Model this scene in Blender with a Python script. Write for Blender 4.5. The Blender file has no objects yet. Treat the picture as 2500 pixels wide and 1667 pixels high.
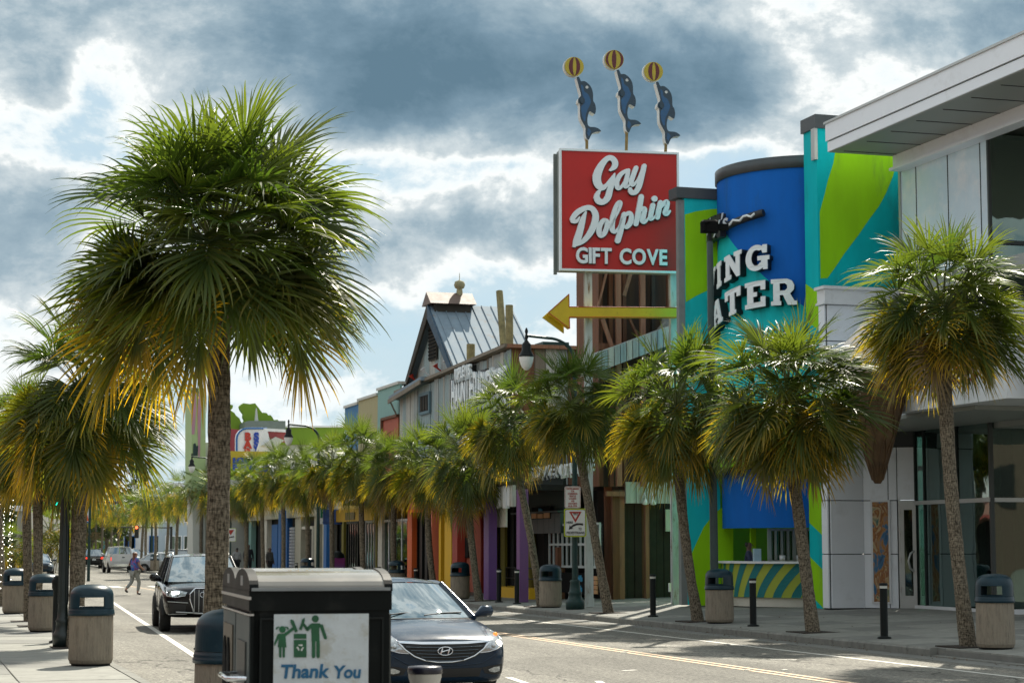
import bpy, bmesh, math, random
from mathutils import Vector, Matrix, noise
from mathutils.bvhtree import BVHTree
random.seed(7)
R = math.radians
PI = math.pi
SC = bpy.context.scene
COL = SC.collection

# ------------------------------------------------------------------ camera
FPX = 4861.0                       # focal length in pixels of a 2500 px wide picture
CAMH = 1.9
PITCH = math.atan((1335 - 833.5) / FPX)
cam_d = bpy.data.cameras.new('camera'); cam = bpy.data.objects.new('camera', cam_d); COL.objects.link(cam)
cam_d.sensor_width = 36; cam_d.lens = 36 * FPX / 2500
cam.location = (0, 0, CAMH); cam.rotation_euler = (PI / 2 + PITCH, 0, 0)
cam_d.clip_start = .5; cam_d.clip_end = 8000
cam_d.dof.use_dof = True; cam_d.dof.focus_distance = 26; cam_d.dof.aperture_fstop = 6.5
SC.camera = cam

# ------------------------------------------------------------------ view
SC.view_settings.view_transform = 'Standard'
SC.view_settings.look = 'None'
SC.view_settings.gamma = 1
SC.view_settings.use_curve_mapping = False
SC.view_settings.exposure = 0.92
SC.render.engine = 'CYCLES'
SC.cycles.max_bounces = 8; SC.cycles.transparent_max_bounces = 12
SC.cycles.caustics_reflective = False; SC.cycles.caustics_refractive = False
SC.cycles.sample_clamp_indirect = 4

# ------------------------------------------------------------------ sun and sky
SUN_AZ, SUN_EL = R(14), R(46)     # azimuth to the right of the viewing direction (+Y)
sd = Vector((math.sin(SUN_AZ) * math.cos(SUN_EL), math.cos(SUN_AZ) * math.cos(SUN_EL), math.sin(SUN_EL)))
sl = bpy.data.lights.new('sun', 'SUN'); sl.energy = 4.5; sl.angle = R(.6); sl.color = (1, .93, .80)
so = bpy.data.objects.new('sun', sl); COL.objects.link(so)
so.rotation_euler = sd.to_track_quat('Z', 'Y').to_euler()
W = bpy.data.worlds.new('World'); SC.world = W; W.use_nodes = True
nt = W.node_tree; N = nt.nodes; L = nt.links
for n in list(N): N.remove(n)
def wn(t, **k):
    n = N.new(t)
    for a, b in k.items(): setattr(n, a, b)
    return n
def wmath(op, a, b=None, c=None, clamp=False):
    n = wn('ShaderNodeMath', operation=op, use_clamp=clamp)
    for i, x in enumerate((a, b, c)):
        if x is None: continue
        if isinstance(x, (int, float)): n.inputs[i].default_value = x
        else: L.new(x, n.inputs[i])
    return n.outputs[0]
wout = wn('ShaderNodeOutputWorld'); wbg = wn('ShaderNodeBackground'); wbg.inputs[1].default_value = .12
L.new(wbg.outputs[0], wout.inputs[0])
sky = wn('ShaderNodeTexSky', sky_type='NISHITA', sun_disc=False)
sky.sun_elevation = SUN_EL; sky.sun_rotation = SUN_AZ; sky.air_density = 1.2; sky.dust_density = 1.0; sky.ozone_density = 2.0
tc = wn('ShaderNodeTexCoord')
DIR = tc.outputs['Generated']
def fbm(scale, detail, rough, sc=(1, 1, 2.2), off=(0, 0, 0), dist=0.0):
    mp = wn('ShaderNodeMapping'); mp.inputs['Scale'].default_value = sc; mp.inputs['Location'].default_value = off
    L.new(DIR, mp.inputs[0])
    nz = wn('ShaderNodeTexNoise'); nz.inputs['Scale'].default_value = scale
    nz.inputs['Detail'].default_value = detail; nz.inputs['Roughness'].default_value = rough
    nz.inputs['Distortion'].default_value = dist
    L.new(mp.outputs[0], nz.inputs['Vector'])
    return nz.outputs['Fac']
n1 = fbm(4.2, 8, .56, (1, 1, 1.9), (3.1, 1.2, .4), .3)
n2 = fbm(13, 10, .66, (1, 1, 1.5), (1.7, 4.4, 2.6), .2)
f = wmath('ADD', wmath('MULTIPLY', wmath('SUBTRACT', n1, .5), 1.15), wmath('MULTIPLY', wmath('SUBTRACT', n2, .5), 1.0))
f = wmath('ADD', f, .458)
def sky_dir(px, py):
    dx, dy = px - 1250, 833.5 - py
    c, s = math.cos(PITCH), math.sin(PITCH)
    return Vector((dx, FPX * c - dy * s, FPX * s + dy * c)).normalized()
# cloud banks of this afternoon: (px, py, half width px, half height px, amplitude); + is thick cloud, - is thin
BANKS = [(1150, -20, 900, 200, .22), (1250, 200, 600, 130, .22), (1660, 230, 240, 120, .18), (860, 120, 300, 160, .12),
         (30, 120, 260, 190, .24), (30, 570, 230, 110, .22), (1180, 590, 300, 75, .24), (860, 700, 170, 70, .12), (200, 480, 200, 60, .06),
         (240, 190, 100, 120, -.24), (1050, 420, 420, 45, -.13), (300, 370, 330, 60, -.12), (2150, 190, 480, 240, -.10),
         (1700, 430, 150, 80, -.30), (1060, 850, 240, 80, -.22), (700, 1000, 500, 60, -.10), (2400, 40, 190, 110, .16),
         (500, 1180, 700, 70, -.14), (2000, 330, 160, 50, .10), (1250, 760, 200, 50, -.12)]
wz = wn('ShaderNodeTexNoise'); wz.inputs['Scale'].default_value = 11; wz.inputs['Detail'].default_value = 5; wz.inputs['Roughness'].default_value = .6
L.new(DIR, wz.inputs['Vector'])
w1 = wn('ShaderNodeVectorMath', operation='SUBTRACT'); L.new(wz.outputs['Color'], w1.inputs[0]); w1.inputs[1].default_value = (.5, .5, .5)
w2 = wn('ShaderNodeVectorMath', operation='MULTIPLY_ADD'); L.new(w1.outputs[0], w2.inputs[0]); w2.inputs[1].default_value = (.10, .10, .08); L.new(DIR, w2.inputs[2])
WDIR = w2.outputs[0]
for px, py, w, h, amp in BANKS:
    c = sky_dir(px, py)
    s1 = wn('ShaderNodeVectorMath', operation='SUBTRACT'); L.new(WDIR, s1.inputs[0]); s1.inputs[1].default_value = c
    s2 = wn('ShaderNodeVectorMath', operation='MULTIPLY'); L.new(s1.outputs[0], s2.inputs[0])
    s2.inputs[1].default_value = (FPX / w, FPX / w, FPX / h)
    ln = wn('ShaderNodeVectorMath', operation='LENGTH'); L.new(s2.outputs[0], ln.inputs[0])
    mr = wn('ShaderNodeMapRange', interpolation_type='SMOOTHERSTEP')
    L.new(ln.outputs['Value'], mr.inputs['Value'])
    mr.inputs['From Min'].default_value = 1.7; mr.inputs['From Max'].default_value = .1
    mr.inputs['To Min'].default_value = 0; mr.inputs['To Max'].default_value = amp
    f = wmath('ADD', f, mr.outputs[0])
ramp = wn('ShaderNodeValToRGB'); f = wmath('ADD', wmath('MULTIPLY', wmath('SUBTRACT', f, .5), .86), .5); L.new(f, ramp.inputs[0])
cr = ramp.color_ramp; cr.interpolation = 'LINEAR'
CLOUD = [(0.08, (1.3, 2.0, 2.6)), (.33, (2.5, 3.1, 3.45)), (.41, (4.2, 4.35, 4.35)), (.47, (4.5, 4.5, 4.4)),
         (.53, (3.0, 3.25, 3.35)), (.66, (1.65, 2.1, 2.4)), (.82, (.92, 1.38, 1.75)), (1.0, (.58, .98, 1.3))]
while len(cr.elements) < len(CLOUD): cr.elements.new(.5)
for e, (p, c) in zip(cr.elements, CLOUD): e.position = p; e.color = (*c, 1)
mask = wn('ShaderNodeMapRange'); L.new(f, mask.inputs['Value'])
mask.inputs['From Min'].default_value = .16; mask.inputs['From Max'].default_value = .42
mx = wn('ShaderNodeMix', data_type='RGBA'); L.new(mask.outputs[0], mx.inputs[0])
L.new(sky.outputs[0], mx.inputs[6]); L.new(ramp.outputs[0], mx.inputs[7])
mx2 = wn('ShaderNodeMix', data_type='RGBA'); mx2.inputs[0].default_value = .85
L.new(mx.outputs[2], mx2.inputs[6]); L.new(ramp.outputs[0], mx2.inputs[7])
# clouds are brighter towards the sun (forward scattering)
dt = wn('ShaderNodeVectorMath', operation='DOT_PRODUCT'); L.new(DIR, dt.inputs[0]); dt.inputs[1].default_value = sd
fs_ = wn('ShaderNodeMapRange', interpolation_type='SMOOTHSTEP'); L.new(dt.outputs['Value'], fs_.inputs['Value'])
fs_.inputs['From Min'].default_value = -.6; fs_.inputs['From Max'].default_value = .65; fs_.inputs['To Min'].default_value = 1.0; fs_.inputs['To Max'].default_value = 1
tnt = wn('ShaderNodeVectorMath', operation='MULTIPLY'); L.new(mx2.outputs[2], tnt.inputs[0]); tnt.inputs[1].default_value = (.97, 1.0, 1.01)
scl = wn('ShaderNodeVectorMath', operation='SCALE'); L.new(tnt.outputs[0], scl.inputs[0]); L.new(fs_.outputs[0], scl.inputs['Scale'])
L.new(scl.outputs[0], wbg.inputs[0])

# ------------------------------------------------------------------ street frame
TH = math.atan(.305)               # the street runs 17 degrees to the left of the viewing direction
CT, ST = math.cos(TH), math.sin(TH)
def S(v, u, z=0):                  # v across the street, u along it
    return Vector((CT * v - ST * u, ST * v + CT * u, z))
def ray(px, py):
    dx, dy = px - 1250, 833.5 - py
    c, s = math.cos(PITCH), math.sin(PITCH)
    return Vector((dx, FPX * c - dy * s, FPX * s + dy * c))
def ground(px, py, z=0):
    r = ray(px, py); t = (z - CAMH) / r.z
    return Vector((r.x * t, r.y * t, z))
def at_depth(px, py, D):
    r = ray(px, py); t = D / r.y
    return Vector((r.x * t, D, CAMH + r.z * t))
def vu(p): return (CT * p.x + ST * p.y, -ST * p.x + CT * p.y)
def on_v(px, py, v):               # point on the vertical plane v = const, as (u, z)
    r = ray(px, py); t = v / (CT * r.x + ST * r.y)
    return (-ST * r.x + CT * r.y) * t, CAMH + r.z * t
def on_u(px, py, u):               # point on the vertical plane u = const, as (v, z)
    r = ray(px, py); t = u / (-ST * r.x + CT * r.y)
    return (CT * r.x + ST * r.y) * t, CAMH + r.z * t
def zs(v):                         # height of the right pavement
    return .15 + max(0, min(v, 26) - 17.35) * .026
def spot_r(px, v):                 # point on the right pavement under picture column px
    u, _ = on_v(px, 1450, v)
    return S(v, u, zs(v))

# ------------------------------------------------------------------ objects
def tag(o, label=None, cat=None, group=None, kind=None):
    if label: o['label'] = label
    if cat: o['category'] = cat
    if group: o['group'] = group
    if kind: o['kind'] = kind
    return o
def empty(name, loc, rz=0, label=None, cat=None, group=None):
    o = bpy.data.objects.new(name, None); COL.objects.link(o)
    o.location = loc; o.rotation_euler = (0, 0, rz); o.empty_display_size = .2
    return tag(o, label, cat, group)
def link(name, me, parent=None, loc=(0, 0, 0), rz=0, sc=None):
    o = bpy.data.objects.new(name, me); COL.objects.link(o)
    o.location = loc
    o.rotation_euler = rz if isinstance(rz, tuple) else (0, 0, rz)
    if sc: o.scale = sc
    if parent: o.parent = parent
    return o
def kids(o): return [c for c in o.children]
def dup(root, loc, rz=None, label=None, group=None, sc=None):
    r = root.copy(); COL.objects.link(r); r.location = loc
    if rz is not None: r.rotation_euler = (0, 0, rz)
    if sc: r.scale = (sc, sc, sc)
    if label: r['label'] = label
    if group: r['group'] = group
    for ch in list(root.children):
        c = ch.copy(); COL.objects.link(c); c.parent = r
        for g in list(ch.children):
            d = g.copy(); COL.objects.link(d); d.parent = c
    return r

class MB:
    def __init__(s, o=(0, 0, 0)): s.v = []; s.f = []; s.m = []; s.o = Vector(o); s.mi = 0; s.sm = []; s.smooth = False
    def add(s, vs, fs):
        b = len(s.v); s.v += [Vector(p) - s.o for p in vs]
        for q in fs: s.f.append([b + i for i in q]); s.m.append(s.mi); s.sm.append(s.smooth)
    def box(s, x0, x1, y0, y1, z0, z1):
        s.add([(x0, y0, z0), (x1, y0, z0), (x1, y1, z0), (x0, y1, z0), (x0, y0, z1), (x1, y0, z1), (x1, y1, z1), (x0, y1, z1)],
              [(3, 2, 1, 0), (4, 5, 6, 7), (0, 1, 5, 4), (1, 2, 6, 5), (2, 3, 7, 6), (3, 0, 4, 7)]); return s
    def bbox(s, x0, x1, y0, y1, z0, z1, b=.02):      # box with chamfered vertical and top edges
        pts = [(x0 + b, y0), (x1 - b, y0), (x1, y0 + b), (x1, y1 - b), (x1 - b, y1), (x0 + b, y1), (x0, y1 - b), (x0, y0 + b)]
        cx, cy = (x0 + x1) / 2, (y0 + y1) / 2
        def ins(p): return (cx + (p[0] - cx) * (1 - 2 * b / max(x1 - x0, .001)), cy + (p[1] - cy) * (1 - 2 * b / max(y1 - y0, .001)))
        vs = [(p[0], p[1], z0) for p in pts] + [(p[0], p[1], z1 - b) for p in pts] + [(*ins(p), z1) for p in pts]
        fs = [tuple(range(7, -1, -1)), tuple(range(16, 24))]
        for i in range(8):
            j = (i + 1) % 8; fs += [(i, j, j + 8, i + 8), (i + 8, j + 8, j + 16, i + 16)]
        s.add(vs, fs); return s
    def prism(s, pts, d):                             # planar polygon pts (3-D) pushed by vector d
        n = len(pts); d = Vector(d); vs = [Vector(p) for p in pts] + [Vector(p) + d for p in pts]
        s.add(vs, [tuple(range(n)), tuple(range(2 * n - 1, n - 1, -1))] + [(i + n, (i + 1) % n + n, (i + 1) % n, i) for i in range(n)]); return s
    def tube(s, path, rad, n=10, caps=True):
        path = [Vector(p) for p in path]; k = len(path)
        rad = rad if isinstance(rad, (list, tuple)) else [rad] * k
        vs = []; a = None
        for i, p in enumerate(path):
            t = (path[min(i + 1, k - 1)] - path[max(i - 1, 0)]).normalized()
            if a is None: a = t.cross(Vector((0, 0, 1)) if abs(t.z) < .8 else Vector((1, 0, 0)))
            a = (a - t * a.dot(t)).normalized(); b = a.cross(t).normalized()
            for j in range(n):
                w = 2 * PI * j / n; vs.append(p + (a * math.cos(w) + b * math.sin(w)) * rad[i])
        fs = [(i * n + j, i * n + (j + 1) % n, (i + 1) * n + (j + 1) % n, (i + 1) * n + j) for i in range(k - 1) for j in range(n)]
        sv = s.smooth; s.smooth = True; s.add(vs, fs); s.smooth = sv
        if caps:
            b = len(s.v); s.add(vs[:n], [tuple(range(n - 1, -1, -1))]); s.add(vs[-n:], [tuple(range(n))])
        return s
    def lathe(s, prof, c=(0, 0), n=24, sx=1, sy=1, a0=0, a1=2 * PI):   # prof: [(r, z)]
        full = abs(a1 - a0 - 2 * PI) < 1e-6; m = n if full else n + 1; vs = []
        for r, z in prof:
            for j in range(m):
                w = a0 + (a1 - a0) * j / n; vs.append((c[0] + r * math.cos(w) * sx, c[1] + r * math.sin(w) * sy, z))
        fs = []
        for i in range(len(prof) - 1):
            for j in range(n if full else n):
                j2 = (j + 1) % m if full else j + 1
                fs.append((i * m + j, i * m + j2, (i + 1) * m + j2, (i + 1) * m + j))
        sv = s.smooth; s.smooth = True; s.add(vs, fs); s.smooth = sv; return s
    def quad(s, a, b, c, d): s.add([a, b, c, d], [(0, 1, 2, 3)]); return s
    def mesh(s, name, mats):
        me = bpy.data.meshes.new(name); me.from_pydata([tuple(p) for p in s.v], [], s.f)
        mats = mats if isinstance(mats, (list, tuple)) else [mats]
        for m in mats: me.materials.append(m)
        me.polygons.foreach_set('material_index', s.m); me.polygons.foreach_set('use_smooth', s.sm)
        me.update(); return me
    def build(s, name, mats, parent=None, loc=(0, 0, 0), rz=0):
        return link(name, s.mesh(name, mats), parent, loc, rz)

TMP = bpy.data.scenes.new('tmp')
def text_mesh(name, txt, size, m, ext=.01, off=0.0, shear=0.0, sx=1.0, space=1.0, align='CENTER', ls=1.0, res=4):
    cu = bpy.data.curves.new(name, 'FONT'); cu.body = txt; cu.size = size; cu.extrude = ext; cu.offset = off
    cu.shear = shear; cu.align_x = align; cu.space_character = space; cu.space_line = ls; cu.resolution_u = res
    o = bpy.data.objects.new(name, cu); TMP.collection.objects.link(o)
    TMP.view_layers[0].update(); dg = TMP.view_layers[0].depsgraph
    me = bpy.data.meshes.new_from_object(o.evaluated_get(dg)); me.name = name
    bpy.data.objects.remove(o); bpy.data.curves.remove(cu)
    for v in me.vertices: v.co = Vector((v.co.x * sx, -v.co.z, v.co.y))
    me.materials.clear(); me.materials.append(m)
    return me
def fill_mesh(name, polys, m, ext=.02, tf=None):      # filled outline(s) in x,z facing -y, holes by even-odd
    cu = bpy.data.curves.new(name, 'CURVE'); cu.dimensions = '2D'; cu.fill_mode = 'BOTH'; cu.extrude = ext
    for p in polys:
        sp = cu.splines.new('POLY'); sp.points.add(len(p) - 1); sp.use_cyclic_u = True
        for q, (x, y) in zip(sp.points, p): q.co = (x, y, 0, 1)
    o = bpy.data.objects.new(name, cu); TMP.collection.objects.link(o)
    TMP.view_layers[0].update(); dg = TMP.view_layers[0].depsgraph
    me = bpy.data.meshes.new_from_object(o.evaluated_get(dg)); me.name = name
    bpy.data.objects.remove(o); bpy.data.curves.remove(cu)
    for v in me.vertices:
        v.co = Vector((v.co.x, -v.co.z, v.co.y))
        if tf: v.co = tf(v.co)
    me.materials.clear(); me.materials.append(m)
    return me

# ------------------------------------------------------------------ materials
MATS = {}
def mat(name, col, rough=.6, metal=0.0, var=.12, vs=3.0, bump=.0, bs=60.0, stretch=(1, 1, 1), spec=.5, coat=0.0,
        dirt=None, dirt_amt=.0, ds=2.0, emit=None, es=1.0, trans=0.0, alpha=1.0, coord='Object', dth=.55):
    if name in MATS: return MATS[name]
    m = bpy.data.materials.new(name); m.use_nodes = True; MATS[name] = m
    nt = m.node_tree; nd = nt.nodes; lk = nt.links; b = nd['Principled BSDF']
    b.inputs['Roughness'].default_value = rough; b.inputs['Metallic'].default_value = metal
    b.inputs['Specular IOR Level'].default_value = spec; b.inputs['Coat Weight'].default_value = coat
    b.inputs['Transmission Weight'].default_value = trans; b.inputs['Alpha'].default_value = alpha
    b.inputs['Base Color'].default_value = (*col, 1)
    if emit: b.inputs['Emission Color'].default_value = (*emit, 1); b.inputs['Emission Strength'].default_value = es
    if var or dirt or bump:
        t = nd.new('ShaderNodeTexCoord'); mp = nd.new('ShaderNodeMapping'); mp.inputs['Scale'].default_value = stretch
        lk.new(t.outputs[coord], mp.inputs[0])
        nz = nd.new('ShaderNodeTexNoise'); nz.inputs['Scale'].default_value = vs; nz.inputs['Detail'].default_value = 6
        nz.inputs['Roughness'].default_value = .62; lk.new(mp.outputs[0], nz.inputs['Vector'])
        mr = nd.new('ShaderNodeMapRange'); lk.new(nz.outputs['Fac'], mr.inputs[0])
        mr.inputs['From Min'].default_value = .25; mr.inputs['From Max'].default_value = .75
        mr.inputs['To Min'].default_value = 1 - var; mr.inputs['To Max'].default_value = 1 + var
        sc = nd.new('ShaderNodeVectorMath'); sc.operation = 'SCALE'; sc.inputs[0].default_value = col; lk.new(mr.outputs[0], sc.inputs['Scale'])
        out = sc.outputs[0]
        if dirt:
            n2 = nd.new('ShaderNodeTexNoise'); n2.inputs['Scale'].default_value = ds; n2.inputs['Detail'].default_value = 9
            n2.inputs['Roughness'].default_value = .7; lk.new(mp.outputs[0], n2.inputs['Vector'])
            r2 = nd.new('ShaderNodeMapRange'); lk.new(n2.outputs['Fac'], r2.inputs[0])
            r2.inputs['From Min'].default_value = dth; r2.inputs['From Max'].default_value = dth + .12
            r2.inputs['To Max'].default_value = dirt_amt
            mx = nd.new('ShaderNodeMix'); mx.data_type = 'RGBA'; lk.new(r2.outputs[0], mx.inputs[0])
            lk.new(out, mx.inputs[6]); mx.inputs[7].default_value = (*dirt, 1); out = mx.outputs[2]
        lk.new(out, b.inputs['Base Color'])
        if rough > .15:
            rr = nd.new('ShaderNodeMapRange'); lk.new(nz.outputs['Fac'], rr.inputs[0])
            rr.inputs['To Min'].default_value = max(rough - .12, .02); rr.inputs['To Max'].default_value = min(rough + .12, 1)
            lk.new(rr.outputs[0], b.inputs['Roughness'])
        if bump:
            n3 = nd.new('ShaderNodeTexNoise'); n3.inputs['Scale'].default_value = bs; n3.inputs['Detail'].default_value = 4
            lk.new(mp.outputs[0], n3.inputs['Vector'])
            bp = nd.new('ShaderNodeBump'); bp.inputs['Strength'].default_value = min(bump, 1); bp.inputs['Distance'].default_value = .02
            lk.new(n3.outputs['Fac'], bp.inputs['Height']); lk.new(bp.outputs[0], b.inputs['Normal'])
    return m

def leaf_mat(name, c0, c1, c2, trans=.45, rough=.33):
    # c0 base colour, c1 tip colour, c2 second tone by object; 'tip' is the position along the leaflet
    m = bpy.data.materials.new(name); m.use_nodes = True; nt = m.node_tree; nd = nt.nodes; lk = nt.links
    b = nd['Principled BSDF']; o = nd['Material Output']
    at = nd.new('ShaderNodeAttribute'); at.attribute_name = 'tip'
    oi = nd.new('ShaderNodeObjectInfo')
    a = nd.new('ShaderNodeMix'); a.data_type = 'RGBA'; lk.new(oi.outputs['Random'], a.inputs[0])
    a.inputs[6].default_value = (*c0, 1); a.inputs[7].default_value = (*c2, 1)
    sep = nd.new('ShaderNodeSeparateColor'); lk.new(at.outputs['Color'], sep.inputs[0])
    mr = nd.new('ShaderNodeMapRange'); lk.new(sep.outputs[0], mr.inputs[0]); mr.inputs['From Min'].default_value = .25; mr.inputs['From Max'].default_value = .85
    mg = nd.new('ShaderNodeMath'); mg.operation = 'MULTIPLY'; lk.new(mr.outputs[0], mg.inputs[0]); lk.new(sep.outputs[1], mg.inputs[1])
    q = nd.new('ShaderNodeMix'); q.data_type = 'RGBA'; lk.new(mg.outputs[0], q.inputs[0]); lk.new(a.outputs[2], q.inputs[6]); q.inputs[7].default_value = (*c1, 1)
    lk.new(q.outputs[2], b.inputs['Base Color']); b.inputs['Roughness'].default_value = rough; b.inputs['Specular IOR Level'].default_value = .45
    tr = nd.new('ShaderNodeBsdfTranslucent')
    g = nd.new('ShaderNodeMix'); g.data_type = 'RGBA'; g.blend_type = 'MULTIPLY'; g.inputs[0].default_value = 1
    lk.new(q.outputs[2], g.inputs[6]); g.inputs[7].default_value = (2.5, 2.45, .8, 1); lk.new(g.outputs[2], tr.inputs[0])
    ms = nd.new('ShaderNodeMixShader'); ms.inputs[0].default_value = trans
    lk.new(b.outputs[0], ms.inputs[1]); lk.new(tr.outputs[0], ms.inputs[2]); lk.new(ms.outputs[0], o.inputs[0])
    MATS[name] = m; return m

def glass_mat(name, col=(.6, .75, .72), rough=.02, mix=.5, tint=(.3, .45, .42), hi=1.0):
    # thin pane: part mirror, part see-through tint (no refraction)
    m = bpy.data.materials.new(name); m.use_nodes = True; nt = m.node_tree; nd = nt.nodes; lk = nt.links
    o = nd['Material Output']; nd.remove(nd['Principled BSDF'])
    gl = nd.new('ShaderNodeBsdfGlossy'); gl.inputs['Roughness'].default_value = rough; gl.inputs[0].default_value = (*col, 1)
    tr = nd.new('ShaderNodeBsdfTransparent'); tr.inputs[0].default_value = (*tint, 1)
    fr = nd.new('ShaderNodeLayerWeight'); fr.inputs['Blend'].default_value = .35
    mr = nd.new('ShaderNodeMapRange'); lk.new(fr.outputs['Facing'], mr.inputs[0]); mr.inputs['To Min'].default_value = mix; mr.inputs['To Max'].default_value = hi
    t = nd.new('ShaderNodeTexCoord'); nz = nd.new('ShaderNodeTexNoise'); nz.inputs['Scale'].default_value = .8; lk.new(t.outputs['Object'], nz.inputs['Vector'])
    bp = nd.new('ShaderNodeBump'); bp.inputs['Strength'].default_value = .12; bp.inputs['Distance'].default_value = .05; lk.new(nz.outputs['Fac'], bp.inputs['Height'])
    lk.new(bp.outputs[0], gl.inputs['Normal'])
    ms = nd.new('ShaderNodeMixShader'); lk.new(mr.outputs[0], ms.inputs[0]); lk.new(tr.outputs[0], ms.inputs[1]); lk.new(gl.outputs[0], ms.inputs[2])
    lk.new(ms.outputs[0], o.inputs[0]); MATS[name] = m; return m

M_blk = mat('black_paint', (.007, .010, .010), .45, var=.2, vs=8, spec=.18)
M_blkm = mat('black_matte', (.006, .007, .007), .85, var=.2, spec=.1)
M_dkgreen = mat('dark_green_paint', (.018, .045, .042), .45, var=.25, vs=5, dirt=(.10, .11, .09), dirt_amt=.3, ds=6, spec=.25)
M_teal_lid = mat('teal_plastic_lid', (.005, .026, .040), .36, var=.15, vs=6, dirt=(.05, .07, .07), dirt_amt=.2, ds=9, spec=.3)
M_white = mat('white_paint', (.72, .74, .76), .5, var=.05, dirt=(.45, .46, .44), dirt_amt=.3, ds=2.5)
M_offwhite = mat('off_white_paint', (.62, .60, .52), .65, var=.08, dirt=(.35, .33, .27), dirt_amt=.4, ds=2)
M_chrome = mat('chrome', (.75, .78, .82), .12, metal=1, var=0)
M_steel = mat('brushed_steel', (.5, .5, .5), .35, metal=1, var=.1)
M_rust = mat('rusty_steel', (.20, .11, .06), .8, var=.4, vs=9, bump=.3)
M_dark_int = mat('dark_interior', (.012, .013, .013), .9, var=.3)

# ================================================================== ground, road, pavements
def asphalt():
    m = bpy.data.materials.new('asphalt'); m.use_nodes = True; nt = m.node_tree; nd = nt.nodes; lk = nt.links; b = nd['Principled BSDF']
    t = nd.new('ShaderNodeTexCoord')
    def nz(s, d=4, r=.6, st=None):
        n = nd.new('ShaderNodeTexNoise'); n.inputs['Scale'].default_value = s; n.inputs['Detail'].default_value = d; n.inputs['Roughness'].default_value = r
        if st:
            mp = nd.new('ShaderNodeMapping'); mp.inputs['Scale'].default_value = st; lk.new(t.outputs['Object'], mp.inputs[0]); lk.new(mp.outputs[0], n.inputs['Vector'])
        else: lk.new(t.outputs['Object'], n.inputs['Vector'])
        return n.outputs['Fac']
    big = nz(.35, 6, .65, (1, .22, 1)); mid = nz(2.2, 7, .7); grain = nz(15, 6, .92)
    r1 = nd.new('ShaderNodeValToRGB'); lk.new(grain, r1.inputs[0])
    r1.color_ramp.elements[0].position = .40; r1.color_ramp.elements[0].color = (.055, .053, .048, 1)
    r1.color_ramp.elements[1].position = .60; r1.color_ramp.elements[1].color = (.32, .305, .26, 1)
    def mul(a, fac, lo, hi):
        mr = nd.new('ShaderNodeMapRange'); lk.new(fac, mr.inputs[0]); mr.inputs['From Min'].default_value = .3; mr.inputs['From Max'].default_value = .7
        mr.inputs['To Min'].default_value = lo; mr.inputs['To Max'].default_value = hi
        s = nd.new('ShaderNodeVectorMath'); s.operation = 'SCALE'; lk.new(a, s.inputs[0]); lk.new(mr.outputs[0], s.inputs['Scale']); return s.outputs[0]
    g2 = nz(7, 5, .95, (2.6, .7, 1)); g3 = nz(2.6, 4, .9, (1.6, .35, 1))
    c = mul(mul(mul(mul(r1.outputs[0], big, .72, 1.15), mid, .86, 1.1), g2, .55, 1.45), g3, .78, 1.2)
    mpv = nd.new('ShaderNodeMapping'); mpv.inputs['Scale'].default_value = (1, .45, 1); lk.new(t.outputs['Object'], mpv.inputs[0])
    wv = nd.new('ShaderNodeTexNoise'); wv.inputs['Scale'].default_value = .9; wv.inputs['Detail'].default_value = 5; lk.new(t.outputs['Object'], wv.inputs['Vector'])
    ad = nd.new('ShaderNodeVectorMath'); ad.operation = 'MULTIPLY_ADD'; lk.new(wv.outputs['Color'], ad.inputs[0]); ad.inputs[1].default_value = (2.2, 2.2, 0); lk.new(mpv.outputs[0], ad.inputs[2])
    vo = nd.new('ShaderNodeTexVoronoi'); vo.feature = 'DISTANCE_TO_EDGE'; vo.inputs['Scale'].default_value = .16; lk.new(ad.outputs[0], vo.inputs['Vector'])
    cm = nd.new('ShaderNodeMapRange'); lk.new(vo.outputs['Distance'], cm.inputs[0]); cm.inputs['From Min'].default_value = .002; cm.inputs['From Max'].default_value = .006; cm.inputs['To Min'].default_value = .35; cm.inputs['To Max'].default_value = 1
    pt = nz(.18, 2, .4, (1, .3, 1)); pr = nd.new('ShaderNodeMapRange'); lk.new(pt, pr.inputs[0]); pr.inputs['From Min'].default_value = .56; pr.inputs['From Max'].default_value = .57; pr.inputs['To Min'].default_value = 1; pr.inputs['To Max'].default_value = .80
    sp = nd.new('ShaderNodeSeparateXYZ'); lk.new(t.outputs['Object'], sp.inputs[0])
    tw = nd.new('ShaderNodeMath'); tw.operation = 'MULTIPLY'; lk.new(sp.outputs['X'], tw.inputs[0]); tw.inputs[1].default_value = 3.7
    tws = nd.new('ShaderNodeMath'); tws.operation = 'SINE'; lk.new(tw.outputs[0], tws.inputs[0])
    twr = nd.new('ShaderNodeMapRange'); lk.new(tws.outputs[0], twr.inputs[0]); twr.inputs['From Min'].default_value = -1; twr.inputs['To Min'].default_value = .90; twr.inputs['To Max'].default_value = 1.05
    for q in (cm, pr, twr):
        s_ = nd.new('ShaderNodeVectorMath'); s_.operation = 'SCALE'; lk.new(c, s_.inputs[0]); lk.new(q.outputs[0], s_.inputs['Scale']); c = s_.outputs[0]
    lk.new(c, b.inputs['Base Color']); b.inputs['Roughness'].default_value = .85; b.inputs['Specular IOR Level'].default_value = .25
    bp = nd.new('ShaderNodeBump'); bp.inputs['Strength'].default_value = .7; bp.inputs['Distance'].default_value = .012; lk.new(grain, bp.inputs['Height']); lk.new(bp.outputs[0], b.inputs['Normal'])
    return m
M_asph = asphalt()
M_conc = mat('pavement_concrete', (.25, .25, .225), .85, var=.22, vs=2.5, bump=.25, bs=90, dirt=(.11, .11, .10), dirt_amt=.5, ds=3.5, spec=.3)
M_conc2 = mat('pavement_concrete_dark', (.19, .19, .175), .85, var=.25, vs=2.0, bump=.25, bs=90, dirt=(.09, .09, .08), dirt_amt=.5, ds=4, spec=.3)
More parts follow.
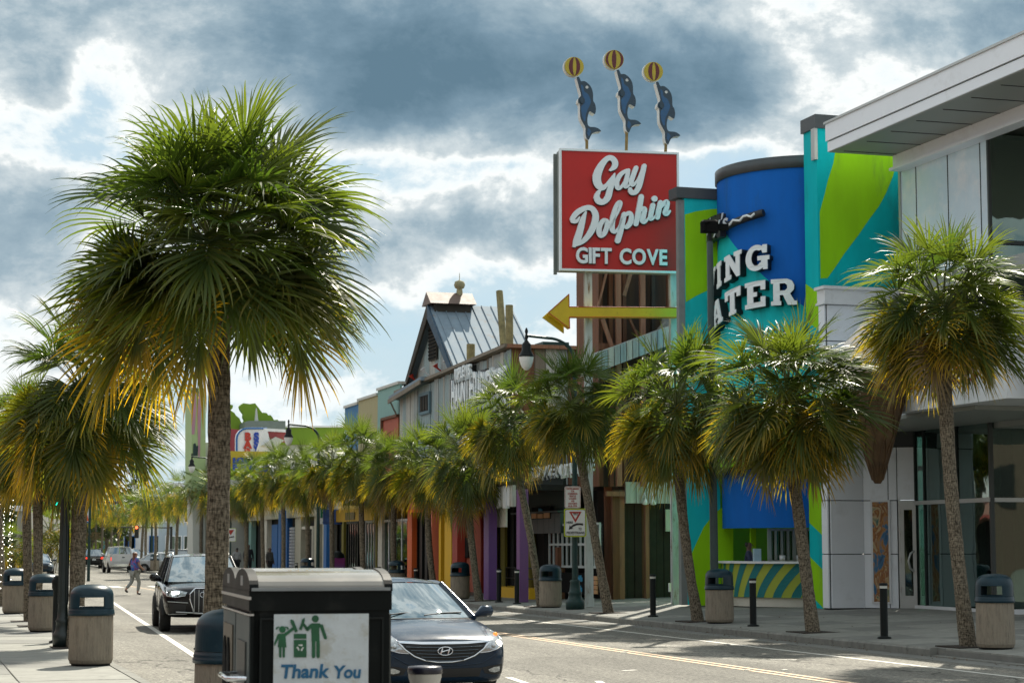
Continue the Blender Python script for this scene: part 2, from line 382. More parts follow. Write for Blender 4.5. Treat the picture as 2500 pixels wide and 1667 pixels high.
M_kerb = mat('kerb_concrete', (.20, .20, .18), .85, var=.25, vs=3, bump=.3, bs=70, dirt=(.07, .07, .06), dirt_amt=.6, ds=5, spec=.3)
M_mark_w = mat('road_paint_white', (.62, .60, .54), .7, var=.12, vs=12, dirt=(.25, .24, .2), dirt_amt=.7, ds=14, dth=.56)
M_mark_y = mat('road_paint_faded_yellow', (.58, .40, .24), .7, var=.15, vs=12, dirt=(.24, .22, .17), dirt_amt=.7, ds=14, dth=.54)
M_soil = mat('dark_soil', (.03, .022, .016), .95, var=.4, vs=20, bump=.8, bs=60)
M_grd = mat('bare_ground', (.17, .165, .14), .95, var=.2, vs=.1)

g = MB().quad((-4000, -1000, -.03), (4000, -1000, -.03), (4000, 7000, -.03), (-4000, 7000, -.03))
tag(g.build('ground', M_grd), 'wide sandy ground spreading beyond the street', kind='structure')
SROT = TH
def sbuild(mb, name, mats, parent=None): return mb.build(name, mats, parent, rz=0 if parent else SROT)
road = MB().quad((3.2, -60, 0), (17.25, -60, 0), (17.25, 620, 0), (3.2, 620, 0))
road_o = tag(sbuild(road, 'road', M_asph), 'sunlit grey asphalt street running away to the left', kind='structure')
cross = MB().box(-200, 3.2, 104, 121, -.02, -.002)
tag(sbuild(cross, 'side_street', M_asph), 'asphalt side street meeting the main road', kind='structure')

def walk(name, label, v0, v1, u0, u1, zf, base_v):
    mb = MB(); a, b = base_v
    mb.add([(a, u0, zf(a) - .03), (b, u0, zf(b) - .03), (b, u1, zf(b) - .03), (a, u1, zf(a) - .03),
            (a, u0, -.02), (b, u0, -.02), (b, u1, -.02), (a, u1, -.02)], [(0, 1, 2, 3), (0, 4, 5, 1), (0, 3, 7, 4), (1, 5, 6, 2), (2, 6, 7, 3)])
    return tag(sbuild(mb, name, M_conc2), label, kind='structure')
rp = walk('right_pavement', 'broad concrete pavement in front of the shops', 0, 0, 18, 420, zs, (17.40, 30))
lp = walk('left_pavement', 'shaded concrete pavement on the near side of the street', 0, 0, -20, 103.5, lambda v: .15, (-14, 3.02))
lp2 = walk('far_left_pavement', 'concrete pavement beyond the side street on the left', 0, 0, 121.5, 420, lambda v: .15, (-14, 3.02))
def slab_mesh(w, l, m):
    g_ = .008
    return MB().bbox(-w / 2 + g_, w / 2 - g_, -l / 2 + g_, l / 2 - g_, -.035, 0, .006).mesh('paving_slab', m)
slm = [slab_mesh(1.5, 1.5, M_conc), slab_mesh(1.5, 1.5, M_conc2)]
sl_ang = -math.atan(.026)
cnt = 0
for i in range(46):
    for j in range(5):
        v, u = 17.40 + .75 + 1.5 * j, 29 + 1.5 * i
        o = link('paving_slab', slm[0 if random.random() < .62 else 1], rp, (v, u, zs(v) + random.uniform(-.003, .003)), (random.uniform(-.002, .002), sl_ang, 0))
for i in range(30):
    for j in range(6):
        v, u = 3.02 - .75 - 1.5 * j, 19 + 1.5 * i
        link('paving_slab', slm[0 if random.random() < .6 else 1], lp, (v, u, .15 + random.uniform(-.003, .003)), (random.uniform(-.002, .002), random.uniform(-.002, .002), 0))
# kerb stones, 3 m each
def kerb_mesh(l=2.98):
    prof = [(0, -.05), (-.015, .12), (.02, .152), (.15, .155), (.15, -.05)]
    mb = MB(); mb.prism([(x, -l / 2, z) for x, z in prof], (0, l, 0)); return mb.mesh('kerb_stone', M_kerb)
km = kerb_mesh(); km_low = MB().prism([(0, -1.5, -.05), (0, -1.5, .02), (.15, -1.5, .03), (.15, -1.5, -.05)], (0, 2.98, 0)).mesh('kerb_stone_lowered', M_kerb)
for i in range(24):
    link('kerb_stone', km, rp, (17.25, 33 + 3 * i, 0))
for i in range(32):
    o = link('kerb_stone', km, lp, (3.17, 10 + 3 * i, 0), PI)
for i in range(3): link('kerb_stone', km_low, rp, (17.25, 30 - 3 * i, 0))
kerb_far = MB(); kerb_far.box(17.25, 17.4, 103.5, 420, -.02, .155); sbuild(kerb_far, 'kerb', M_kerb, rp)
kf = MB(); kf.box(3.02, 3.17, 121.5, 420, -.02, .155); sbuild(kf, 'kerb', M_kerb, lp2)
# gutter strip of concrete beside the right kerb
gt = MB().box(16.75, 17.25, 24, 103.5, -.01, .004)
tag(sbuild(gt, 'gutter', M_conc2), 'dusty concrete gutter along the right kerb', kind='structure')

# markings: sheets 4 mm above the road
def stripe(mb, v0, u0, v1, u1, w=.11, z=.005):
    d = Vector((v1 - v0, u1 - u0)).normalized(); n = Vector((-d.y, d.x)) * w / 2
    mb.quad((v0 + n.x, u0 + n.y, z), (v0 - n.x, u0 - n.y, z), (v1 - n.x, u1 - n.y, z), (v1 + n.x, u1 + n.y, z))
def mark(name, label, m, segs, w=.11, z=.005):
    mb = MB()
    for s in segs: stripe(mb, *s, w=w, z=z)
    return tag(sbuild(mb, name, m), label, kind='structure')
mark('edge_line', 'white edge line beside the right kerb', M_mark_w, [(15.72, 15, 15.60, 102)], .11)
mark('centre_line', 'faded double yellow line down the street', M_mark_y, [(12.62, 10, 12.62, 46), (12.85, 10, 12.85, 46), (12.62, 46, 11.0, 58), (12.40, 42, 10.6, 58), (12.85, 46, 12.7, 102), (12.62, 46, 12.5, 102), (10.8, 58, 10.8, 102)], .10)
def pxl(x0, y0, x1, y1):
    a = vu(ground(x0, y0)); b = vu(ground(x1, y1)); return (a[0], a[1], b[0], b[1])
mark('left_edge_line', 'white edge line swinging out from the left kerb', M_mark_w, [pxl(540, 1643, 410, 1558), pxl(410, 1558, 275, 1470), pxl(275, 1470, 204, 1424)], .13)
mark('lane_dash', 'white lane dashes beside the oncoming car', M_mark_w, [pxl(1310, 1676, 1241, 1653), pxl(1520, 1700, 1460, 1662), pxl(560, 1500, 330, 1497)], .11)
mark('stall_tick', 'short worn white ticks across the far lane', M_mark_w,
     [pxl(1392, 1552, 1502, 1552), pxl(1235, 1535, 1372, 1534), pxl(1600, 1576, 1686, 1577), pxl(1880, 1609, 1945, 1610), pxl(1205, 1521, 1282, 1522), pxl(1520, 1637, 1553, 1635)], .09, .006)
zb = []
for k in range(7): zb.append((4.2 + k * 1.9, 96, 4.2 + k * 1.9, 99.5))
mark('crosswalk', 'worn white crossing bars before the traffic lights', M_mark_w, zb, .5)
# raised road studs
stud = MB().bbox(-.05, .05, -.06, .06, 0, .018, .012).mesh('road_stud', mat('road_stud', (.5, .48, .4), .5))
for k, (x, y) in enumerate([(1380, 1563), (1523, 1593), (1594, 1592), (1826, 1636), (1916, 1636)]):
    p = ground(x, y)
    where = ['farthest of the row, just right of the dark sedan', 'left of the pair in front of the tall plain bollard', 'right of the pair in front of the tall plain bollard',
             'left of the pair nearest the bottom right corner', 'nearest the bottom right corner, beside the yellow lines'][k]
    o = link('road_stud', stud, None, p, SROT); tag(o, 'pale raised road stud, ' + where, 'road stud', 'raised studs along the yellow centre lines')
# tree pits
def pit(p, s=1.0, name='tree_pit'):
    mb = MB().box(-.42 * s, .42 * s, -.42 * s, .42 * s, -.02, .012)
    o = mb.build(name, M_soil, None, (p.x, p.y, p.z), SROT); tag(o, 'dark soil patch at the foot of a palm', kind='structure'); return o
# litter and leaves in the gutter
M_litter = mat('dead_leaf', (.10, .07, .04), .9, var=.5)
mb = MB()
for k in range(420):
    u = random.uniform(28, 70); v = 17.22 - abs(random.gauss(0, .16)); s = random.uniform(.012, .05); a = random.uniform(0, PI); z = .012
    if random.random() < .25: v = random.uniform(17.5, 22); z = zs(v) + .006; s *= .7
    mb.add([(v, u, z), (v + s * math.cos(a), u + s * math.sin(a), z + random.uniform(0, .03)), (v - s * math.sin(a), u + s * math.cos(a), z + random.uniform(0, .02))], [(0, 1, 2)])
tag(sbuild(mb, 'leaf_litter', M_litter), 'dry leaf scraps scattered along the right gutter', 'leaf litter', kind='stuff')
M_paper = mat('paper_scrap', (.7, .7, .7), .8)
for x, y, lab in ((1741, 1541, 'crumpled white paper lying in the gutter before the second nearest bin'), (1612, 1527, 'scrap of white paper in the gutter left of the palm with shaggy boots'), (1648, 1532, 'tiny white scrap in the gutter below that palm')):
    p = ground(x, y, .02); mb = MB()
    for k in range(5):
        a = k * 1.2; mb.add([(0, 0, .01), (.11 * math.cos(a), .05 * math.sin(a), .03 + .03 * (k % 2)), (.1 * math.cos(a + 1.2), .05 * math.sin(a + 1.2), .01)], [(0, 1, 2)])
    tag(mb.build('paper_scrap', M_paper, None, p), lab, 'litter')

# ================================================================== palms
M_leaf = leaf_mat('palm_leaf', (.040, .072, .018), (.26, .21, .020), (.075, .100, .020), .45, .42)
M_leaf_old_sunlit = leaf_mat('palm_leaf_old_sunlit', (.046, .072, .016), (.50, .30, .025), (.080, .095, .018), .50, .45)  # golden tips stand for sunlit edges as well as leaf age
M_leaf_dead = leaf_mat('palm_leaf_dead', (.16, .115, .06), (.22, .16, .09), (.11, .075, .04), .25, .7)
def bark():
    m = bpy.data.materials.new('palm_bark'); m.use_nodes = True; nt = m.node_tree; nd = nt.nodes; lk = nt.links; b = nd['Principled BSDF']
    t = nd.new('ShaderNodeTexCoord'); mp = nd.new('ShaderNodeMapping'); mp.inputs['Scale'].default_value = (6, 6, 36); lk.new(t.outputs['Object'], mp.inputs[0])
    n = nd.new('ShaderNodeTexNoise'); n.inputs['Scale'].default_value = 1.6; n.inputs['Detail'].default_value = 7; n.inputs['Roughness'].default_value = .72; lk.new(mp.outputs[0], n.inputs['Vector'])
    mp2 = nd.new('ShaderNodeMapping'); mp2.inputs['Scale'].default_value = (50, 50, 16); lk.new(t.outputs['Object'], mp2.inputs[0])
    n2 = nd.new('ShaderNodeTexNoise'); n2.inputs['Scale'].default_value = 1; n2.inputs['Detail'].default_value = 3; lk.new(mp2.outputs[0], n2.inputs['Vector'])
    mu = nd.new('ShaderNodeMath'); mu.operation = 'MULTIPLY'; lk.new(n.outputs['Fac'], mu.inputs[0]); lk.new(n2.outputs['Fac'], mu.inputs[1])
    r = nd.new('ShaderNodeValToRGB'); lk.new(mu.outputs[0], r.inputs[0])
    r.color_ramp.elements[0].position = .15; r.color_ramp.elements[0].color = (.030, .024, .016, 1)
    r.color_ramp.elements[1].position = .36; r.color_ramp.elements[1].color = (.27, .23, .17, 1)
    lk.new(r.outputs[0], b.inputs['Base Color']); b.inputs['Roughness'].default_value = .9; b.inputs['Specular IOR Level'].default_value = .2
    bp = nd.new('ShaderNodeBump'); bp.inputs['Strength'].default_value = 1; bp.inputs['Distance'].default_value = .03; lk.new(mu.outputs[0], bp.inputs['Height']); lk.new(bp.outputs[0], b.inputs['Normal'])
    return m
M_bark = bark()
M_boot = mat('palm_boot', (.20, .15, .095), .8, var=.45, vs=7, bump=.4, bs=40)
M_petiole = mat('palm_petiole', (.10, .12, .035), .5, var=.3, vs=5)

def frond_mesh(elev, old, rnd, NL=38, SEG=6, dead=False):
    vs, fs, tip, mi = [], [], [], []
    e = R(elev); d = Vector((math.cos(e), 0, math.sin(e))); p = Vector((0, 0, 0)); pl = rnd.uniform(.74, 1.02)
    path = [p.copy()]
    for k in range(5):
        d = (d + Vector((0, 0, -1)) * (.035 + .03 * max(0, math.cos(e)))).normalized(); p = p + d * pl / 5; path.append(p.copy())
    Y = Vector((0, 1, 0)); Nn = d.cross(Y).normalized()
    for i, q in enumerate(path):                       # petiole: flat strap
        w = .020 - .008 * i / 5
        for s in (-1, 1): vs.append(q + Y * w * s); tip.append((.1, 0))
        vs.append(q - Nn * w * .8); tip.append((.1, 0))
    for i in range(5):
        a = i * 3; b = a + 3
        for x, y in ((0, 1), (1, 2), (2, 0)): fs.append((a + x, a + y, b + y, b + x)); mi.append(1)
    pitch = R(rnd.uniform(18, 52)) * (1 if elev < 60 else .45)
    d = (d * math.cos(pitch) + (-Nn) * math.sin(pitch)).normalized(); Nn = d.cross(Y).normalized()
    roll = rnd.uniform(-.6, .6); droop = rnd.uniform(.35, .95)
    Yr = (Y * math.cos(roll) + Nn * math.sin(roll)); Nr = (Nn * math.cos(roll) - Y * math.sin(roll))
    span = R(rnd.uniform(112, 132)); fg = rnd.choice((.25, .7, 1.2))
    for k in range(NL):
        f_ = (k / (NL - 1)) * 2 - 1; ph = f_ * span + rnd.uniform(-.02, .02)
        c, s = math.cos(ph), math.sin(ph)
        q = p + d * .20 * max(0, c) ** 2 - Vector((0, 0, 1)) * .05 * max(0, c)
        dd = (d * c + Yr * s + Nr * (.30 * abs(s) + .06)).normalized()
        Ln = (.70 + .30 * max(0, c)) * rnd.uniform(.86, 1.08) * .84
        tw = (.42 if k % 2 else -.42) + rnd.uniform(-.15, .15)
        flex = droop * rnd.uniform(.6, 1.5)
        gold = min(1, old * fg * rnd.uniform(.3, 1.5))
        base = len(vs); ds = Ln / SEG
        for i in range(SEG + 1):
            t = i / SEG
            sd_ = Nr.cross(dd)
            if sd_.length < .1: sd_ = Yr.copy()
            sd_.normalize(); nn = dd.cross(sd_)
            sd_ = (sd_ * math.cos(tw) + nn * math.sin(tw))
            w = (.008 + .016 * min(1, t / .38)) if t < .42 else .024 * (1 - ((t - .42) / .58) ** 1.3) + .0016
            w *= LW
            vs.append(q + sd_ * w); vs.append(q - sd_ * w); tip += [(t, gold), (t, gold)]
            if i < SEG:
                dd = (dd + Vector((0, 0, -1)) * flex * (.02 + .42 * t ** 2.6) + Vector((rnd.uniform(-1, 1), rnd.uniform(-1, 1), 0)) * .03).normalized()
                q = q + dd * ds
        for i in range(SEG):
            a = base + 2 * i; fs.append((a, a + 1, a + 3, a + 2)); mi.append(0)
    me = bpy.data.meshes.new('frond'); me.from_pydata([tuple(v) for v in vs], [], fs)
    me.materials.append(M_leaf_dead if dead else (M_leaf_old_sunlit if old > .45 else M_leaf)); me.materials.append(M_petiole if not dead else M_boot)
    me.polygons.foreach_set('material_index', mi)
    at = me.attributes.new('tip', 'FLOAT_COLOR', 'POINT')
    buf = []
    for t, g_ in tip: buf += [t, g_, 0, 1]
    at.data.foreach_set('color', buf)
    me.polygons.foreach_set('use_smooth', [True] * len(fs))
    me.update(); return me
ELEV = [84, 68, 50, 32, 14, -4, -22, -40, -58]
def frond_set(NL, SEG, seed, nv=3):
    rnd = random.Random(seed); out = {}
    for e in ELEV:
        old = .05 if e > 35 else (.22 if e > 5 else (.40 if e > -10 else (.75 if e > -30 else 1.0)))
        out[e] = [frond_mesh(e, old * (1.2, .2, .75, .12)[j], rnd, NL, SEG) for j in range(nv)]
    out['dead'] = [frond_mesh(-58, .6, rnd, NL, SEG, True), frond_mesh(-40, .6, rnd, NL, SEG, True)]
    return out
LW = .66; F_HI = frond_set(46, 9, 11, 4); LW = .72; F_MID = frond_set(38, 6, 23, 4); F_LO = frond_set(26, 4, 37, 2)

def boot_mesh(name, rnd):
    mb = MB(); a = .05
    pts = [(-.05, 0), (-.03, .12), (-.018, .22), (0, .30), (.018, .22), (.03, .12), (.05, 0)]
    def P(x, z, k): return Vector((x, -(.02 + .9 * z * z * 1.6) - k, z))
    vs = [P(x, z, 0) for x, z in pts] + [P(x, z, .018) for x, z in pts]; n = len(pts)
    mb.add(vs, [tuple(range(n)), tuple(range(2 * n - 1, n - 1, -1))] + [(i, (i + 1) % n, (i + 1) % n + n, i + n) for i in range(n)])
    return mb
BOOT = boot_mesh('leaf_boot', random)
BOOT_ME = BOOT.mesh('leaf_boot', M_boot)

def palm(label, base, crown, r, nf=46, kind='mid', trad=.135, boots=.45, seed=0, group='palms in the row along the right kerb', lean=None, cut_boots=0, flare=1.35, gold=0.0, zr=1.68, tall=1.0):
    """base, crown: world points; r: reach of the crown."""
    rnd = random.Random(1000 + seed)
    t = empty('cabbage_palm', base, 0, label, 'palm tree', group)
    c = Vector(crown) - Vector(base); top = c - Vector((0, 0, r * .30)); c = c + Vector((0, 0, -r * .04)); nf = int(nf * {'hi': 1.35, 'mid': 1.75, 'lo': 1.3}[kind])
    # trunk
    n = 34; path, rad = [], []
    bx, by = rnd.uniform(-.1, .1), rnd.uniform(-.06, .06)
    for i in range(n + 1):
        s = i / n; k = math.sin(PI * s)
        path.append(Vector((top.x * s + bx * k, top.y * s + by * k, top.z * s - .03)))
        q = trad * (1.18 - .25 * min(1, s * 5) + (flare - 1) * max(0, (s - .86) / .14) ** 1.5) * rnd.uniform(.955, 1.045)
        rad.append(q)
    MB().tube(path, rad, 16 if kind != 'lo' else 9).build('trunk', M_bark, t)
    # leaf bases (boots) criss-crossing under the crown
    bl = boots; m = MB(); nb = int(26 * max(bl, .35) / .45) if kind != 'lo' else 10
    up = (top - path[-6]).normalized()
    for k in range(nb):
        s = k / max(1, nb - 1); p = top - up * (bl * (1 - s)) + Vector((0, 0, .05)); a = k * 2.4 + rnd.uniform(-.3, .3); sc = rnd.uniform(.7, 1.15) * (1.0 if bl < .8 else 1.1)
        til = rnd.uniform(-.35, .35)
        M4 = Matrix.Translation(p) @ Matrix.Rotation(a, 4, 'Z') @ Matrix.Translation((0, -trad * 1.05, 0)) @ Matrix.Rotation(til, 4, 'Y') @ Matrix.Scale(sc, 4)
        m.add([M4 @ v for v in BOOT.v], BOOT.f)
    o = m.build('leaf_bases', M_boot, t); tag(o, kind='stuff')
    for k in range(cut_boots):
        a = k * 2.1 + 3.6 + rnd.uniform(-.3, .3); s = rnd.uniform(.0, .34); p = top - up * s
        q = link('leaf_boot', BOOT_ME, t, p + Vector((math.sin(a) * trad, -math.cos(a) * trad, 0)), (rnd.uniform(.1, .5), rnd.uniform(-1.2, 1.2), a), (1.5, 1.1, 1.1))
    F = {'hi': F_HI, 'mid': F_MID, 'lo': F_LO}[kind]
    sc0 = r / 1.66
    for k in range(nf):
        s = (k + .5) / nf
        z = 1.0 - zr * s                               # sin of elevation, from top to hanging
        e = math.degrees(math.asin(max(-.999, min(.999, z)))) + rnd.uniform(-7, 7)
        ce = min(ELEV, key=lambda q: abs(q - e))
        az = k * 2.39996 + rnd.uniform(-.25, .25)
        me = rnd.choice(F[ce])
        if gold and ce < 40 and rnd.random() < gold * (2.6 if math.cos(az) < -.3 else .5): me = F[min(ce, -4)][(0 if rnd.random() < .75 else 2) % len(F[-4])]  # golden fronds favoured on one side, a sunlit fringe put into leaf colour
        if ce <= -40 and rnd.random() < .12: me = rnd.choice(F['dead'])
        off = Vector((0, 0, -.30 * s * r / 1.66 + .05)); sc = sc0 * rnd.uniform(.84, 1.12) * (1 - .05 * s) * (.93 if e > 62 else 1)
        link('frond', me, t, c + off + Vector((math.cos(az), math.sin(az), 0)) * .06, (rnd.uniform(-.08, .08), rnd.uniform(-.08, .08), az), (sc * (2 - tall), sc * (2 - tall), sc * tall * rnd.uniform(.92, 1.06)))
    return t

# the big palm beside the recycling bins: base hidden behind them
B = at_depth(505, 2000, 20); B.z = .15
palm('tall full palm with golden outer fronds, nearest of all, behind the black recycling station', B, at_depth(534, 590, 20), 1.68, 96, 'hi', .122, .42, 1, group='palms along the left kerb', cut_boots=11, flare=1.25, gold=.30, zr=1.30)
# right kerb row: (base px, crown px, crown py, reach, fronds, trunk radius, boots, cut, label)
RROW = [(2362, 2300, 742, 1.72, 64, .135, .40, 6, 'palm rising in front of the big glass windows, rightmost in the row'),
        (1984, 1920, 962, 1.98, 70, .135, .35, 3, 'broad leaning palm in front of the striped ticket counter'),
        (1704, 1650, 985, 1.70, 56, .125, 1.15, 3, 'palm with a collar of criss-crossed old leaf bases left of the green booth'),
        (1486, 1402, 985, 1.46, 50, .125, .4, 2, 'leaning palm just right of the pole that carries two signs'),
        (1322, 1245, 1022, 1.42, 46, .115, .4, 1, 'straight palm rising behind a bin, just left of the pole with two signs'),
        (1170, 1140, 1120, 1.45, 48, .125, .35, 3, 'leaning palm between the salmon wall and the thick purple column'),
        (1062, 1045, 1135, 1.40, 44, .120, 1.0, 0, 'shaggy palm with a ragged collar before the yellow wall'),
        (966, 965, 1145, 1.36, 40, .115, .4, 0, 'palm in front of the white framed shop windows left of the orange column'),
        (888, 880, 1125, 1.50, 42, .120, .4, 0, 'palm with straw coloured trunk in front of the yellow shop awning'),
        (810, 808, 1135, 1.40, 38, .115, .4, 0, 'palm overlapping the right end of the parking sign'),
        (748, 745, 1160, 1.40, 36, .115, .4, 0, 'palm in front of the cream doorway, left of the parking sign'),
        (690, 690, 1155, 1.40, 36, .115, .4, 0, 'palm in front of the bright blue shop column'),
        (643, 640, 1165, 1.38, 34, .115, .4, 0, 'palm in front of the dark open shop left of the blue column'),
        (598, 596, 1190, 1.36, 34, .115, .4, 0, 'palm nearest the big palm trunk on its right, beside the yield sign')]
for i, (bp_, cx, cy, r, nf, tr, bt, cb, lab) in enumerate(RROW):
    u = on_v(bp_, 1480, 17.95)[0]; b = S(17.95, u, zs(17.95))
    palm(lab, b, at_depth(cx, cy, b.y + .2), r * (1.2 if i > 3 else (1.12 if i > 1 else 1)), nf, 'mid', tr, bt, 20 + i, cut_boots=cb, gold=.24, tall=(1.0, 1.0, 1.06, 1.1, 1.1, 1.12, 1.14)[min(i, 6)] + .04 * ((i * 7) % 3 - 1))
    if i < 7: pit(b)
far_lab = ['first palm left of the big palm trunk, over the parked silver car', 'palm second to the left of the big palm trunk', 'palm just right of the far bin on the right kerb',
           'palm just left of the far bin on the right kerb', 'palm directly behind the crossing pedestrian']
u = on_v(598, 1480, 17.95)[0] + 5.8
for i in range(19):
    vv = 17.9 + random.uniform(-.15, .15); b = S(vv, u, .17)
    lab = far_lab[i] if i < 5 else 'small distant palm merging into the far end of the right row'
    h = 5.1 + random.uniform(-.35, .5)
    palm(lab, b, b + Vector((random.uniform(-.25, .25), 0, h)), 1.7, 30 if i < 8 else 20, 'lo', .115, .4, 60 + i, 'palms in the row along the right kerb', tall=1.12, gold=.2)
    u += 5.6 if i < 8 else 7.5
# left kerb row
LROW = [(187, 2.98, 205, 945, 1.95, 66, .150, .5, 5, 'hi', 'full palm behind the nearest concrete bin on the left pavement'),
        (72, 2.95, 66, 1040, 1.50, 54, .115, 1.1, 0, 'mid', 'palm with a ragged collar of leaf bases between the two farther left bins'),
        (92, 2.95, 92, 1090, 1.45, 44, .115, .8, 0, 'mid', 'dark palm trunk close behind the ragged collared palm on the left'),
        (8, 2.95, -10, 1095, 1.5, 46, .150, .4, 0, 'mid', 'palm with white fairy lights wound round its trunk at the left edge')]
LP = []
for i, (bp_, v, cx, cy, r, nf, tr, bt, cb, kd, lab) in enumerate(LROW):
    u = on_v(bp_, 1480, v)[0]; b = S(v, u, .15); LP.append(b)
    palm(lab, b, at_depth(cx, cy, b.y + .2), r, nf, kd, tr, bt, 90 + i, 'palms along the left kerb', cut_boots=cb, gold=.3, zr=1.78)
    pit(b)
# far yellowish palms at the end of the left side
for i, (px, py, D, r, lab) in enumerate([(122, 1292, 150, 3.0, 'yellow green distant palm seen between the left trunks'), (150, 1236, 190, 2.2, 'distant tall palm behind the green traffic light'), (30, 1330, 135, 2.2, 'small distant palm near the pale wall at the left')]):
    b = at_depth(px, 1400, D); b.z = 0; c = at_depth(px, py, D)
    palm(lab, b, c, r, 34, 'lo', .2, .4, 130 + i, 'distant palms beyond the traffic lights', gold=.5)
# ---- broad-leaved trees at the far end
M_oak = leaf_mat('oak_leaf', (.022, .042, .014), (.05, .07, .02), (.035, .055, .018), .3, .5)
def leafy_tree(name, label, base, h, rx, rz, n, seed, group=None, leaf=.32):
    rnd = random.Random(seed); t = empty(name, base, 0, label, 'tree', group)
    tb = MB(); tb.tube([(0, 0, 0), (rnd.uniform(-.2, .2), 0, h * .3), (rnd.uniform(-.4, .4), 0, h * .6)], [.28, .2, .12], 8)
    for k in range(6):
        a = k * 1.05 + rnd.random(); tb.tube([(0, 0, h * .3), (math.cos(a) * rx * .35, math.sin(a) * rx * .35, h * .5), (math.cos(a) * rx * .65, math.sin(a) * rx * .65, h * (.6 + .2 * rnd.random()))], [.12, .08, .03], 6)
    tb.build('trunk', M_bark, t)
    cl = [(Vector((rnd.gauss(0, .42) * rx, rnd.gauss(0, .42) * rx, h * .66 + rnd.gauss(0, .36) * rz)), rnd.uniform(.18, .36) * rx) for _ in range(26)]
    mb = MB(); vs, fs = mb.v, mb.f
    for _ in range(n):
        c, cr_ = rnd.choice(cl); d = Vector((rnd.gauss(0, 1), rnd.gauss(0, 1), rnd.gauss(0, 1))).normalized() * cr_ * rnd.uniform(.55, 1.05)
        p = c + d; a = Vector((rnd.uniform(-1, 1), rnd.uniform(-1, 1), rnd.uniform(-1, 1))).normalized(); b = a.cross(Vector((rnd.uniform(-1, 1), rnd.uniform(-1, 1), 1))).normalized()
        s = leaf * rnd.uniform(.5, 1.2); mb.add([p - a * s, p + b * s * .45, p + a * s, p - b * s * .45], [(0, 1, 2, 3)])
    me = mb.mesh('crown', M_oak)
    at = me.attributes.new('tip', 'FLOAT_COLOR', 'POINT')
    buf = []
    for i in range(len(me.vertices) // 4):
        q = rnd.random(); buf += [q, .6, 0, 1] * 4
    at.data.foreach_set('color', buf); link('crown', me, t)
    return t
def far(px, D): p = at_depth(px, 1400, D); p.z = 0; return p
leafy_tree('live_oak', 'broad dark live oak beyond the dark SUV, behind the white pickup', far(262, 215), 9, 5.2, 4.6, 5200, 1, 'trees beyond the traffic lights')
leafy_tree('live_oak', 'small live oak left of the broad one, above the dark SUV', far(218, 250), 7, 4, 3.2, 2600, 2, 'trees beyond the traffic lights')
leafy_tree('live_oak', 'dark tree filling the gap behind the leftmost trunks', far(55, 175), 7, 5, 3.5, 3200, 3, 'trees beyond the traffic lights')
leafy_tree('live_oak', 'dark tree between the left trunks behind the yellow green palm', far(118, 230), 8.5, 6, 3.5, 3200, 4, 'trees beyond the traffic lights')
leafy_tree('live_oak', 'dark tree at the very left edge above the parked cars', far(10, 190), 9, 5, 4, 2600, 5, 'trees beyond the traffic lights')
wood = MB(); rnd = random.Random(5)
for _ in range(9000):
    px = rnd.uniform(-300, 420); D = rnd.uniform(300, 420); p = far(px, D); s = rnd.uniform(.3, .7)
    hmax = 6.5 + 2.5 * noise.noise(Vector((px * .02, 0, 0))); p.z = hmax * rnd.random() ** .6
    a = Vector((rnd.uniform(-1, 1), rnd.uniform(-1, 1), rnd.uniform(-1, 1))).normalized() * s; b = Vector((rnd.uniform(-1, 1), .2, rnd.uniform(-1, 1))).normalized() * s
    wood.add([p - a, p + b, p + a, p - b], [(0, 1, 2, 3)])
me = wood.mesh('far_trees', M_oak); at = me.attributes.new('tip', 'FLOAT_COLOR', 'POINT')
tag(link('far_trees', me), 'dark belt of trees closing the street far away', 'trees', kind='stuff')

# ================================================================== buildings (local axes: x across the street, y along it)
def bld(name, label, v0, u0, z0=0, cat='building'):
    return empty(name, S(v0, u0, z0), TH, label, cat), (v0, u0, z0)
def U(px, py, v): return on_v(px, py, v)[0]
# colours
M_teal = mat('teal_stucco', (.0, .47, .51), .78, var=.10, vs=1.3, stretch=(1.5, 1.5, .35), bump=.3, bs=40, spec=.2, dirt=(.03, .08, .09), dirt_amt=.28, ds=1.1, dth=.58)
M_teal2 = mat('turquoise_stucco', (.01, .52, .55), .78, var=.10, vs=1.3, stretch=(1.5, 1.5, .35), bump=.3, bs=40, spec=.2, dirt=(.03, .08, .09), dirt_amt=.28, ds=1.1, dth=.58)
M_lime = mat('lime_stucco', (.29, .62, .008), .78, var=.10, vs=1.3, stretch=(1.5, 1.5, .35), bump=.3, bs=40, spec=.2, dirt=(.03, .08, .09), dirt_amt=.28, ds=1.1, dth=.58)
M_blue = mat('cobalt_stucco', (.006, .13, .52), .78, var=.10, vs=1.3, stretch=(1.5, 1.5, .35), bump=.3, bs=40, spec=.2, dirt=(.03, .08, .09), dirt_amt=.28, ds=1.1, dth=.58)
M_cap = mat('charcoal_coping', (.055, .065, .07), .5, var=.15)
M_panel = mat('white_metal_panel', (.80, .84, .89), .42, var=.03, vs=1, dirt=(.45, .45, .44), dirt_amt=.2, ds=1.5)
M_joint = mat('panel_joint', (.06, .065, .07), .8, var=0)
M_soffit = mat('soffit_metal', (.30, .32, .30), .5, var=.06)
M_glass = glass_mat('curtain_glass', (.62, .80, .76), .02, .16, (.22, .36, .31), .5)
M_glass_m = glass_mat('mirror_glass', (.93, .96, 1.0), .02, .60, (.80, .86, .90), .92)
M_skyglass = mat('painted_sky_glass', (.60, .74, .82), .16, var=.10, vs=.5, spec=.45, dirt=(.80, .84, .86), dirt_amt=.8, ds=.55, dth=.5)  # opaque pale panes with cloud-like patches, imitating reflected sky
M_mull = mat('mullion', (.05, .06, .06), .4, metal=.5, var=.05)
M_alu = mat('pale_aluminium', (.45, .47, .46), .4, metal=.4, var=.05)
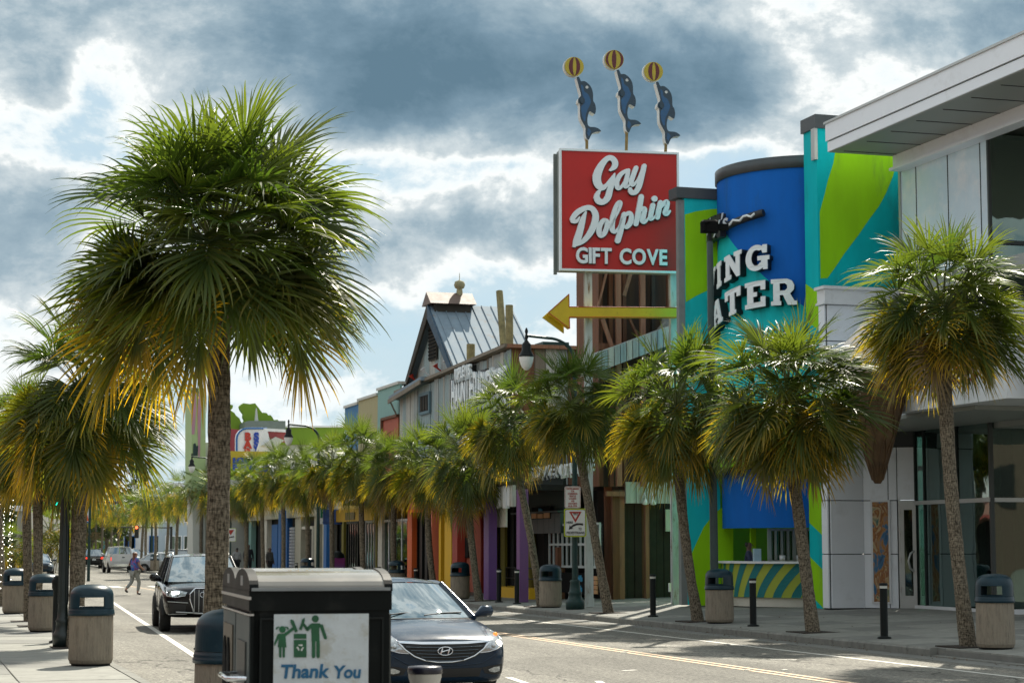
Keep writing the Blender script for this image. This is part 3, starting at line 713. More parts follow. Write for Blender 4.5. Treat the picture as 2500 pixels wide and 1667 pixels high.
M_letter = mat('white_letter', (.76, .82, .84), .5, var=.03)
M_ledge = mat('black_letter_side', (.012, .014, .016), .5, var=0)
M_red = mat('red_letter', (.42, .03, .015), .45, var=.05)

# ---- white candy shop with the big overhanging roof, far right
A, oa = bld('white_shop', 'white panelled shop with tall green glass and a deep overhanging roof at the right', 25, 46.7, .3)
def P_A(): return MB(oa)
# upper and lower core volumes
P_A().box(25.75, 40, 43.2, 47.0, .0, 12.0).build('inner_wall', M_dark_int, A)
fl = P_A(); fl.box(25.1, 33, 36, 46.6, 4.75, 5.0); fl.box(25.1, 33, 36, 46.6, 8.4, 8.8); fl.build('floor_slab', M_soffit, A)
# wing wall of big white panels (each a piece)
zr = [.33, 1.72, 3.10, 4.48, 5.86, 7.24, 8.2]
P_A().box(22.9, 23.85, 47.02, 47.36, .3, 4.9).build('panel_backing', M_joint, A); P_A().box(22.9, 24.9, 47.02, 47.36, 4.9, 8.2).build('panel_backing', M_joint, A)
def panel(v0, v1, u0, u1, z0, z1, name='wall_panel', m=M_panel): P_A().bbox(v0, v1, u0, u1, z0, z1, .01).build(name, m, A)
for a, b in zip(zr[:-1], zr[1:]):
    panel(22.93, 24.93 if a > 4.4 else 23.87, 46.97, 47.02, a + .012, b - .012)
    panel(22.85, 22.90, 47.0, 47.34, a + .012, b - .012)
cor = P_A(); cor.box(22.8, 25.0, 46.88, 47.42, 8.2, 8.26); cor.box(22.84, 25.0, 46.92, 47.38, 8.26, 8.60); cor.box(22.78, 25.0, 46.86, 47.44, 8.60, 8.68); cor.build('cornice', M_white, A)
# recessed front wall v = 25 between the wing and the glass
us = [46.97, 45.75, 45.35, 44.6]
uA = [U(2107, 1400, 25), U(2172, 1400, 25), U(2194, 1400, 25), U(2240, 1400, 25)]
P_A().box(25.06, 25.5, 36, 49.2, .3, 12.1).build('glass_backing', M_dark_int, A) if False else None
P_A().box(25.03, 25.3, uA[3], 47.1, 4.9, 8.75).build('panel_backing', M_joint, A)
DA, DB_ = Vector((23.87, 47.0)), Vector((25.0, uA[3]))
dd_ = (DB_ - DA).normalized(); dn_ = Vector((dd_.y, -dd_.x))
def tpx(px):
    r = ray(px, 1400); q = Vector((CT * r.x + ST * r.y, -ST * r.x + CT * r.y)); q.normalize()
    k = q.x * dd_.y - q.y * dd_.x; return (DA.y * q.x - DA.x * q.y) / -k if k else 0
def dz(px, py):
    t = tpx(px); P = DA + dd_ * t; r = ray(px, py); f_ = P.length / math.hypot(CT * r.x + ST * r.y, -ST * r.x + CT * r.y); return CAMH + r.z * f_
def dslab(mb, t0, t1, z0, z1, a, b):       # a, b: offsets towards the viewer
    P = lambda t, o: DA + dd_ * t + dn_ * o
    mb.prism([(P(t0, b).x, P(t0, b).y, z0), (P(t1, b).x, P(t1, b).y, z0), (P(t1, b).x, P(t1, b).y, z1), (P(t0, b).x, P(t0, b).y, z1)], tuple(dn_ * (a - b)) + (0,)); return mb
if (DA + dn_ * 1).length > DA.length: dn_ = -dn_
T = [0, tpx(2172), tpx(2194), (DB_ - DA).length]
dslab(P_A(), 0, T[2], .3, 4.9, -.2, -.02).build('panel_backing', M_joint, A); dslab(P_A(), T[2], T[3], 3.14, 4.9, -.2, -.02).build('panel_backing', M_joint, A)
for a, b in zip(zr[:-1], zr[1:]):
    if a < 4.4:
        for t0, t1 in (((0, T[1]), (T[1], T[2])) if a < 3.0 else ((0, T[1]), (T[1], T[2]), (T[2], T[3]))): dslab(P_A(), t0 + .012, t1 - .012, a + .012, b - .012, -.02, .01).build('wall_panel', M_panel, A)
pt0, pt1 = tpx(2133), tpx(2174) - .03; pz0, pz1 = dz(2150, 1468), dz(2150, 1225)
dslab(P_A(), pt0 - .05, pt1 + .05, pz0 - .05, pz1 + .05, .01, .05).build('poster_frame', M_white, A)
def poster_mat():
    m = bpy.data.materials.new('poster_print'); m.use_nodes = True; nt = m.node_tree; nd = nt.nodes; lk = nt.links; b = nd['Principled BSDF']
    t = nd.new('ShaderNodeTexCoord'); mp = nd.new('ShaderNodeMapping'); mp.inputs['Scale'].default_value = (2.2, 2.2, 1.1); lk.new(t.outputs['Object'], mp.inputs[0])
    n = nd.new('ShaderNodeTexNoise'); n.inputs['Scale'].default_value = 1.5; n.inputs['Detail'].default_value = 5; n.inputs['Distortion'].default_value = 1.4; lk.new(mp.outputs[0], n.inputs['Vector'])
    r = nd.new('ShaderNodeValToRGB'); lk.new(n.outputs['Fac'], r.inputs[0]); e = r.color_ramp.elements
    for p_, c in ((.30, (.01, .05, .14)), (.42, (.03, .16, .30)), (.48, (.40, .20, .05)), (.54, (.22, .07, .02)), (.60, (.50, .38, .2)), (.70, (.02, .13, .11))):
        q = e.new(p_); q.color = (*c, 1)
    lk.new(r.outputs[0], b.inputs['Base Color']); b.inputs['Roughness'].default_value = .3; return m
dslab(P_A(), pt0, pt1, pz0, pz1, .05, .056).build('poster', poster_mat(), A)
t0, t1, zt = tpx(2201), T[3] - .01, 3.02
d = P_A()
for a in ((t0 + .0, t0 + .09, .34, zt), (t1 - .09, t1, .34, zt), (t0 + .09, t1 - .09, zt - .16, zt), (t0 + .09, t1 - .09, .34, .66)): dslab(d, *a, -.02, .05)
dslab(d, t0 - .05, t0, .34, zt + .1, -.04, .03); dslab(d, t0, t1, zt + .0, zt + .08, -.04, .03)
do = d.build('door', M_alu, A)
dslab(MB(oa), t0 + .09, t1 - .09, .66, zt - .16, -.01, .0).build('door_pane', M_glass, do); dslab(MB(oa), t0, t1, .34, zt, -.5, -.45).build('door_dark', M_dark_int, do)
h = MB(oa); HP = lambda t, o, z: (*(DA + dd_ * t + dn_ * o), z)
h.tube([HP(t1 - .07, .05, 1.28), HP(t1 - .16, .12, 1.36), HP(t1 - .2, .13, 1.55), HP(t1 - .14, .12, 1.74), HP(t1 - .06, .05, 1.8)], .03, 8)
h.build('door_handle', M_alu, do)
for z in (.75, 1.5, 2.2, 2.75): MB(oa).tube([HP(t0 - .01, .06, z), HP(t0 - .01, .06, z + .14)], .014, 6).build('hinge', M_steel, do)
du1 = uA[3] + .08
# glass curtain wall, ground floor v = 25 from the door to the corner, then turning away (u = const)
ucor = U(2428, 1480, 25); ug0 = du1 - .08
def pane(v0, v1, u0, u1, z0, z1, m): P_A().box(v0, v1, u0, u1, z0, z1).build('glass_pane', m, A)
cuts = [ug0, U(2262, 1400, 25), U(2343, 1400, 25), U(2424, 1400, 25), ucor]
for (z0, z1) in ((.42, 2.98), (3.08, 5.0)):
    for a, b in zip(cuts[:-1], cuts[1:]): pane(25.0, 25.02, b + .02, a - .02, z0, z1, M_glass)
    for a, b in ((25.02, 26.35), (26.4, 28.4), (28.45, 30.5)): pane(a + .02, b, ucor - .01, ucor + .01, z0, z1, M_glass)
for a in cuts:
    P_A().box(24.96, 25.06, a - .02, a + .02, .42, 5.0).build('mullion', M_mull, A)
for a in (26.37, 28.42): P_A().box(a - .025, a + .025, ucor - .05, ucor + .05, .42, 5.0).build('mullion', M_mull, A)
t_ = P_A(); t_.box(24.92, 25.05, ucor, ug0, 2.98, 3.08); t_.box(25.05, 31, ucor - .05, ucor + .05, 2.98, 3.08); t_.build('transom', M_alu, A)
b_ = P_A(); b_.box(24.9, 25.06, ucor, ug0, .3, .42); b_.box(24.9, 31, ucor - .08, ucor + .06, .3, .42); b_.build('plinth', M_white, A)
# things behind the ground floor glass: folded curtain strips of pale vertical blinds
bl_ = P_A()
for k in range(5):
    u = ucor + .5 + k * .75; bl_.box(25.5, 25.56, u, u + .22, .45, 4.7)
for k in range(3): bl_.box(25.9 + k * 1.6, 26.3 + k * 1.6, ucor + .5, ucor + .56, .45, 4.7)
bl_.build('window_backing', mat('blind_fabric', (.22, .38, .32), .8), A)
# upper glass v = 25, z 8.8 - 12.1, sky reflection painted on opaque panes, then turning
uc2 = U(2416, 600, 25)
cuts2 = [46.7, U(2240, 600, 25), U(2318, 600, 25), U(2398, 600, 25), uc2]
for a, b in zip(cuts2[:-1], cuts2[1:]):
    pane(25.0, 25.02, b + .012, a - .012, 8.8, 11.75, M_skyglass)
    P_A().box(24.985, 25.03, b - .012, b + .012, 8.8, 11.75).build('mullion', M_mull, A)
P_A().box(24.96, 25.06, 46.7, 46.78, 8.7, 12.1).build('mullion', M_alu, A)
for a, b in ((25.02, 26.5), (26.6, 29), (29.1, 31)):
    pane(a + .03, b - .03, uc2 - .01, uc2 + .01, 9.3, 11.9, M_glass); P_A().box(b - .03, b + .07, uc2 - .06, uc2 + .06, 8.8, 11.9).build('mullion', M_mull, A)
    pane(a + .03, b - .03, uc2 - .01, uc2 + .01, 7.0, 9.2, M_glass)
b_ = P_A(); b_.box(25.02, 31, uc2 - .08, uc2 + .06, 9.2, 9.3); b_.box(24.98, 25.06, uc2 - .05, uc2 + .02, 6.9, 12.1); b_.build('transom', M_mull, A)
ub_ = P_A()
for a, b in zip(cuts2[:-1], cuts2[1:]): ub_.box(25.1, 25.13, b + .03, a - .03, 8.8, 11.75)
ub_.build('window_backing', mat('reflected_sky_sheet', (.70, .82, .90), .8, var=.12, vs=.7), A)  # pale sheets added behind the upper panes to imitate reflected sky
# roof: fascia, soffit, inner beam
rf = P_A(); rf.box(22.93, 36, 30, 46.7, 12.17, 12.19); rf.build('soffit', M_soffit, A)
for k in range(12): P_A().box(23.2, 25.2, 46.4 - 1.3 * k - .01, 46.4 - 1.3 * k + .01, 12.155, 12.17).build('soffit_seam', M_joint, A) if k < 9 else None
P_A().box(22.90, 36, 30, 46.73, 12.19, 12.44).build('fascia', M_panel, A)
P_A().box(22.93, 36, 30, 46.70, 12.44, 12.47).build('fascia_groove', M_joint, A)
P_A().box(22.86, 36, 30, 46.77, 12.47, 12.92).build('fascia', M_panel, A)
P_A().box(22.82, 36, 30, 46.8, 12.92, 12.98).build('roof_edge', M_alu, A)
bm_ = P_A(); bm_.box(24.72, 24.99, 30, 46.6, 11.82, 12.165); bm_.box(24.6, 25.0, 30, 46.6, 11.75, 11.82); bm_.build('roof_beam', M_panel, A)
# canopy band with the sign letters, projecting over the entrance
ub0 = U(2172, 1000, 21.9); ub1 = U(2459, 970, 21.9)
P_A().box(21.9, 24.4, ub1, ub0, 4.98, 7.0).build('sign_band', M_white, A)
P_A().box(22.9, 24.9, ub0, 46.95, 5.0, 7.0).build('band_return', M_panel, A)
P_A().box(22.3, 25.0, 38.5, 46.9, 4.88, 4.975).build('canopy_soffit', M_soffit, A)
P_A().box(22.2, 25.0, 36, ub1 - .5, 4.98, 7.2).build('sign_band', M_panel, A)
tx = 'I LOVE SUGAR'; L0 = ub0 - .25; L1 = ub1 + .55
step = (L0 - L1) / 12
for k, chh in enumerate(tx):
    if chh == ' ': continue
    uu = L0 - step * (k + .5); zz = 5.50
    big = text_mesh('letter_' + chh.lower() if False else 'sign_letter', chh, 1.25, M_red, .03, .035, sx=.62)
    o = link('sign_letter', big, A, (21.86 - 25, uu - 46.7, zz - .3), -PI / 2)
    link('letter_face', text_mesh('letter_face', chh, 1.25, M_white, .012, -.012, sx=.62), o, (0, -.03, 0))
# giant waffle cone hanging under the canopy corner
tip_u, tip_z = on_v(2143, 1180, 21.3)
cone = empty('waffle_cone', S(21.3, tip_u, tip_z), 0, 'giant brown waffle ice cream cone hanging point down beside the white shop front', 'sign sculpture')
M_waf = mat('waffle', (.10, .055, .022), .6, var=.5, vs=3, bump=.5, bs=9)
cn = MB(); cn.lathe([(.0, 0), (.07, .0), (.12, .08), (.42, 1.15), (.78, 2.35), (.86, 2.45), (.80, 2.5), (0, 2.5)], n=20)
cn.build('cone', M_waf, cone)
gr = MB()
for k in range(10):
    for sgn in (1, -1):
        pts = [((.12 + (.78 - .12) * t_ / 9 + .006) * math.cos(k * .628 + sgn * t_ * .16), (.12 + (.78 - .12) * t_ / 9 + .006) * math.sin(k * .628 + sgn * t_ * .16), .08 + 2.27 * t_ / 9) for t_ in range(10)]
        gr.tube(pts, .016, 4, False)
gr.build('waffle_ridge', M_waf, cone)
sc = MB(); sc.lathe([(.80, 2.5), (.88, 2.62), (.84, 2.85), (.74, 3.0), (.76, 3.15), (.55, 3.4), (.45, 3.5), (.25, 3.75), (0, 3.9)], n=24)
sc.build('ice_cream', mat('cream_plaster', (.78, .70, .64), .45, var=.1), cone)

# ---- theatre: teal tower wall, blue drum, green wing, ticket booth
B_, ob = bld('moving_theatre', 'turquoise lime and cobalt blue theatre with a round drum front', 23.1, 50, .3)
def P_B(): return MB(ob)
UT = 47.8; 
tw = P_B(); tw.box(23.1, 23.84, UT, UT + .8, .3, 4.95); tw.box(23.1, 30, UT, UT + .8, 4.95, 13.05); tw.build('tower_wall', M_teal, B_)
P_B().box(23.04, 30.1, UT - .06, UT + .86, 13.05, 13.42).build('coping', M_cap, B_)
P_B().box(23.03, 23.12, UT - .02, UT + .2, 12.2, 13.05).build('downpipe', M_alu, B_)
def paint_u(pts, u, m, name='painted_band', t=.006):   # flat paint on a wall facing the camera side
    q = [(*on_u(x, y, u),) for x, y in pts]
    mb = P_B(); mb.prism([(v, u - t, z) for v, z in q], (0, t * .9, 0)); return mb.build(name, m, B_)
paint_u([(2047, 300), (2044, 330), (2040, 365), (2034, 400), (2021, 441), (2013, 475), (2001, 518), (2003, 680), (2020, 679), (2041, 650), (2063, 617), (2095, 575), (2121, 537), (2145, 505), (2163, 472), (2180, 430), (2193, 384), (2205, 330), (2214, 300)], UT, M_lime)
# street-facing edge of the tower with bands of lime
for z0, z1, m in ((.3, 1.3, M_lime), (2.2, 3.4, M_lime), (4.3, 5.4, M_lime), (7.6, 8.6, M_lime)):
    P_B().prism([(23.095, UT - .002, z0), (23.095, UT + .8, z0 + .35), (23.095, UT + .8, z1 + .35), (23.095, UT - .002, z1)], (.004, 0, 0)).build('painted_band', m, B_)
# narrow strip of the tower left of the white shop, banded
for z0, z1, m in ((.3, 1.05, M_lime), (1.9, 2.8, M_lime), (3.5, 4.4, M_lime)):
    P_B().prism([(23.1, UT - .005, z0), (23.5, UT - .005, z0 - .15), (23.5, UT - .005, z1 - .15), (23.1, UT - .005, z1)], (0, .004, 0)).build('painted_band', m, B_)
# drum
DC = Vector((24.35, 51.15)); DR = 2.52; ZB, ZT = 4.3, 12.2
def dang(px, py, z=None):       # angle and height where the ray meets the drum
    r = ray(px, py); dv, du, dz = CT * r.x + ST * r.y, -ST * r.x + CT * r.y, r.z
    a = dv * dv + du * du; b = -2 * (dv * DC.x + du * DC.y); c = DC.x ** 2 + DC.y ** 2 - DR * DR
    disc = max(0, b * b - 4 * a * c); t = (-b - math.sqrt(disc)) / (2 * a)
    return math.atan2(du * t - DC.y, dv * t - DC.x), CAMH + dz * t
a_edge = [dang(1764, 560)[0], dang(1776, 575)[0], dang(1900, 706)[0], dang(2003, 775)[0]]
bz = [dang(1764, 560)[1], dang(1776, 575)[1], dang(1900, 706)[1], dang(2003, 775)[1]]
ks = sorted(zip([a if a > 0 else a + 2 * PI for a in a_edge], bz))
def zbound(a):
    a = a if a > 0 else a + 2 * PI
    if a <= ks[0][0]: return ks[0][1] + (a - ks[0][0]) * 2
    if a >= ks[-1][0]: return ks[-1][1] + (a - ks[-1][0]) * 4
    for (a0, z0), (a1, z1) in zip(ks[:-1], ks[1:]):
        if a0 <= a <= a1: return z0 + (z1 - z0) * (a - a0) / (a1 - a0)
NA = 96; d1 = P_B(); d2 = P_B(); d1.smooth = d2.smooth = True
for k in range(NA):
    a0, a1 = 2 * PI * k / NA, 2 * PI * (k + 1) / NA
    p = lambda a, z, r=DR: (DC.x + r * math.cos(a), DC.y + r * math.sin(a), z)
    z0 = max(ZB, min(ZT, zbound(a0))); z1 = max(ZB, min(ZT, zbound(a1 if a1 < 2 * PI else a1)))
    d1.quad(p(a0, ZB), p(a1, ZB), p(a1, z1), p(a0, z0)); d2.quad(p(a0, z0), p(a1, z1), p(a1, ZT), p(a0, ZT))
d1.build('drum_lower_band', M_teal2, B_); d2.build('drum', M_blue, B_)
P_B().lathe([(DR + .0, ZT), (DR + .05, ZT), (DR + .05, ZT + .33), (DR - .2, ZT + .34), (0, ZT + .3)], tuple(DC), 64).build('coping', M_cap, B_)
# slab-serif letters, 5 x 7 grid outlines in a unit box (width 1, height 1.25)
def slab(ch):
    H = 1.3
    if ch == 'I': return [[(.2, 0), (.8, 0), (.8, .25), (.68, .25), (.68, H - .25), (.8, H - .25), (.8, H), (.2, H), (.2, H - .25), (.32, H - .25), (.32, .25), (.2, .25)]]
    if ch == 'T': return [[(.28, 0), (.72, 0), (.72, .2), (.64, .2), (.64, H - .25), (.78, H - .25), (.78, H - .48), (1, H - .48), (1, H), (0, H), (0, H - .48), (.22, H - .48), (.22, H - .25), (.36, H - .25), (.36, .2), (.28, .2)]]
    if ch == 'E': return [[(0, 0), (1, 0), (1, .5), (.78, .5), (.78, .25), (.42, .25), (.42, .54), (.6, .54), (.6, .76), (.42, .76), (.42, H - .25), (.78, H - .25), (.78, H - .46), (1, H - .46), (1, H), (0, H), (0, H - .22), (.12, H - .22), (.12, .22), (0, .22)]]
    if ch == 'N': return [[(0, 0), (.44, 0), (.44, .22), (.34, .22), (.34, .78), (.76, 0), (.94, 0), (.94, H - .22), (1.04, H - .22), (1.04, H), (.62, H), (.62, H - .22), (.72, H - .22), (.72, .62), (.34, H), (0, H), (0, H - .22), (.1, H - .22), (.1, .22), (0, .22)]]
    if ch == 'V': return [[(.40, 0), (.62, 0), (.92, H - .22), (1.02, H - .22), (1.02, H), (.6, H), (.6, H - .22), (.68, H - .22), (.53, .5), (.38, H - .22), (.46, H - .22), (.46, H), (0, H), (0, H - .22), (.1, H - .22)]]
    if ch == 'A': return [[(0, 0), (.42, 0), (.42, .2), (.34, .2), (.38, .36), (.66, .36), (.7, .2), (.62, .2), (.62, 0), (1.04, 0), (1.04, .2), (.95, .2), (.66, H), (.38, H), (.09, .2), (0, .2)], [(.43, .56), (.61, .56), (.52, .92)]]
    if ch == 'H': return [[(0, 0), (.42, 0), (.42, .2), (.34, .2), (.34, .52), (.68, .52), (.68, .2), (.6, .2), (.6, 0), (1.02, 0), (1.02, .2), (.93, .2), (.93, H - .2), (1.02, H - .2), (1.02, H), (.6, H), (.6, H - .2), (.68, H - .2), (.68, .76), (.34, .76), (.34, H - .2), (.42, H - .2), (.42, H), (0, H), (0, H - .2), (.09, H - .2), (.09, .2), (0, .2)]]
    if ch == 'M': return [[(0, 0), (.4, 0), (.4, .2), (.3, .2), (.3, .85), (.55, .35), (.62, .35), (.88, .85), (.88, .2), (.78, .2), (.78, 0), (1.2, 0), (1.2, .2), (1.1, .2), (1.1, H - .2), (1.2, H - .2), (1.2, H), (.82, H), (.6, .78), (.38, H), (0, H), (0, H - .2), (.1, H - .2), (.1, .2), (0, .2)]]
    def arc(cx, cy, rx, ry, a0, a1, n=12): return [(cx + rx * math.cos(R(a0 + (a1 - a0) * i / n)), cy + ry * math.sin(R(a0 + (a1 - a0) * i / n))) for i in range(n + 1)]
    if ch == 'O': return [arc(.55, .65, .53, .67, 0, 350, 20), arc(.55, .65, .24, .40, 0, 350, 20)]
    if ch == 'G': return [arc(.52, .66, .52, .68, 62, 300, 18) + [(.84, .12), (.84, 0), (1.02, 0), (1.02, .42), (1.1, .42), (1.1, .66), (.58, .66), (.58, .44), (.76, .44), (.76, .36)] + arc(.52, .66, .26, .42, 320, 62, 14)[::1] + [(.80, .80), (1.0, .80), (1.0, 1.3), (.78, 1.3), (.78, 1.22)]]
    if ch == 'R': return [[(0, 0), (.44, 0), (.44, .2), (.38, .2), (.38, .5), (.52, .5), (.72, 0), (1.12, 0), (1.12, .2), (1.0, .2), (.82, .56), (.98, .76), (1.0, .98), (.9, 1.2), (.7, 1.3), (0, 1.3), (0, 1.08), (.1, 1.08), (.1, .2), (0, .2)], [(.38, .72), (.6, .72), (.7, .82), (.7, .98), (.6, 1.08), (.38, 1.08)]]
def G_pts():
    return None
SLABC = {}
def drum_letter(ch, ac, zc, h, w, skew=0):
    """letter wrapped on the drum at angle ac; reading direction is towards smaller u (increasing angle)"""
    polys = slab(ch)
    if ch == 'G':
        def arc(cx, cy, rx, ry, a0, a1, n=14): return [(cx + rx * math.cos(R(a0 + (a1 - a0) * i / n)), cy + ry * math.sin(R(a0 + (a1 - a0) * i / n))) for i in range(n + 1)]
        outer = arc(.5, .65, .50, .66, 58, 305, 20); inner = arc(.5, .65, .23, .40, 318, 66, 16)
        polys = [outer + [(.80, .14), (.80, .02), (1.0, .02), (1.0, .50), (1.08, .50), (1.08, .72), (.56, .72), (.56, .50), (.72, .50), (.72, .38)] + [q for q in arc(.5, .65, .23, .40, -42, -300, 18)] + [(.74, 1.02), (.78, .86), (.98, .86), (.98, 1.28), (.80, 1.28)]]
    cuts = []
    for p in polys:                                  # subdivide long edges so that the outline can bend
        q = []
        for (x0, y0), (x1, y1) in zip(p, p[1:] + p[:1]):
            n = max(1, int(math.hypot(x1 - x0, y1 - y0) / .14))
            for i in range(n): q.append((x0 + (x1 - x0) * i / n, y0 + (y1 - y0) * i / n))
        cuts.append(q)
    def tf(co, dr):
        x = (co.x - .52) * w / 1.04; z = co.z / 1.3 * h
        a = ac + x / DR
        sl_ = max(0, (acG + .10 - a)) * DR; zd = .135 * sl_ ** 1.75
        return Vector((DC.x + (DR + dr - co.y) * math.cos(a) - ob[0], DC.y + (DR + dr - co.y) * math.sin(a) - ob[1], zc + z - zd - ob[2]))
    f_ = fill_mesh('letter_face', cuts, M_letter, .015, lambda c: tf(c, .27))
    k_ = fill_mesh('sign_letter', cuts, M_ledge, .12, lambda c: tf(c, .13))
    o = link('sign_letter', k_, B_); link('letter_face', f_, o)
def put(ch, x0, x1, yb, yt):
    xm = (x0 + x1) / 2; a0 = dang(x0, yb)[0] % (2 * PI); a1 = dang(x1, yb)[0] % (2 * PI); z0 = dang(xm, yb)[1]; z1 = dang(xm, yt)[1]
    drum_letter(ch, (a0 + a1) / 2, z0 + .05, z1 - z0, (a1 - a0) * DR)
# baseline heights from the two readable letters of each line
r1 = (dang(1862, 662)[1], dang(1862, 600)[1]); r2 = (dang(1862, 751)[1], dang(1862, 684)[1])
aG = (dang(1836, 660)[0] % (2 * PI), dang(1886, 660)[0] % (2 * PI)); wG = (aG[1] - aG[0]) * DR
stepA = (wG * 1.22) / DR; acG = sum(aG) / 2
hL = (r1[1] - r1[0]); 
for k, ch in enumerate('GNIVOM'):
    wk = wG * (.62 if ch == 'I' else 1)
    off = {0: 0, 1: .99, 2: 1.74, 3: 2.41, 4: 3.3, 5: 4.3}[k]
    drum_letter(ch, acG - stepA * off, r1[0] - .0 - .03 * k * k * .0, hL, wk)
aR = (dang(1895, 750)[0] % (2 * PI) + dang(1942, 750)[0] % (2 * PI)) / 2; aE = (dang(1836, 750)[0] % (2 * PI) + dang(1880, 750)[0] % (2 * PI)) / 2
st2 = aR - aE
for k, ch in enumerate('RETAEHT'):
    drum_letter(ch, aR - st2 * k, r2[0], hL * 1.02, wG * .94)
# small black hand-lettered plate with a wavy rope tail
pl = P_B(); 
a_s = dang(1772, 556)[0] % (2 * PI); z_s = dang(1772, 556)[1]
def dp(a, z, r=.25): return Vector((DC.x + (DR + r) * math.cos(a), DC.y + (DR + r) * math.sin(a), z))
m_ = P_B()
for k in range(9):
    a = a_s - .42 + k * .055; m_.add([dp(a, z_s - .32 + .1 * (k % 2), .1), dp(a + .06, z_s - .30, .1), dp(a + .06, z_s + .36, .1), dp(a, z_s + .34 - .08 * (k % 2), .1),
        dp(a, z_s - .32 + .1 * (k % 2), .3), dp(a + .06, z_s - .30, .3), dp(a + .06, z_s + .36, .3), dp(a, z_s + .34 - .08 * (k % 2), .3)], [(0, 1, 2, 3), (7, 6, 5, 4), (0, 4, 5, 1), (1, 5, 6, 2), (2, 6, 7, 3), (3, 7, 4, 0)])
m_.build('name_plate', M_ledge, B_)
def drum_text(txt, ac, z, size, r=.33):
    me = text_mesh('script_letter', txt, size, M_letter, .01, .012, shear=.3)
    for v in me.vertices:
        a = ac + v.co.x / DR; v.co = dp(a, z + v.co.z, r) - Vector(ob)
    link('script_letter', me, B_)
drum_text("Ripley's", a_s - .16, z_s - .12, .62)
tail = [dp(a_s + .12 + k * .045, z_s - .06 + .05 * math.sin(k * 1.9) + .022 * k, .3) for k in range(11)]
P_B().tube(tail, .035, 6).build('rope_tail', M_letter, B_)
P_B().tube([dp(a_s + .10 + k * .05, z_s - .06 + .022 * k, .2) for k in range(12)], .11, 6).build('rope_backing', M_ledge, B_)
# green and teal wing wall left of the drum, and below
UWg = 52.0
vw0 = on_u(1671, 500, UWg)[0]
ww = P_B(); ww.box(vw0, vw0 + 1.0, UWg, UWg + .5, .3, 4.3); ww.box(vw0, 26.5, UWg, UWg + .5, 4.3, 11.75); ww.build('wing_wall', M_teal2, B_)
P_B().box(vw0 - .18, vw0, UWg + .02, UWg + .22, .3, 11.7).build('grey_edge', mat('grey_cladding', (.20, .22, .22), .6, dirt=(.1, .1, .1), dirt_amt=.5), B_)
P_B().box(vw0 - .26, 26.5, UWg - .06, UWg + .56, 11.75, 12.06).build('coping', M_cap, B_)
paint_u([(1672, 524), (1700, 516), (1735, 511), (1790, 508), (1790, 690), (1765, 696), (1732, 707), (1700, 722), (1674, 738)], UWg, M_lime)
paint_u([(1683, 1363), (1700, 1325), (1718, 1286), (1743, 1254), (1760, 1240), (1790, 1230), (1790, 1476), (1684, 1478)], UWg, M_lime)
# booth under the drum: green room, blue curved blind, window grilles, striped counter
P_B().box(vw0 + .8, 27, UWg + 1.3, UWg + 1.6, .3, 4.3).build('booth_back_wall', mat('green_room', (.12, .40, .02), .8), B_)
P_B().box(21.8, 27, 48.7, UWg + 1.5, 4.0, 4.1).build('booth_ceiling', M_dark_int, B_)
ca0, ca1 = dang(1768, 1400)[0] % (2 * PI), 2 * PI - 1.25
def arcwall(name, r, z0, z1, m, a0=None, a1=None, n=40, th=.05, parent=None):
    a0 = a0 or ca0 - .35; a1 = a1 or ca1; mb = P_B(); mb.smooth = False
    for k in range(n):
        b0, b1 = a0 + (a1 - a0) * k / n, a0 + (a1 - a0) * (k + 1) / n
        q = lambda a, z, rr: (DC.x + rr * math.cos(a), DC.y + rr * math.sin(a), z)
        mb.add([q(b0, z0, r), q(b1, z0, r), q(b1, z1, r), q(b0, z1, r), q(b0, z0, r - th), q(b1, z0, r - th), q(b1, z1, r - th), q(b0, z1, r - th)],
               [(0, 1, 2, 3), (7, 6, 5, 4), (3, 2, 6, 7), (0, 4, 5, 1)])
    return mb.build(name, m, parent or B_)
zc0, zc1 = .55, 1.46
arcwall('counter_plinth', 2.42, .3, zc0, M_offwhite)
arcwall('counter', 2.5, zc0, zc1, mat('counter_yellow', (.34, .40, .04), .6, var=.06))
arcwall('counter_top', 2.62, zc1, zc1 + .06, M_white, th=.5)
arcwall('blue_blind', 2.46, 2.42, 4.0, M_blue)
arcwall('booth_canopy', 2.95, 4.08, 4.3, M_lime, th=.6)
arcwall('booth_canopy', 2.8, 4.3, 4.55, mat('pale_green_trim', (.42, .50, .36), .6), th=.6)
M_stripe = mat('counter_teal', (.0, .16, .17), .6, var=.05)
for k in range(11):
    b0 = ca0 - .25 + k * .155 + .004 * k * k; b1 = b0 + .06 + .006 * k
    if b1 + .5 > ca1 + .55: break
    mb = P_B(); nn = 8
    for i in range(nn):
        t0, t1 = i / nn, (i + 1) / nn
        sh = lambda t: .09 * k * .5 * t ** 1.4
        q = lambda a, z: (DC.x + 2.508 * math.cos(a), DC.y + 2.508 * math.sin(a), z)
        mb.quad(q(b0 + sh(t0), zc0 + (zc1 - zc0) * t0), q(b1 + sh(t0) + .03 * t0, zc0 + (zc1 - zc0) * t0), q(b1 + sh(t1) + .03 * t1, zc0 + (zc1 - zc0) * t1), q(b0 + sh(t1), zc0 + (zc1 - zc0) * t1))
    mb.build('painted_stripe', M_stripe, B_)
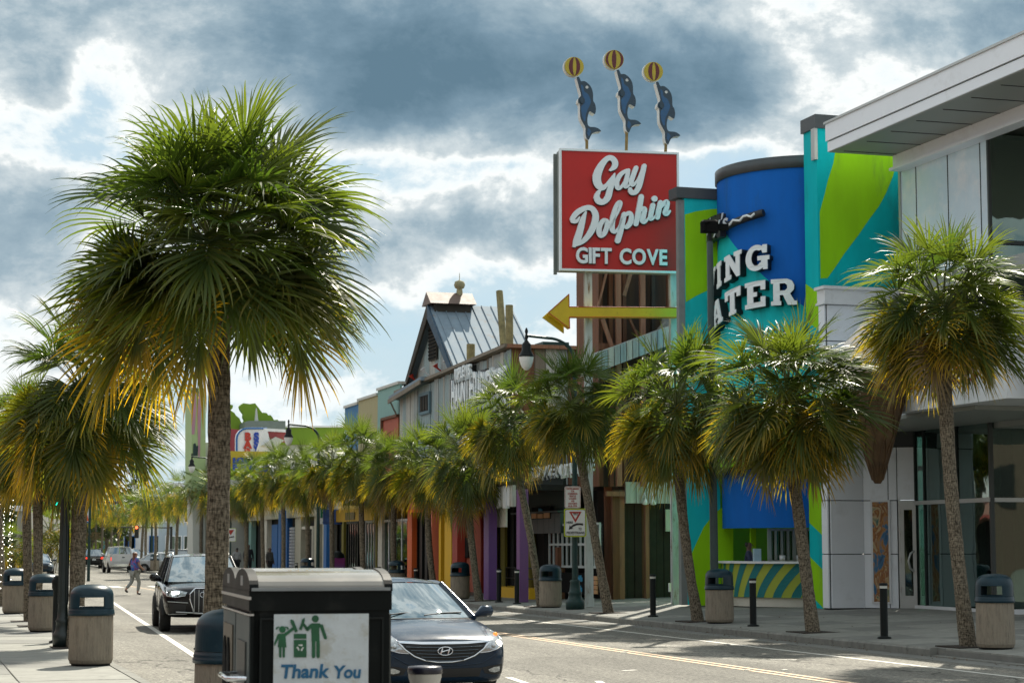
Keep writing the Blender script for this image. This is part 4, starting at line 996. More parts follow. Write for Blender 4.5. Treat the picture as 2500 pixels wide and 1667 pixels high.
# ticket lettering round the left of the counter
for i, chh in enumerate('THEATER'[::1][:0]): pass
M_thatch = mat('dark_thatch', (.02, .025, .015), .9, var=.4)
th = P_B(); rnd = random.Random(3)
for k in range(150):
    a = ca0 - .3 + (ca1 - ca0 + .3) * rnd.random(); l = rnd.uniform(.15, .42) * (1.7 if rnd.random() < .1 else 1); r = 2.52; w = rnd.uniform(.02, .05)
    q = lambda a_, z, rr=r: (DC.x + rr * math.cos(a_), DC.y + rr * math.sin(a_), z)
    th.add([q(a, 4.1), q(a + w, 4.1), q(a + w * .4 + rnd.uniform(-.03, .03), 4.1 - l, r + .05)], [(0, 1, 2)])
tag(th.build('thatch_fringe', M_thatch, B_), kind='stuff')
# service window with white bars
v0, z0 = on_u(1880, 1372, 50.2); v1, z1 = on_u(1999, 1290, 50.2)
wf = P_B(); 
for k in range(9):
    v = v0 + (v1 - v0) * k / 8; wf.box(v - (.05 if k % 4 == 0 else .03), v + (.05 if k % 4 == 0 else .03), 50.2, 50.26, z0, z1)
wf.box(v0, v1, 50.2, 50.26, z0, z0 + .06); wf.box(v0, v1, 50.2, 50.26, z1 - .06, z1)
wf.build('window_grille', M_alu, B_)
P_B().box(v0, v1, 50.3, 50.32, z0, z1).build('window_pane', M_glass, B_)
P_B().box(v0 - .2, v0 - .05, 51, 51.1, 1.4, 2.6).build('green_post', M_lime, B_)
for k in range(3):
    v = v0 + .3 + k * .5; P_B().lathe([(0, 1.5), (.07, 1.5), (.09, 1.68), (0, 1.68)], (v, 50.05), 10).build('cup', M_white, B_)
P_B().box(on_u(1838, 1370, 50)[0], on_u(1855, 1370, 50)[0], 49.9, 50.0, 1.52, 1.86).build('screen', mat('pale_screen', (.35, .5, .6), .4), B_)

# ================================================================== the red sign on posts, arrow, dolphins
M_signred = mat('sign_red_enamel', (.47, .018, .014), .42, var=.07, vs=1.2, spec=.35)
M_signwhite = mat('sign_white_enamel', (.74, .80, .82), .45, var=.04)
M_signgrey = mat('sign_back_grey', (.16, .19, .18), .6, var=.2, dirt=(.12, .08, .04), dirt_amt=.6, ds=6, dth=.6)
M_post = mat('peeling_white_paint', (.50, .53, .51), .6, var=.2, vs=2, stretch=(3, 3, .6), dirt=(.17, .09, .02), dirt_amt=.95, ds=2.4, dth=.55)
D0 = 57.0; GA = R(10); gdir = Vector((math.cos(GA), math.sin(GA), 0)); gn = Vector((math.sin(GA), -math.cos(GA), 0))
g0 = at_depth(1366.8, 660, D0)
def on_g(px, py, off=0):               # picture point onto the sign plane (off = metres towards the viewer), local x,z
    r = ray(px, py); o = g0 + gn * off
    t = (o.x * gn.x + o.y * gn.y) / (r.x * gn.x + r.y * gn.y)
    q = Vector((r.x * t, r.y * t, CAMH + r.z * t)) - o
    return q.dot(gdir), q.z
gz = g0.z; SG = empty('pole_sign', Vector((g0.x, g0.y, .2)), GA, 'big square red shop sign with white script lettering on two peeling posts', 'sign')
ZO = gz - .2
wS = on_g(1660, 663)[0]; hS = on_g(1366, 362)[1]
def LG(): return MB((0, 0, 0))
LG().box(.0, wS, .0, .60, ZO, ZO + hS).build('sign_box', M_signgrey, SG) if False else None
MB().box(-.0, wS, .05, .12, ZO, ZO + hS).build('sign_box', M_signwhite, SG)
MB().box(.03, wS - .03, .12, .60, ZO + .02, ZO + hS - .02).build('sign_box', M_signgrey, SG)
MB().box(-.06, .03, .56, .66, ZO - .04, ZO + hS - .06).build('back_frame', M_signgrey, SG)
MB().box(.065, wS - .065, .043, .05, ZO + .065, ZO + hS - .065).build('sign_face', M_signred, SG)
fm = MB(); 
for (a, b, c, d) in ((0, .06, 0, hS), (wS - .06, wS, 0, hS), (.06, wS - .06, 0, .06), (.06, wS - .06, hS - .06, hS)): fm.box(a, b, .0, .05, ZO + c, ZO + d)
fm.build('sign_frame', M_signwhite, SG)
def z2l(x, y, off=.06): # zoom coordinates of the sign close-up -> local
    px, py = 1350 + x * .20408, 350 + y * .20408
    a, b = on_g(px, py, off); return a, b + ZO
def stroke_mesh(strokes, name='script_letter', m=None, depth=.075):
    mb = MB()
    for si, st in enumerate(strokes):
        P = []                                        # Catmull-Rom refinement
        pts = [Vector(p) for p in st]
        for i in range(len(pts) - 1):
            p0, p1, p2, p3 = pts[max(i - 1, 0)], pts[i], pts[i + 1], pts[min(i + 2, len(pts) - 1)]
            for k in range(5):
                t = k / 5; P.append(.5 * ((2 * p1) + (p2 - p0) * t + (2 * p0 - 5 * p1 + 4 * p2 - p3) * t * t + (3 * p1 - p0 - 3 * p2 + p3) * t ** 3))
        P.append(pts[-1])
        def rim(i):
            d = P[min(i + 1, len(P) - 1)] - P[max(i - 1, 0)]; d = Vector((d.x, d.y, 0)); d.normalize()
            return Vector((-d.y, d.x, 0)), max(P[i].z, 2), d
        Lf, Rt = [], []
        n0, r0, d0 = rim(0)
        for i in range(len(P)):
            n, r, d = rim(i); c = Vector((P[i].x, P[i].y, 0)); Lf.append(c + n * r); Rt.append(c - n * r)
        def cap(i, sg):
            n, r, d = rim(i); c = Vector((P[i].x, P[i].y, 0))
            return [c + (n * math.cos(a) + d * sg * math.sin(a)) * r for a in [PI * k / 6 for k in range(1, 6)]]
        off = -.0 - .003 * si
        def V_(q, y): a, b = z2l(q.x, q.y); return Vector((a, y, b))
        for layer in (0,):
            yf, yb = -depth + off, .04
            n = len(P)
            vs = [V_(q, yf) for q in Lf] + [V_(q, yf) for q in Rt] + [V_(q, yb) for q in Lf] + [V_(q, yb) for q in Rt]
            fs = []
            for i in range(n - 1):
                fs += [(i, n + i, n + i + 1, i + 1), (2 * n + i, i, i + 1, 2 * n + i + 1), (n + i, 3 * n + i, 3 * n + i + 1, n + i + 1)]
            mb.add(vs, fs)
            for (i, sg) in ((0, -1), (n - 1, 1)):
                arc = [Lf[i]] + cap(i, sg) + [Rt[i]]; k = len(arc)
                mb.add([V_(q, yf) for q in arc] + [V_(q, yb) for q in arc], [tuple(range(k))] + [(j, j + 1, j + 1 + k, j + k) for j in range(k - 1)])
    return mb.build(name, m or M_letter, SG)
STK = [[[(690, 318, 18), (735, 280, 34), (742, 225, 36), (700, 178, 32), (640, 190, 32), (570, 280, 42), (525, 400, 50), (540, 490, 46), (590, 530, 36), (640, 500, 22), (690, 430, 14), (738, 362, 8)],
        [(738, 362, 8), (715, 440, 28), (680, 560, 36), (655, 650, 38), (600, 702, 34), (545, 690, 38), (524, 640, 34), (545, 585, 24), (570, 560, 12)]],
       [[(905, 322, 20), (860, 337, 22), (800, 385, 28), (762, 470, 30), (778, 535, 28), (822, 515, 18), (872, 425, 10)], [(900, 330, 24), (882, 420, 28), (862, 500, 28), (875, 522, 20), (915, 500, 12), (935, 468, 10)]],
       [[(995, 295, 28), (962, 380, 30), (935, 465, 30), (960, 497, 22), (1010, 440, 12), (1052, 340, 10)], [(1092, 272, 28), (1065, 380, 32), (1030, 510, 34), (990, 582, 30), (940, 588, 30), (922, 550, 24)]],
       [[(393, 822, 12), (355, 920, 34), (320, 1060, 40), (285, 1170, 42), (258, 1225, 22)], [(235, 925, 26), (240, 890, 30), (300, 820, 34), (400, 772, 30), (470, 785, 32), (510, 860, 38), (497, 960, 40), (440, 1080, 36), (350, 1180, 26), (240, 1236, 6)], [(238, 930, 28), (282, 932, 22), (318, 882, 8)]],
       [[(640, 925, 22), (600, 925, 26), (562, 985, 30), (550, 1060, 32), (575, 1105, 28), (618, 1070, 30), (645, 990, 28), (640, 930, 22)], [(645, 925, 20), (690, 965, 10)]],
       [[(690, 1000, 12), (740, 900, 12), (795, 785, 16), (808, 715, 24), (780, 712, 22), (742, 790, 26), (712, 920, 32), (708, 1025, 32), (742, 1058, 22), (790, 1000, 12), (825, 900, 10)]],
       [[(852, 850, 30), (830, 950, 32), (802, 1070, 34), (775, 1165, 34)], [(855, 862, 22), (910, 836, 26), (938, 870, 28), (925, 950, 32), (880, 1002, 26), (850, 985, 12)]],
       [[(1056, 640, 32), (1040, 740, 32), (1012, 880, 32), (992, 965, 30)], [(1022, 840, 12), (1065, 785, 24), (1100, 790, 26), (1085, 860, 30), (1072, 925, 32), (1102, 940, 20), (1145, 890, 12), (1168, 842, 8)]],
       [[(1196, 742, 30), (1176, 830, 30), (1164, 895, 28), (1188, 905, 18), (1228, 868, 12)], [(1213, 664, 36), (1216, 664, 36)]],
       [[(1285, 710, 30), (1265, 800, 32), (1250, 885, 30)], [(1278, 790, 12), (1328, 718, 26), (1366, 702, 28), (1362, 765, 28), (1340, 830, 30), (1365, 845, 24), (1398, 812, 14)]]]
for st in STK:
    stroke_mesh(st)
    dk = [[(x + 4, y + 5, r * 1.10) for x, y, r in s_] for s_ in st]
    o_ = stroke_mesh(dk, 'letter_backing', mat('letter_shadow_side', (.02, .03, .03), .6, var=0), .03)  # dark copy behind each letter, slightly larger and offset
gx0, gy0 = z2l(280, 1432); gx1, gy1 = z2l(1365, 1272)
caps = 'GIFT COVE'; 
tm = text_mesh('tmp', caps, 1, M_letter, 0, .02); xs = [v.co.x for v in tm.vertices]; zz_ = [v.co.z for v in tm.vertices]
scx = (gx1 - gx0) / (max(xs) - min(xs)); scz = (gy1 - gy0) / (max(zz_) - min(zz_))
# lay the capitals out one at a time
def cap_w(c): 
    m = text_mesh('tmp', c, 1, M_letter, 0, .02); q = [v.co.x for v in m.vertices]; return max(q) - min(q), min(q)
wd = [(0.34, 0) if c == ' ' else cap_w(c) for c in caps]; gap = .075; tot = sum(w for w, _ in wd) + gap * (len(caps) - 1); kx = (gx1 - gx0) / tot; x = gx0
for c, (w, mn) in zip(caps, wd):
    if c != ' ':
        me = text_mesh('sign_letter', c, 1, M_letter, .04, .03)
        for v in me.vertices: v.co = Vector(((v.co.x - mn) * kx + x, v.co.y - .03, v.co.z * scz + gy0 + .02))
        link('sign_letter', me, SG)
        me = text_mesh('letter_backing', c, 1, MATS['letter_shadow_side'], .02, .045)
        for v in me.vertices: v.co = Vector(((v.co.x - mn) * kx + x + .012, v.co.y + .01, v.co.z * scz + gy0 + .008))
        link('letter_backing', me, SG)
    x += (w + gap) * kx
# posts
pL = on_g(1428, 700, -.3)[0], on_g(1445, 700, -.3)[0] ; pR = on_g(1636, 700, -.3)[0], on_g(1652, 700, -.3)[0]
for a, b in (pL, pR):
    w = b - a; pm = MB()
    pm.box(a, b, .26, .30, .0, ZO + .1); pm.box(a, b, .42, .46, .0, ZO + .1); pm.box(a + w * .42, a + w * .58, .30, .42, .0, ZO + .1)
    pm.box(a - .02, b + .02, .24, .26, .0, .25); pm.build('post', M_post, SG)
# arrow
AR = empty('arrow_sign', Vector((g0.x, g0.y, .2)), GA, 'long yellow metal arrow pointing left, fixed across the posts under the red sign', 'sign')
ap = [(1338.5, 763), (1389, 718), (1389.5, 749), (1657, 751), (1656, 775), (1390, 774), (1391, 802)]
apl = [(lambda q: (q[0], q[1] + ZO))(on_g(x, y, .1)) for x, y in ap]
M_yel = mat('arrow_yellow', (.60, .42, .008), .5, var=.12, vs=2, dirt=(.25, .10, .01), dirt_amt=.5, ds=5, dth=.6)
M_or = mat('arrow_orange_rim', (.45, .07, .01), .5, var=.3, vs=5)
MB().prism([(a, -.10, b) for a, b in apl], (0, .30, 0)).build('arrow_body', M_yel, AR)
rim = MB()
for (a, b), (c, d) in zip(apl, apl[1:] + apl[:1]): rim.tube([(a, -.105, b), (c, -.105, d)], .014, 6)
rim.build('arrow_rim', M_or, AR)
MB().prism([(a - .10, .24, b - .10) for a, b in apl[:3]] + [(apl[6][0] - .10, .24, apl[6][1] - .10)], (0, .1, 0)).build('arrow_back', M_yel, AR)

# dolphins
DZ = .1658
DOL = [(285, 548), (320, 545), (350, 605), (400, 603), (460, 638), (510, 700), (533, 780), (538, 900), (563, 940), (578, 1010), (570, 1080), (550, 1100), (480, 1062), (455, 1130), (445, 1200), (455, 1270), (490, 1298), (560, 1300), (620, 1322), (655, 1360), (580, 1370), (520, 1400), (490, 1450), (465, 1498), (430, 1470), (415, 1400), (413, 1310), (370, 1230), (335, 1140), (330, 965), (303, 930), (310, 872), (347, 822), (318, 700), (290, 590)]
def smooth_poly(P, n=3):
    out = []; k = len(P)
    for i in range(k):
        p0, p1, p2, p3 = [Vector(P[(i + j) % k]) for j in (-1, 0, 1, 2)]
        for q in range(n):
            t = q / n; out.append(tuple(.5 * ((2 * p1) + (p2 - p0) * t + (2 * p0 - 5 * p1 + 4 * p2 - p3) * t * t + (3 * p1 - p0 - 3 * p2 + p3) * t ** 3)))
    return out
M_dblue = mat('dolphin_dark_blue', (.004, .03, .055), .3, var=.2, spec=.6)
M_mblue = mat('dolphin_blue', (.004, .075, .19), .3, var=.25, vs=2.5, spec=.6)
M_dwhite = mat('dolphin_white_edge', (.55, .57, .56), .5, var=.1)
M_bred = mat('ball_dark_red', (.10, .008, .01), .35, var=.1); M_byel = mat('ball_yellow', (.42, .33, .02), .35, var=.1)
def dol(px_ball, py_ball, px_pole, py_pole, label, tilt):
    ox, oz = on_g(px_pole, py_pole, -.3); p = g0 + gn * -.3 + gdir * ox; p.z = gz + hS
    t = empty('dolphin_figure', p, GA, label, 'dolphin sign', 'dolphins balancing balls above the red sign')
    k = 57.3 / FPX; X0 = (px_ball - px_pole) * k; Z0 = (py_pole - py_ball) * k * 1.015 + .0
    def T(q): return ((q[0] - 250) * DZ * k + X0, Z0 - (q[1] - 385) * DZ * k)
    out = [T(q) for q in smooth_poly(DOL)]
    MB().prism([(a, -.05, b) for a, b in out], (0, .004, 0)).build('dolphin_face', M_dblue, t)
    MB().prism([(a, -.044, b) for a, b in out], (0, .30, 0)).build('dolphin_body', M_dwhite, t)
    cx = [T(q) for q in smooth_poly([(350, 660), (385, 690), (400, 760), (455, 800), (485, 860), (500, 920), (470, 1000), (440, 1060), (420, 1130), (415, 1200), (395, 1210), (360, 1120), (352, 1000), (400, 930), (405, 880), (380, 840), (360, 760)])]
    MB().prism([(a, -.056, b) for a, b in cx], (0, .004, 0)).build('belly', M_mblue, t)
    tl = [T(q) for q in [(455, 1320), (480, 1330), (500, 1370), (470, 1450), (440, 1400)]]
    MB().prism([(a, -.056, b) for a, b in tl], (0, .004, 0)).build('tail_patch', M_mblue, t)
    e = MB(); a, b = T((440, 697)); e.prism([(a + .045 * math.cos(w), -.062, b + .045 * math.sin(w)) for w in [2 * PI * i / 12 for i in range(12)]], (0, .006, 0)); e.build('eye', M_dwhite, t)
    e = MB(); a, b = T((365, 900)); e.prism([(a + .085 * math.cos(w) * .8, -.09, b + .10 * math.sin(w)) for w in [2 * PI * i / 14 for i in range(14)]], (0, .035, 0)); e.build('flipper', M_dblue, t)
    BR = 145 * DZ * k
    bl = MB(); bl.prism([(X0 + BR * math.cos(w), -.05, Z0 + BR * math.sin(w)) for w in [2 * PI * i / 32 for i in range(32)]], (0, .22, 0)); bo = bl.build('ball', M_byel, t)
    rim_ = MB(); rim_.prism([(X0 + BR * 1.04 * math.cos(w) - .02, .0, Z0 + BR * 1.04 * math.sin(w)) for w in [2 * PI * i / 32 for i in range(32)]], (0, .16, 0)); rim_.build('ball_rim', M_dwhite, bo)
    st = [(-.98, -.72), (-.58, -.12), (.18, .62)] if tilt == 0 else [(-.95, -.75), (-.25, .25), (.75, .98)]
    st = [(-.62, -.18), (.22, .62)] if tilt == 0 else [(-.98, -.70), (-.28, .20), (.70, .98)]
    for a, b in st:
        pts = [(X0 + a * BR * math.cos(w) * .97 + .10 * BR * math.sin(-w) * 0, -.056, Z0 + BR * .97 * math.sin(w)) for w in [PI * (i / 12 - .5) for i in range(13)]]
        pts += [(X0 + b * BR * math.cos(w) * .97, -.056, Z0 + BR * .97 * math.sin(w)) for w in [PI * (.5 - i / 12) for i in range(1, 12)]]
        MB().prism(pts, (0, .005, 0)).build('ball_stripe', M_bred, bo)
    px_, pz_ = T((450, 1500))
    pm = MB(); pm.tube([(.0, .08, -.15), (px_, .08, pz_ + .1)], .045, 8); pm.build('pole', mat('rusty_pole', (.22, .15, .05), .8, var=.4, vs=8), t)
    return t
dol(1401, 154, 1434, 363, 'leftmost of three blue dolphins balancing striped balls on the red sign', 0)
dol(1499, 132, 1530, 363, 'middle and highest of three blue dolphins balancing striped balls', 1)
dol(1595, 161, 1625, 366, 'rightmost of three blue dolphins balancing striped balls on the red sign', 0)

# ================================================================== weathered barn front
BN, on_ = bld('haunted_barn', 'weathered grey board barn front with a steep metal roofed gable', 20.5, 67.3, .3)
def P_N(): return MB(on_)
M_board = [mat('weathered_board_%s' % n, c, .85, var=.22, vs=1.4, stretch=(6, 6, .35), bump=.3, bs=30, dirt=d, dirt_amt=.55, ds=1.6, dth=.52) for n, c, d in
           (('grey', (.32, .35, .34), (.15, .12, .10)), ('blue', (.28, .36, .37), (.15, .14, .14)), ('pale', (.44, .44, .40), (.20, .15, .11)), ('brown', (.20, .17, .13), (.10, .08, .06)))]
M_brown = mat('brown_timber', (.15, .062, .03), .85, var=.35, vs=1.5, stretch=(6, 6, .5), bump=.3, dirt=(.05, .03, .02), dirt_amt=.6, ds=2)
M_brown2 = mat('pinkish_timber', (.27, .13, .075), .85, var=.3, vs=1.5, stretch=(6, 6, .5), bump=.3, dirt=(.10, .06, .035), dirt_amt=.6, ds=2)
M_roof = mat('galvanised_roof', (.20, .26, .31), .75, metal=.1, spec=.2, var=.15, vs=2, dirt=(.20, .13, .07), dirt_amt=.45, ds=2.2, dth=.56)
M_dktim = mat('dark_timber', (.035, .03, .022), .85, var=.4, vs=3)
uN, uF = 67.3, U(976, 1200, 20.5)
P_N().box(20.62, 32, uN + .1, uF - .05, .3, 8.4).build('inner_wall', M_dark_int, BN)
zt_at = lambda u: 8.94 - (u - uN) * (8.94 - 8.50) / (uF - uN)
u = uN; rnd = random.Random(12)
while u < uF - .15:
    w = rnd.choice((.22, .3, .42, .55, .62)); w = min(w, uF - u); out_ = rnd.uniform(0, .05)
    if u > 77: w = min(max(w, .5) * 1.3, uF - u)
    P_N().box(20.5 - out_, 20.6, u + .012, u + w - .012, 3.7, zt_at(u + w) - rnd.uniform(.0, .08)).build('board', M_board[rnd.choice((0, 0, 1, 1, 2, 3)) if u < 77 else rnd.choice((1, 1, 0, 2))], BN)
    u += w
cp = P_N(); cp.prism([(20.2, uN - .15, 8.94), (20.2, uF, 8.50), (20.2, uF, 8.62), (20.2, uN - .15, 9.06)], (1.2, 0, 0)); cp.build('roof_edge', M_board[3], BN)
lt = P_N(); lt.prism([(20.05, 78.5, 8.66), (20.05, uF + .3, 8.25), (20.05, uF + .3, 8.40), (20.05, 78.5, 8.82)], (1.5, 0, 0)); lt.build('lean_to_roof', M_roof, BN)
lt = P_N(); lt.prism([(20.0, 78.5, 8.50), (20.0, uF + .3, 8.08), (20.0, uF + .3, 8.26), (20.0, 78.5, 8.68)], (.05, 0, 0)); lt.prism([(20.1, uF + .1, 8.2), (20.1, uF + .3, 8.2), (20.5, uF + .3, 7.4), (20.5, uF + .1, 7.4)], (0, .1, 0)); lt.build('fascia_board', M_board[3], BN)
# window with dark planks
w0, wz0 = on_v(1051, 1008, 20.45); w1, wz1 = on_v(1026, 962, 20.45)
wf = P_N(); wf.box(20.38, 20.46, w0, w0 + .14, wz0, wz1); wf.box(20.38, 20.46, w1 - .14, w1, wz0, wz1); wf.box(20.38, 20.46, w0 + .14, w1 - .14, wz0, wz0 + .12); wf.box(20.38, 20.46, w0 + .14, w1 - .14, wz1 - .12, wz1)
wo = wf.build('window', mat('blue_window_trim', (.10, .17, .20), .7, var=.25), BN)
P_N().box(20.40, 20.44, w0 + .1, w1 - .1, wz0 + .1, wz1 - .1).build('pane', M_dark_int, wo)
for k in range(3): 
    x_ = w0 + .3 + k * (w1 - w0 - .4) / 3; P_N().prism([(20.37, x_, wz0 + .15), (20.37, x_ + .25, wz0 + .2), (20.37, x_ + .22, wz1 - .2 - .15 * (k % 2)), (20.37, x_ + .04, wz1 - .15)], (.02, 0, 0)).build('plank', M_dktim, wo)
# near end wall facing the camera: rusty brown boards and corrugated metal
vE = on_u(1425, 850, uN)[0]; v = 20.5; k = 0
while v < vE:
    w = .42; z1 = 8.92 - .0 * k
    P_N().box(v + .01, min(v + w, vE) - .01, uN - .04 - .03 * (k % 2), uN + .1, 4.0, z1).build('board', (M_brown, M_brown, M_board[3], M_board[2], M_board[0], M_brown, M_board[0])[k % 7], BN); v += w; k += 1
P_N().box(20.3, vE + .1, uN - .25, uN + .2, 8.92, 9.05).build('roof_edge', M_brown2, BN)
P_N().box(22.0, 23.0, uN + 1.0, uN + 2.0, 9.0, 9.3).build('roof_vent', M_dkgreen, BN)
P_N().tube([(20.35, 67.9, 5.5), (20.35, 67.9, 7.7), (20.3, 68.1, 7.95), (20.3, 68.6, 8.0)], .11, 8).build('drain_pipe', M_board[2], BN)
# gable house on top: ridge runs across, gable faces the street
gu0, gz0_ = on_v(1122, 897, 21.0); gu1, gz1_ = on_v(992, 934, 21.0); gua, gza = on_v(1050, 745, 21.0)
gua = (gu0 + gu1) / 2; zb_ = 8.75
fr_ = P_N(); fr_.prism([(21.2, gu0 + .35, zb_), (21.2, gu1 - .35, zb_), (21.2, gua, gza - .45)], (.1, 0, 0)); fr_.build('gable_wall', M_board[1], BN)
nb = 8
for i in range(nb):
    a = gu0 + .5 + (gu1 - gu0 - 1.0) * i / nb; b = gu0 + .5 + (gu1 - gu0 - 1.0) * (i + 1) / nb - .03
    hz = lambda q: zb_ + (gza - .6 - zb_) * (1 - abs(q - gua) / ((gu1 - gu0) / 2 - .35))
    top_ = [(21.15, b, max(zb_ + .05, hz(b))), (21.15, a, max(zb_ + .05, hz(a)))]
    if a < gua < b: top_ = [(21.15, b, hz(b)), (21.15, gua, hz(gua)), (21.15, a, hz(a))]
    P_N().prism([(21.15, a, zb_), (21.15, b, zb_)] + top_, (.05, 0, 0)).build('board', M_board[(1, 2, 0, 1, 2, 1, 0, 3)[i]], BN)
VB = 24.3
for sgn, gu, nm in ((1, gu0, 'roof_slope'), (-1, gu1, 'roof_slope')):
    q = P_N(); e = -.25 if sgn > 0 else .25
    q.add([(20.85, gu + e, zb_ - .1), (VB + .2, gu + e, zb_ - .1), (VB + .2, gua, gza), (20.85, gua, gza), (20.85, gu + e, zb_ - .22), (VB + .2, gu + e, zb_ - .22), (VB + .2, gua, gza - .12), (20.85, gua, gza - .12)],
          [(0, 1, 2, 3), (7, 6, 5, 4), (0, 4, 5, 1), (1, 5, 6, 2), (2, 6, 7, 3), (3, 7, 4, 0)])
    rs = q.build(nm, M_roof, BN)
    for i in range(9):
        v = 21.05 + i * .42; s = P_N(); h_ = .03
        s.add([(v, gu + e, zb_ - .1), (v + .04, gu + e, zb_ - .1), (v + .04, gua, gza), (v, gua, gza), (v, gu + e - sgn * .02, zb_ - .1 + h_), (v + .04, gu + e - sgn * .02, zb_ - .1 + h_), (v + .04, gua - sgn * .02, gza + h_), (v, gua - sgn * .02, gza + h_)],
              [(4, 5, 6, 7), (0, 4, 7, 3), (1, 2, 6, 5), (0, 1, 5, 4)]); s.build('standing_seam', M_roof, rs)
    bb = P_N(); bb.add([(20.78, gu + e, zb_ - .35), (20.86, gu + e, zb_ - .35), (20.86, gua, gza + .02), (20.78, gua, gza + .02), (20.78, gu + e + sgn * .42, zb_ - .35), (20.86, gu + e + sgn * .42, zb_ - .35), (20.86, gua, gza - .60), (20.78, gua, gza - .60)],
          [(0, 3, 7, 4), (1, 5, 6, 2), (0, 1, 2, 3), (4, 7, 6, 5), (0, 4, 5, 1)]); bb.build('barge_board', mat('blue_barge_board', (.035, .075, .12), .75, var=.4, vs=3, dirt=(.12, .14, .14), dirt_amt=.5, ds=3) if sgn > 0 else M_dktim, BN)
lo0, loz0 = on_v(1068, 876, 21.1); lo1, loz1 = on_v(1050, 800, 21.1)
lw = P_N(); lw.box(21.04, 21.1, lo0, lo1, loz0, loz1); lv = lw.build('gable_window', M_dktim, BN)
for k in range(9): P_N().box(21.0, 21.05, lo0 + .06, lo1 - .06, loz0 + .06 + k * (loz1 - loz0 - .1) / 9, loz0 + .06 + k * (loz1 - loz0 - .1) / 9 + .08).build('louvre', M_blkm, lv)
# cupola, ball finial
cq = P_N(); cq.box(21.0, 22.55, gua - .5, gua + .5, gza - .62, gza + .02); cup = cq.build('cupola', M_dktim, BN)
cr_ = P_N(); zc_ = gza + .02
cr_.add([(20.75, gua - .75, zc_ - .05), (22.75, gua - .75, zc_ - .05), (22.75, gua, zc_ + .5), (20.75, gua, zc_ + .5), (20.75, gua + .75, zc_ - .05), (22.75, gua + .75, zc_ - .05)], [(0, 1, 2, 3), (3, 2, 5, 4), (0, 3, 4), (1, 5, 2), (0, 4, 5, 1)])
cr_.build('cupola_roof', mat('brown_roof', (.13, .085, .065), .6, var=.25), cup)
fb = P_N(); fb.lathe([(.15, zc_ + .3), (.13, zc_ + .62), (.10, zc_ + .66), (.2, zc_ + .72), (.24, zc_ + .85), (.2, zc_ + .98), (.06, zc_ + 1.04), (.015, zc_ + 1.06), (.012, zc_ + 1.35)], (22.2, gua), 14)
fb.build('ball_finial', mat('mossy_finial', (.28, .25, .14), .8, var=.4), cup)
M_moss = mat('mossy_post', (.22, .19, .09), .9, var=.5, vs=4, bump=.4)
for (xa, ya, xb, yb, vv, w) in ((1219, 711, 1229, 822, 21.5, .16), (1243, 745, 1244, 850, 21.0, .17), (1149, 840, 1149, 880, 20.9, .2)):
    (ua, za), (ub, zb2) = on_v(xa, ya, vv), on_v(xb, yb, vv); P_N().tube([(vv, ub, zb2 - .3), (vv, ua, za)], w * .85, 7).build('stub_post', M_moss, BN)
# dripping letters with black blocks behind
def drip(me, amt, rndm):
    for v in me.vertices:
        pass
    return me
hb = P_N(); 
for k in range(9):
    u0 = on_v(1104 + k * 12.2, 960, 20.3)[0]; zt2 = 8.15 + .25 * ((k * 7) % 3 == 0) ; hb.box(20.30, 20.48, u0 - .42, u0 + .35, 7.0 - .25 * ((k * 5) % 3), zt2)
hb.build('letter_backing', M_ledge, BN)
def letters(txt, px0, px1, yb, yt, vv, parent, org, m=M_letter, drips=True, seed=0):
    u0, z0 = on_v(px0, yb, vv); u1, _ = on_v(px1, yb, vv); _, z1 = on_v(px0, yt, vv)
    H = abs(z1 - z0); n = len(txt); st = (u0 - u1) / n; rnd = random.Random(seed)
    for k, c in enumerate(txt):
        if c == ' ': continue
        me = text_mesh('sign_letter', c, 1, m, .05, .03); xs = [v.co.x for v in me.vertices]; zs_ = [v.co.z for v in me.vertices]
        w = max(xs) - min(xs); h = max(zs_) - min(zs_)
        for v in me.vertices:
            x_ = (v.co.x - (max(xs) + min(xs)) / 2) / max(w, .3) * st * .92; z_ = (v.co.z - min(zs_)) / h * H
            v.co = Vector((x_, v.co.y, z_))
        o = link('sign_letter', me, parent, (vv - org[0], u0 - st * (k + .5) - org[1], z0 + rnd.uniform(-.08, .08) * H - org[2]), -PI / 2)
        if drips:
            d = MB()
            for q in range(4):
                x_ = rnd.uniform(-.4, .4) * st; l = rnd.uniform(.1, .34) * H
                d.add([(x_ - .05 * st, -.05, .12 * H), (x_ + .05 * st, -.05, .12 * H), (x_, -.05, -l), (x_, .02, -l * .8)], [(0, 2, 1), (0, 3, 2), (1, 2, 3)])
            tag(d.build('drip', m, o), kind='stuff')
letters('HAUNTED', 1104, 1166, 996, 925, 20.27, BN, on_, seed=1)
letters('ADVENTURE', 1168, 1236, 985, 912, 20.27, BN, on_, seed=2)
rp_ = P_N(); a0 = on_v(1114, 925, 20.3)[0]; a1 = on_v(1152, 925, 20.3)[0]
rp_.box(20.2, 20.46, a1, a0, 8.15, 8.72); rp_.build('letter_backing', M_ledge, BN)
letters("RIPLEY'S", 1112, 1150, 928, 900, 20.18, BN, on_, seed=3)
for px, py, c in ((1040, 902, M_white), (1071, 893, M_red), (1096, 881, M_white), (1011, 918, M_red)):
    uu, zz2 = on_v(px, py, 21.0); P_N().tube([(21.15, uu, zz2 - .25), (20.95, uu, zz2 - .1), (20.85, uu, zz2 + .05)], [.03, .04, .13], 8).build('spot_lamp', c, BN)

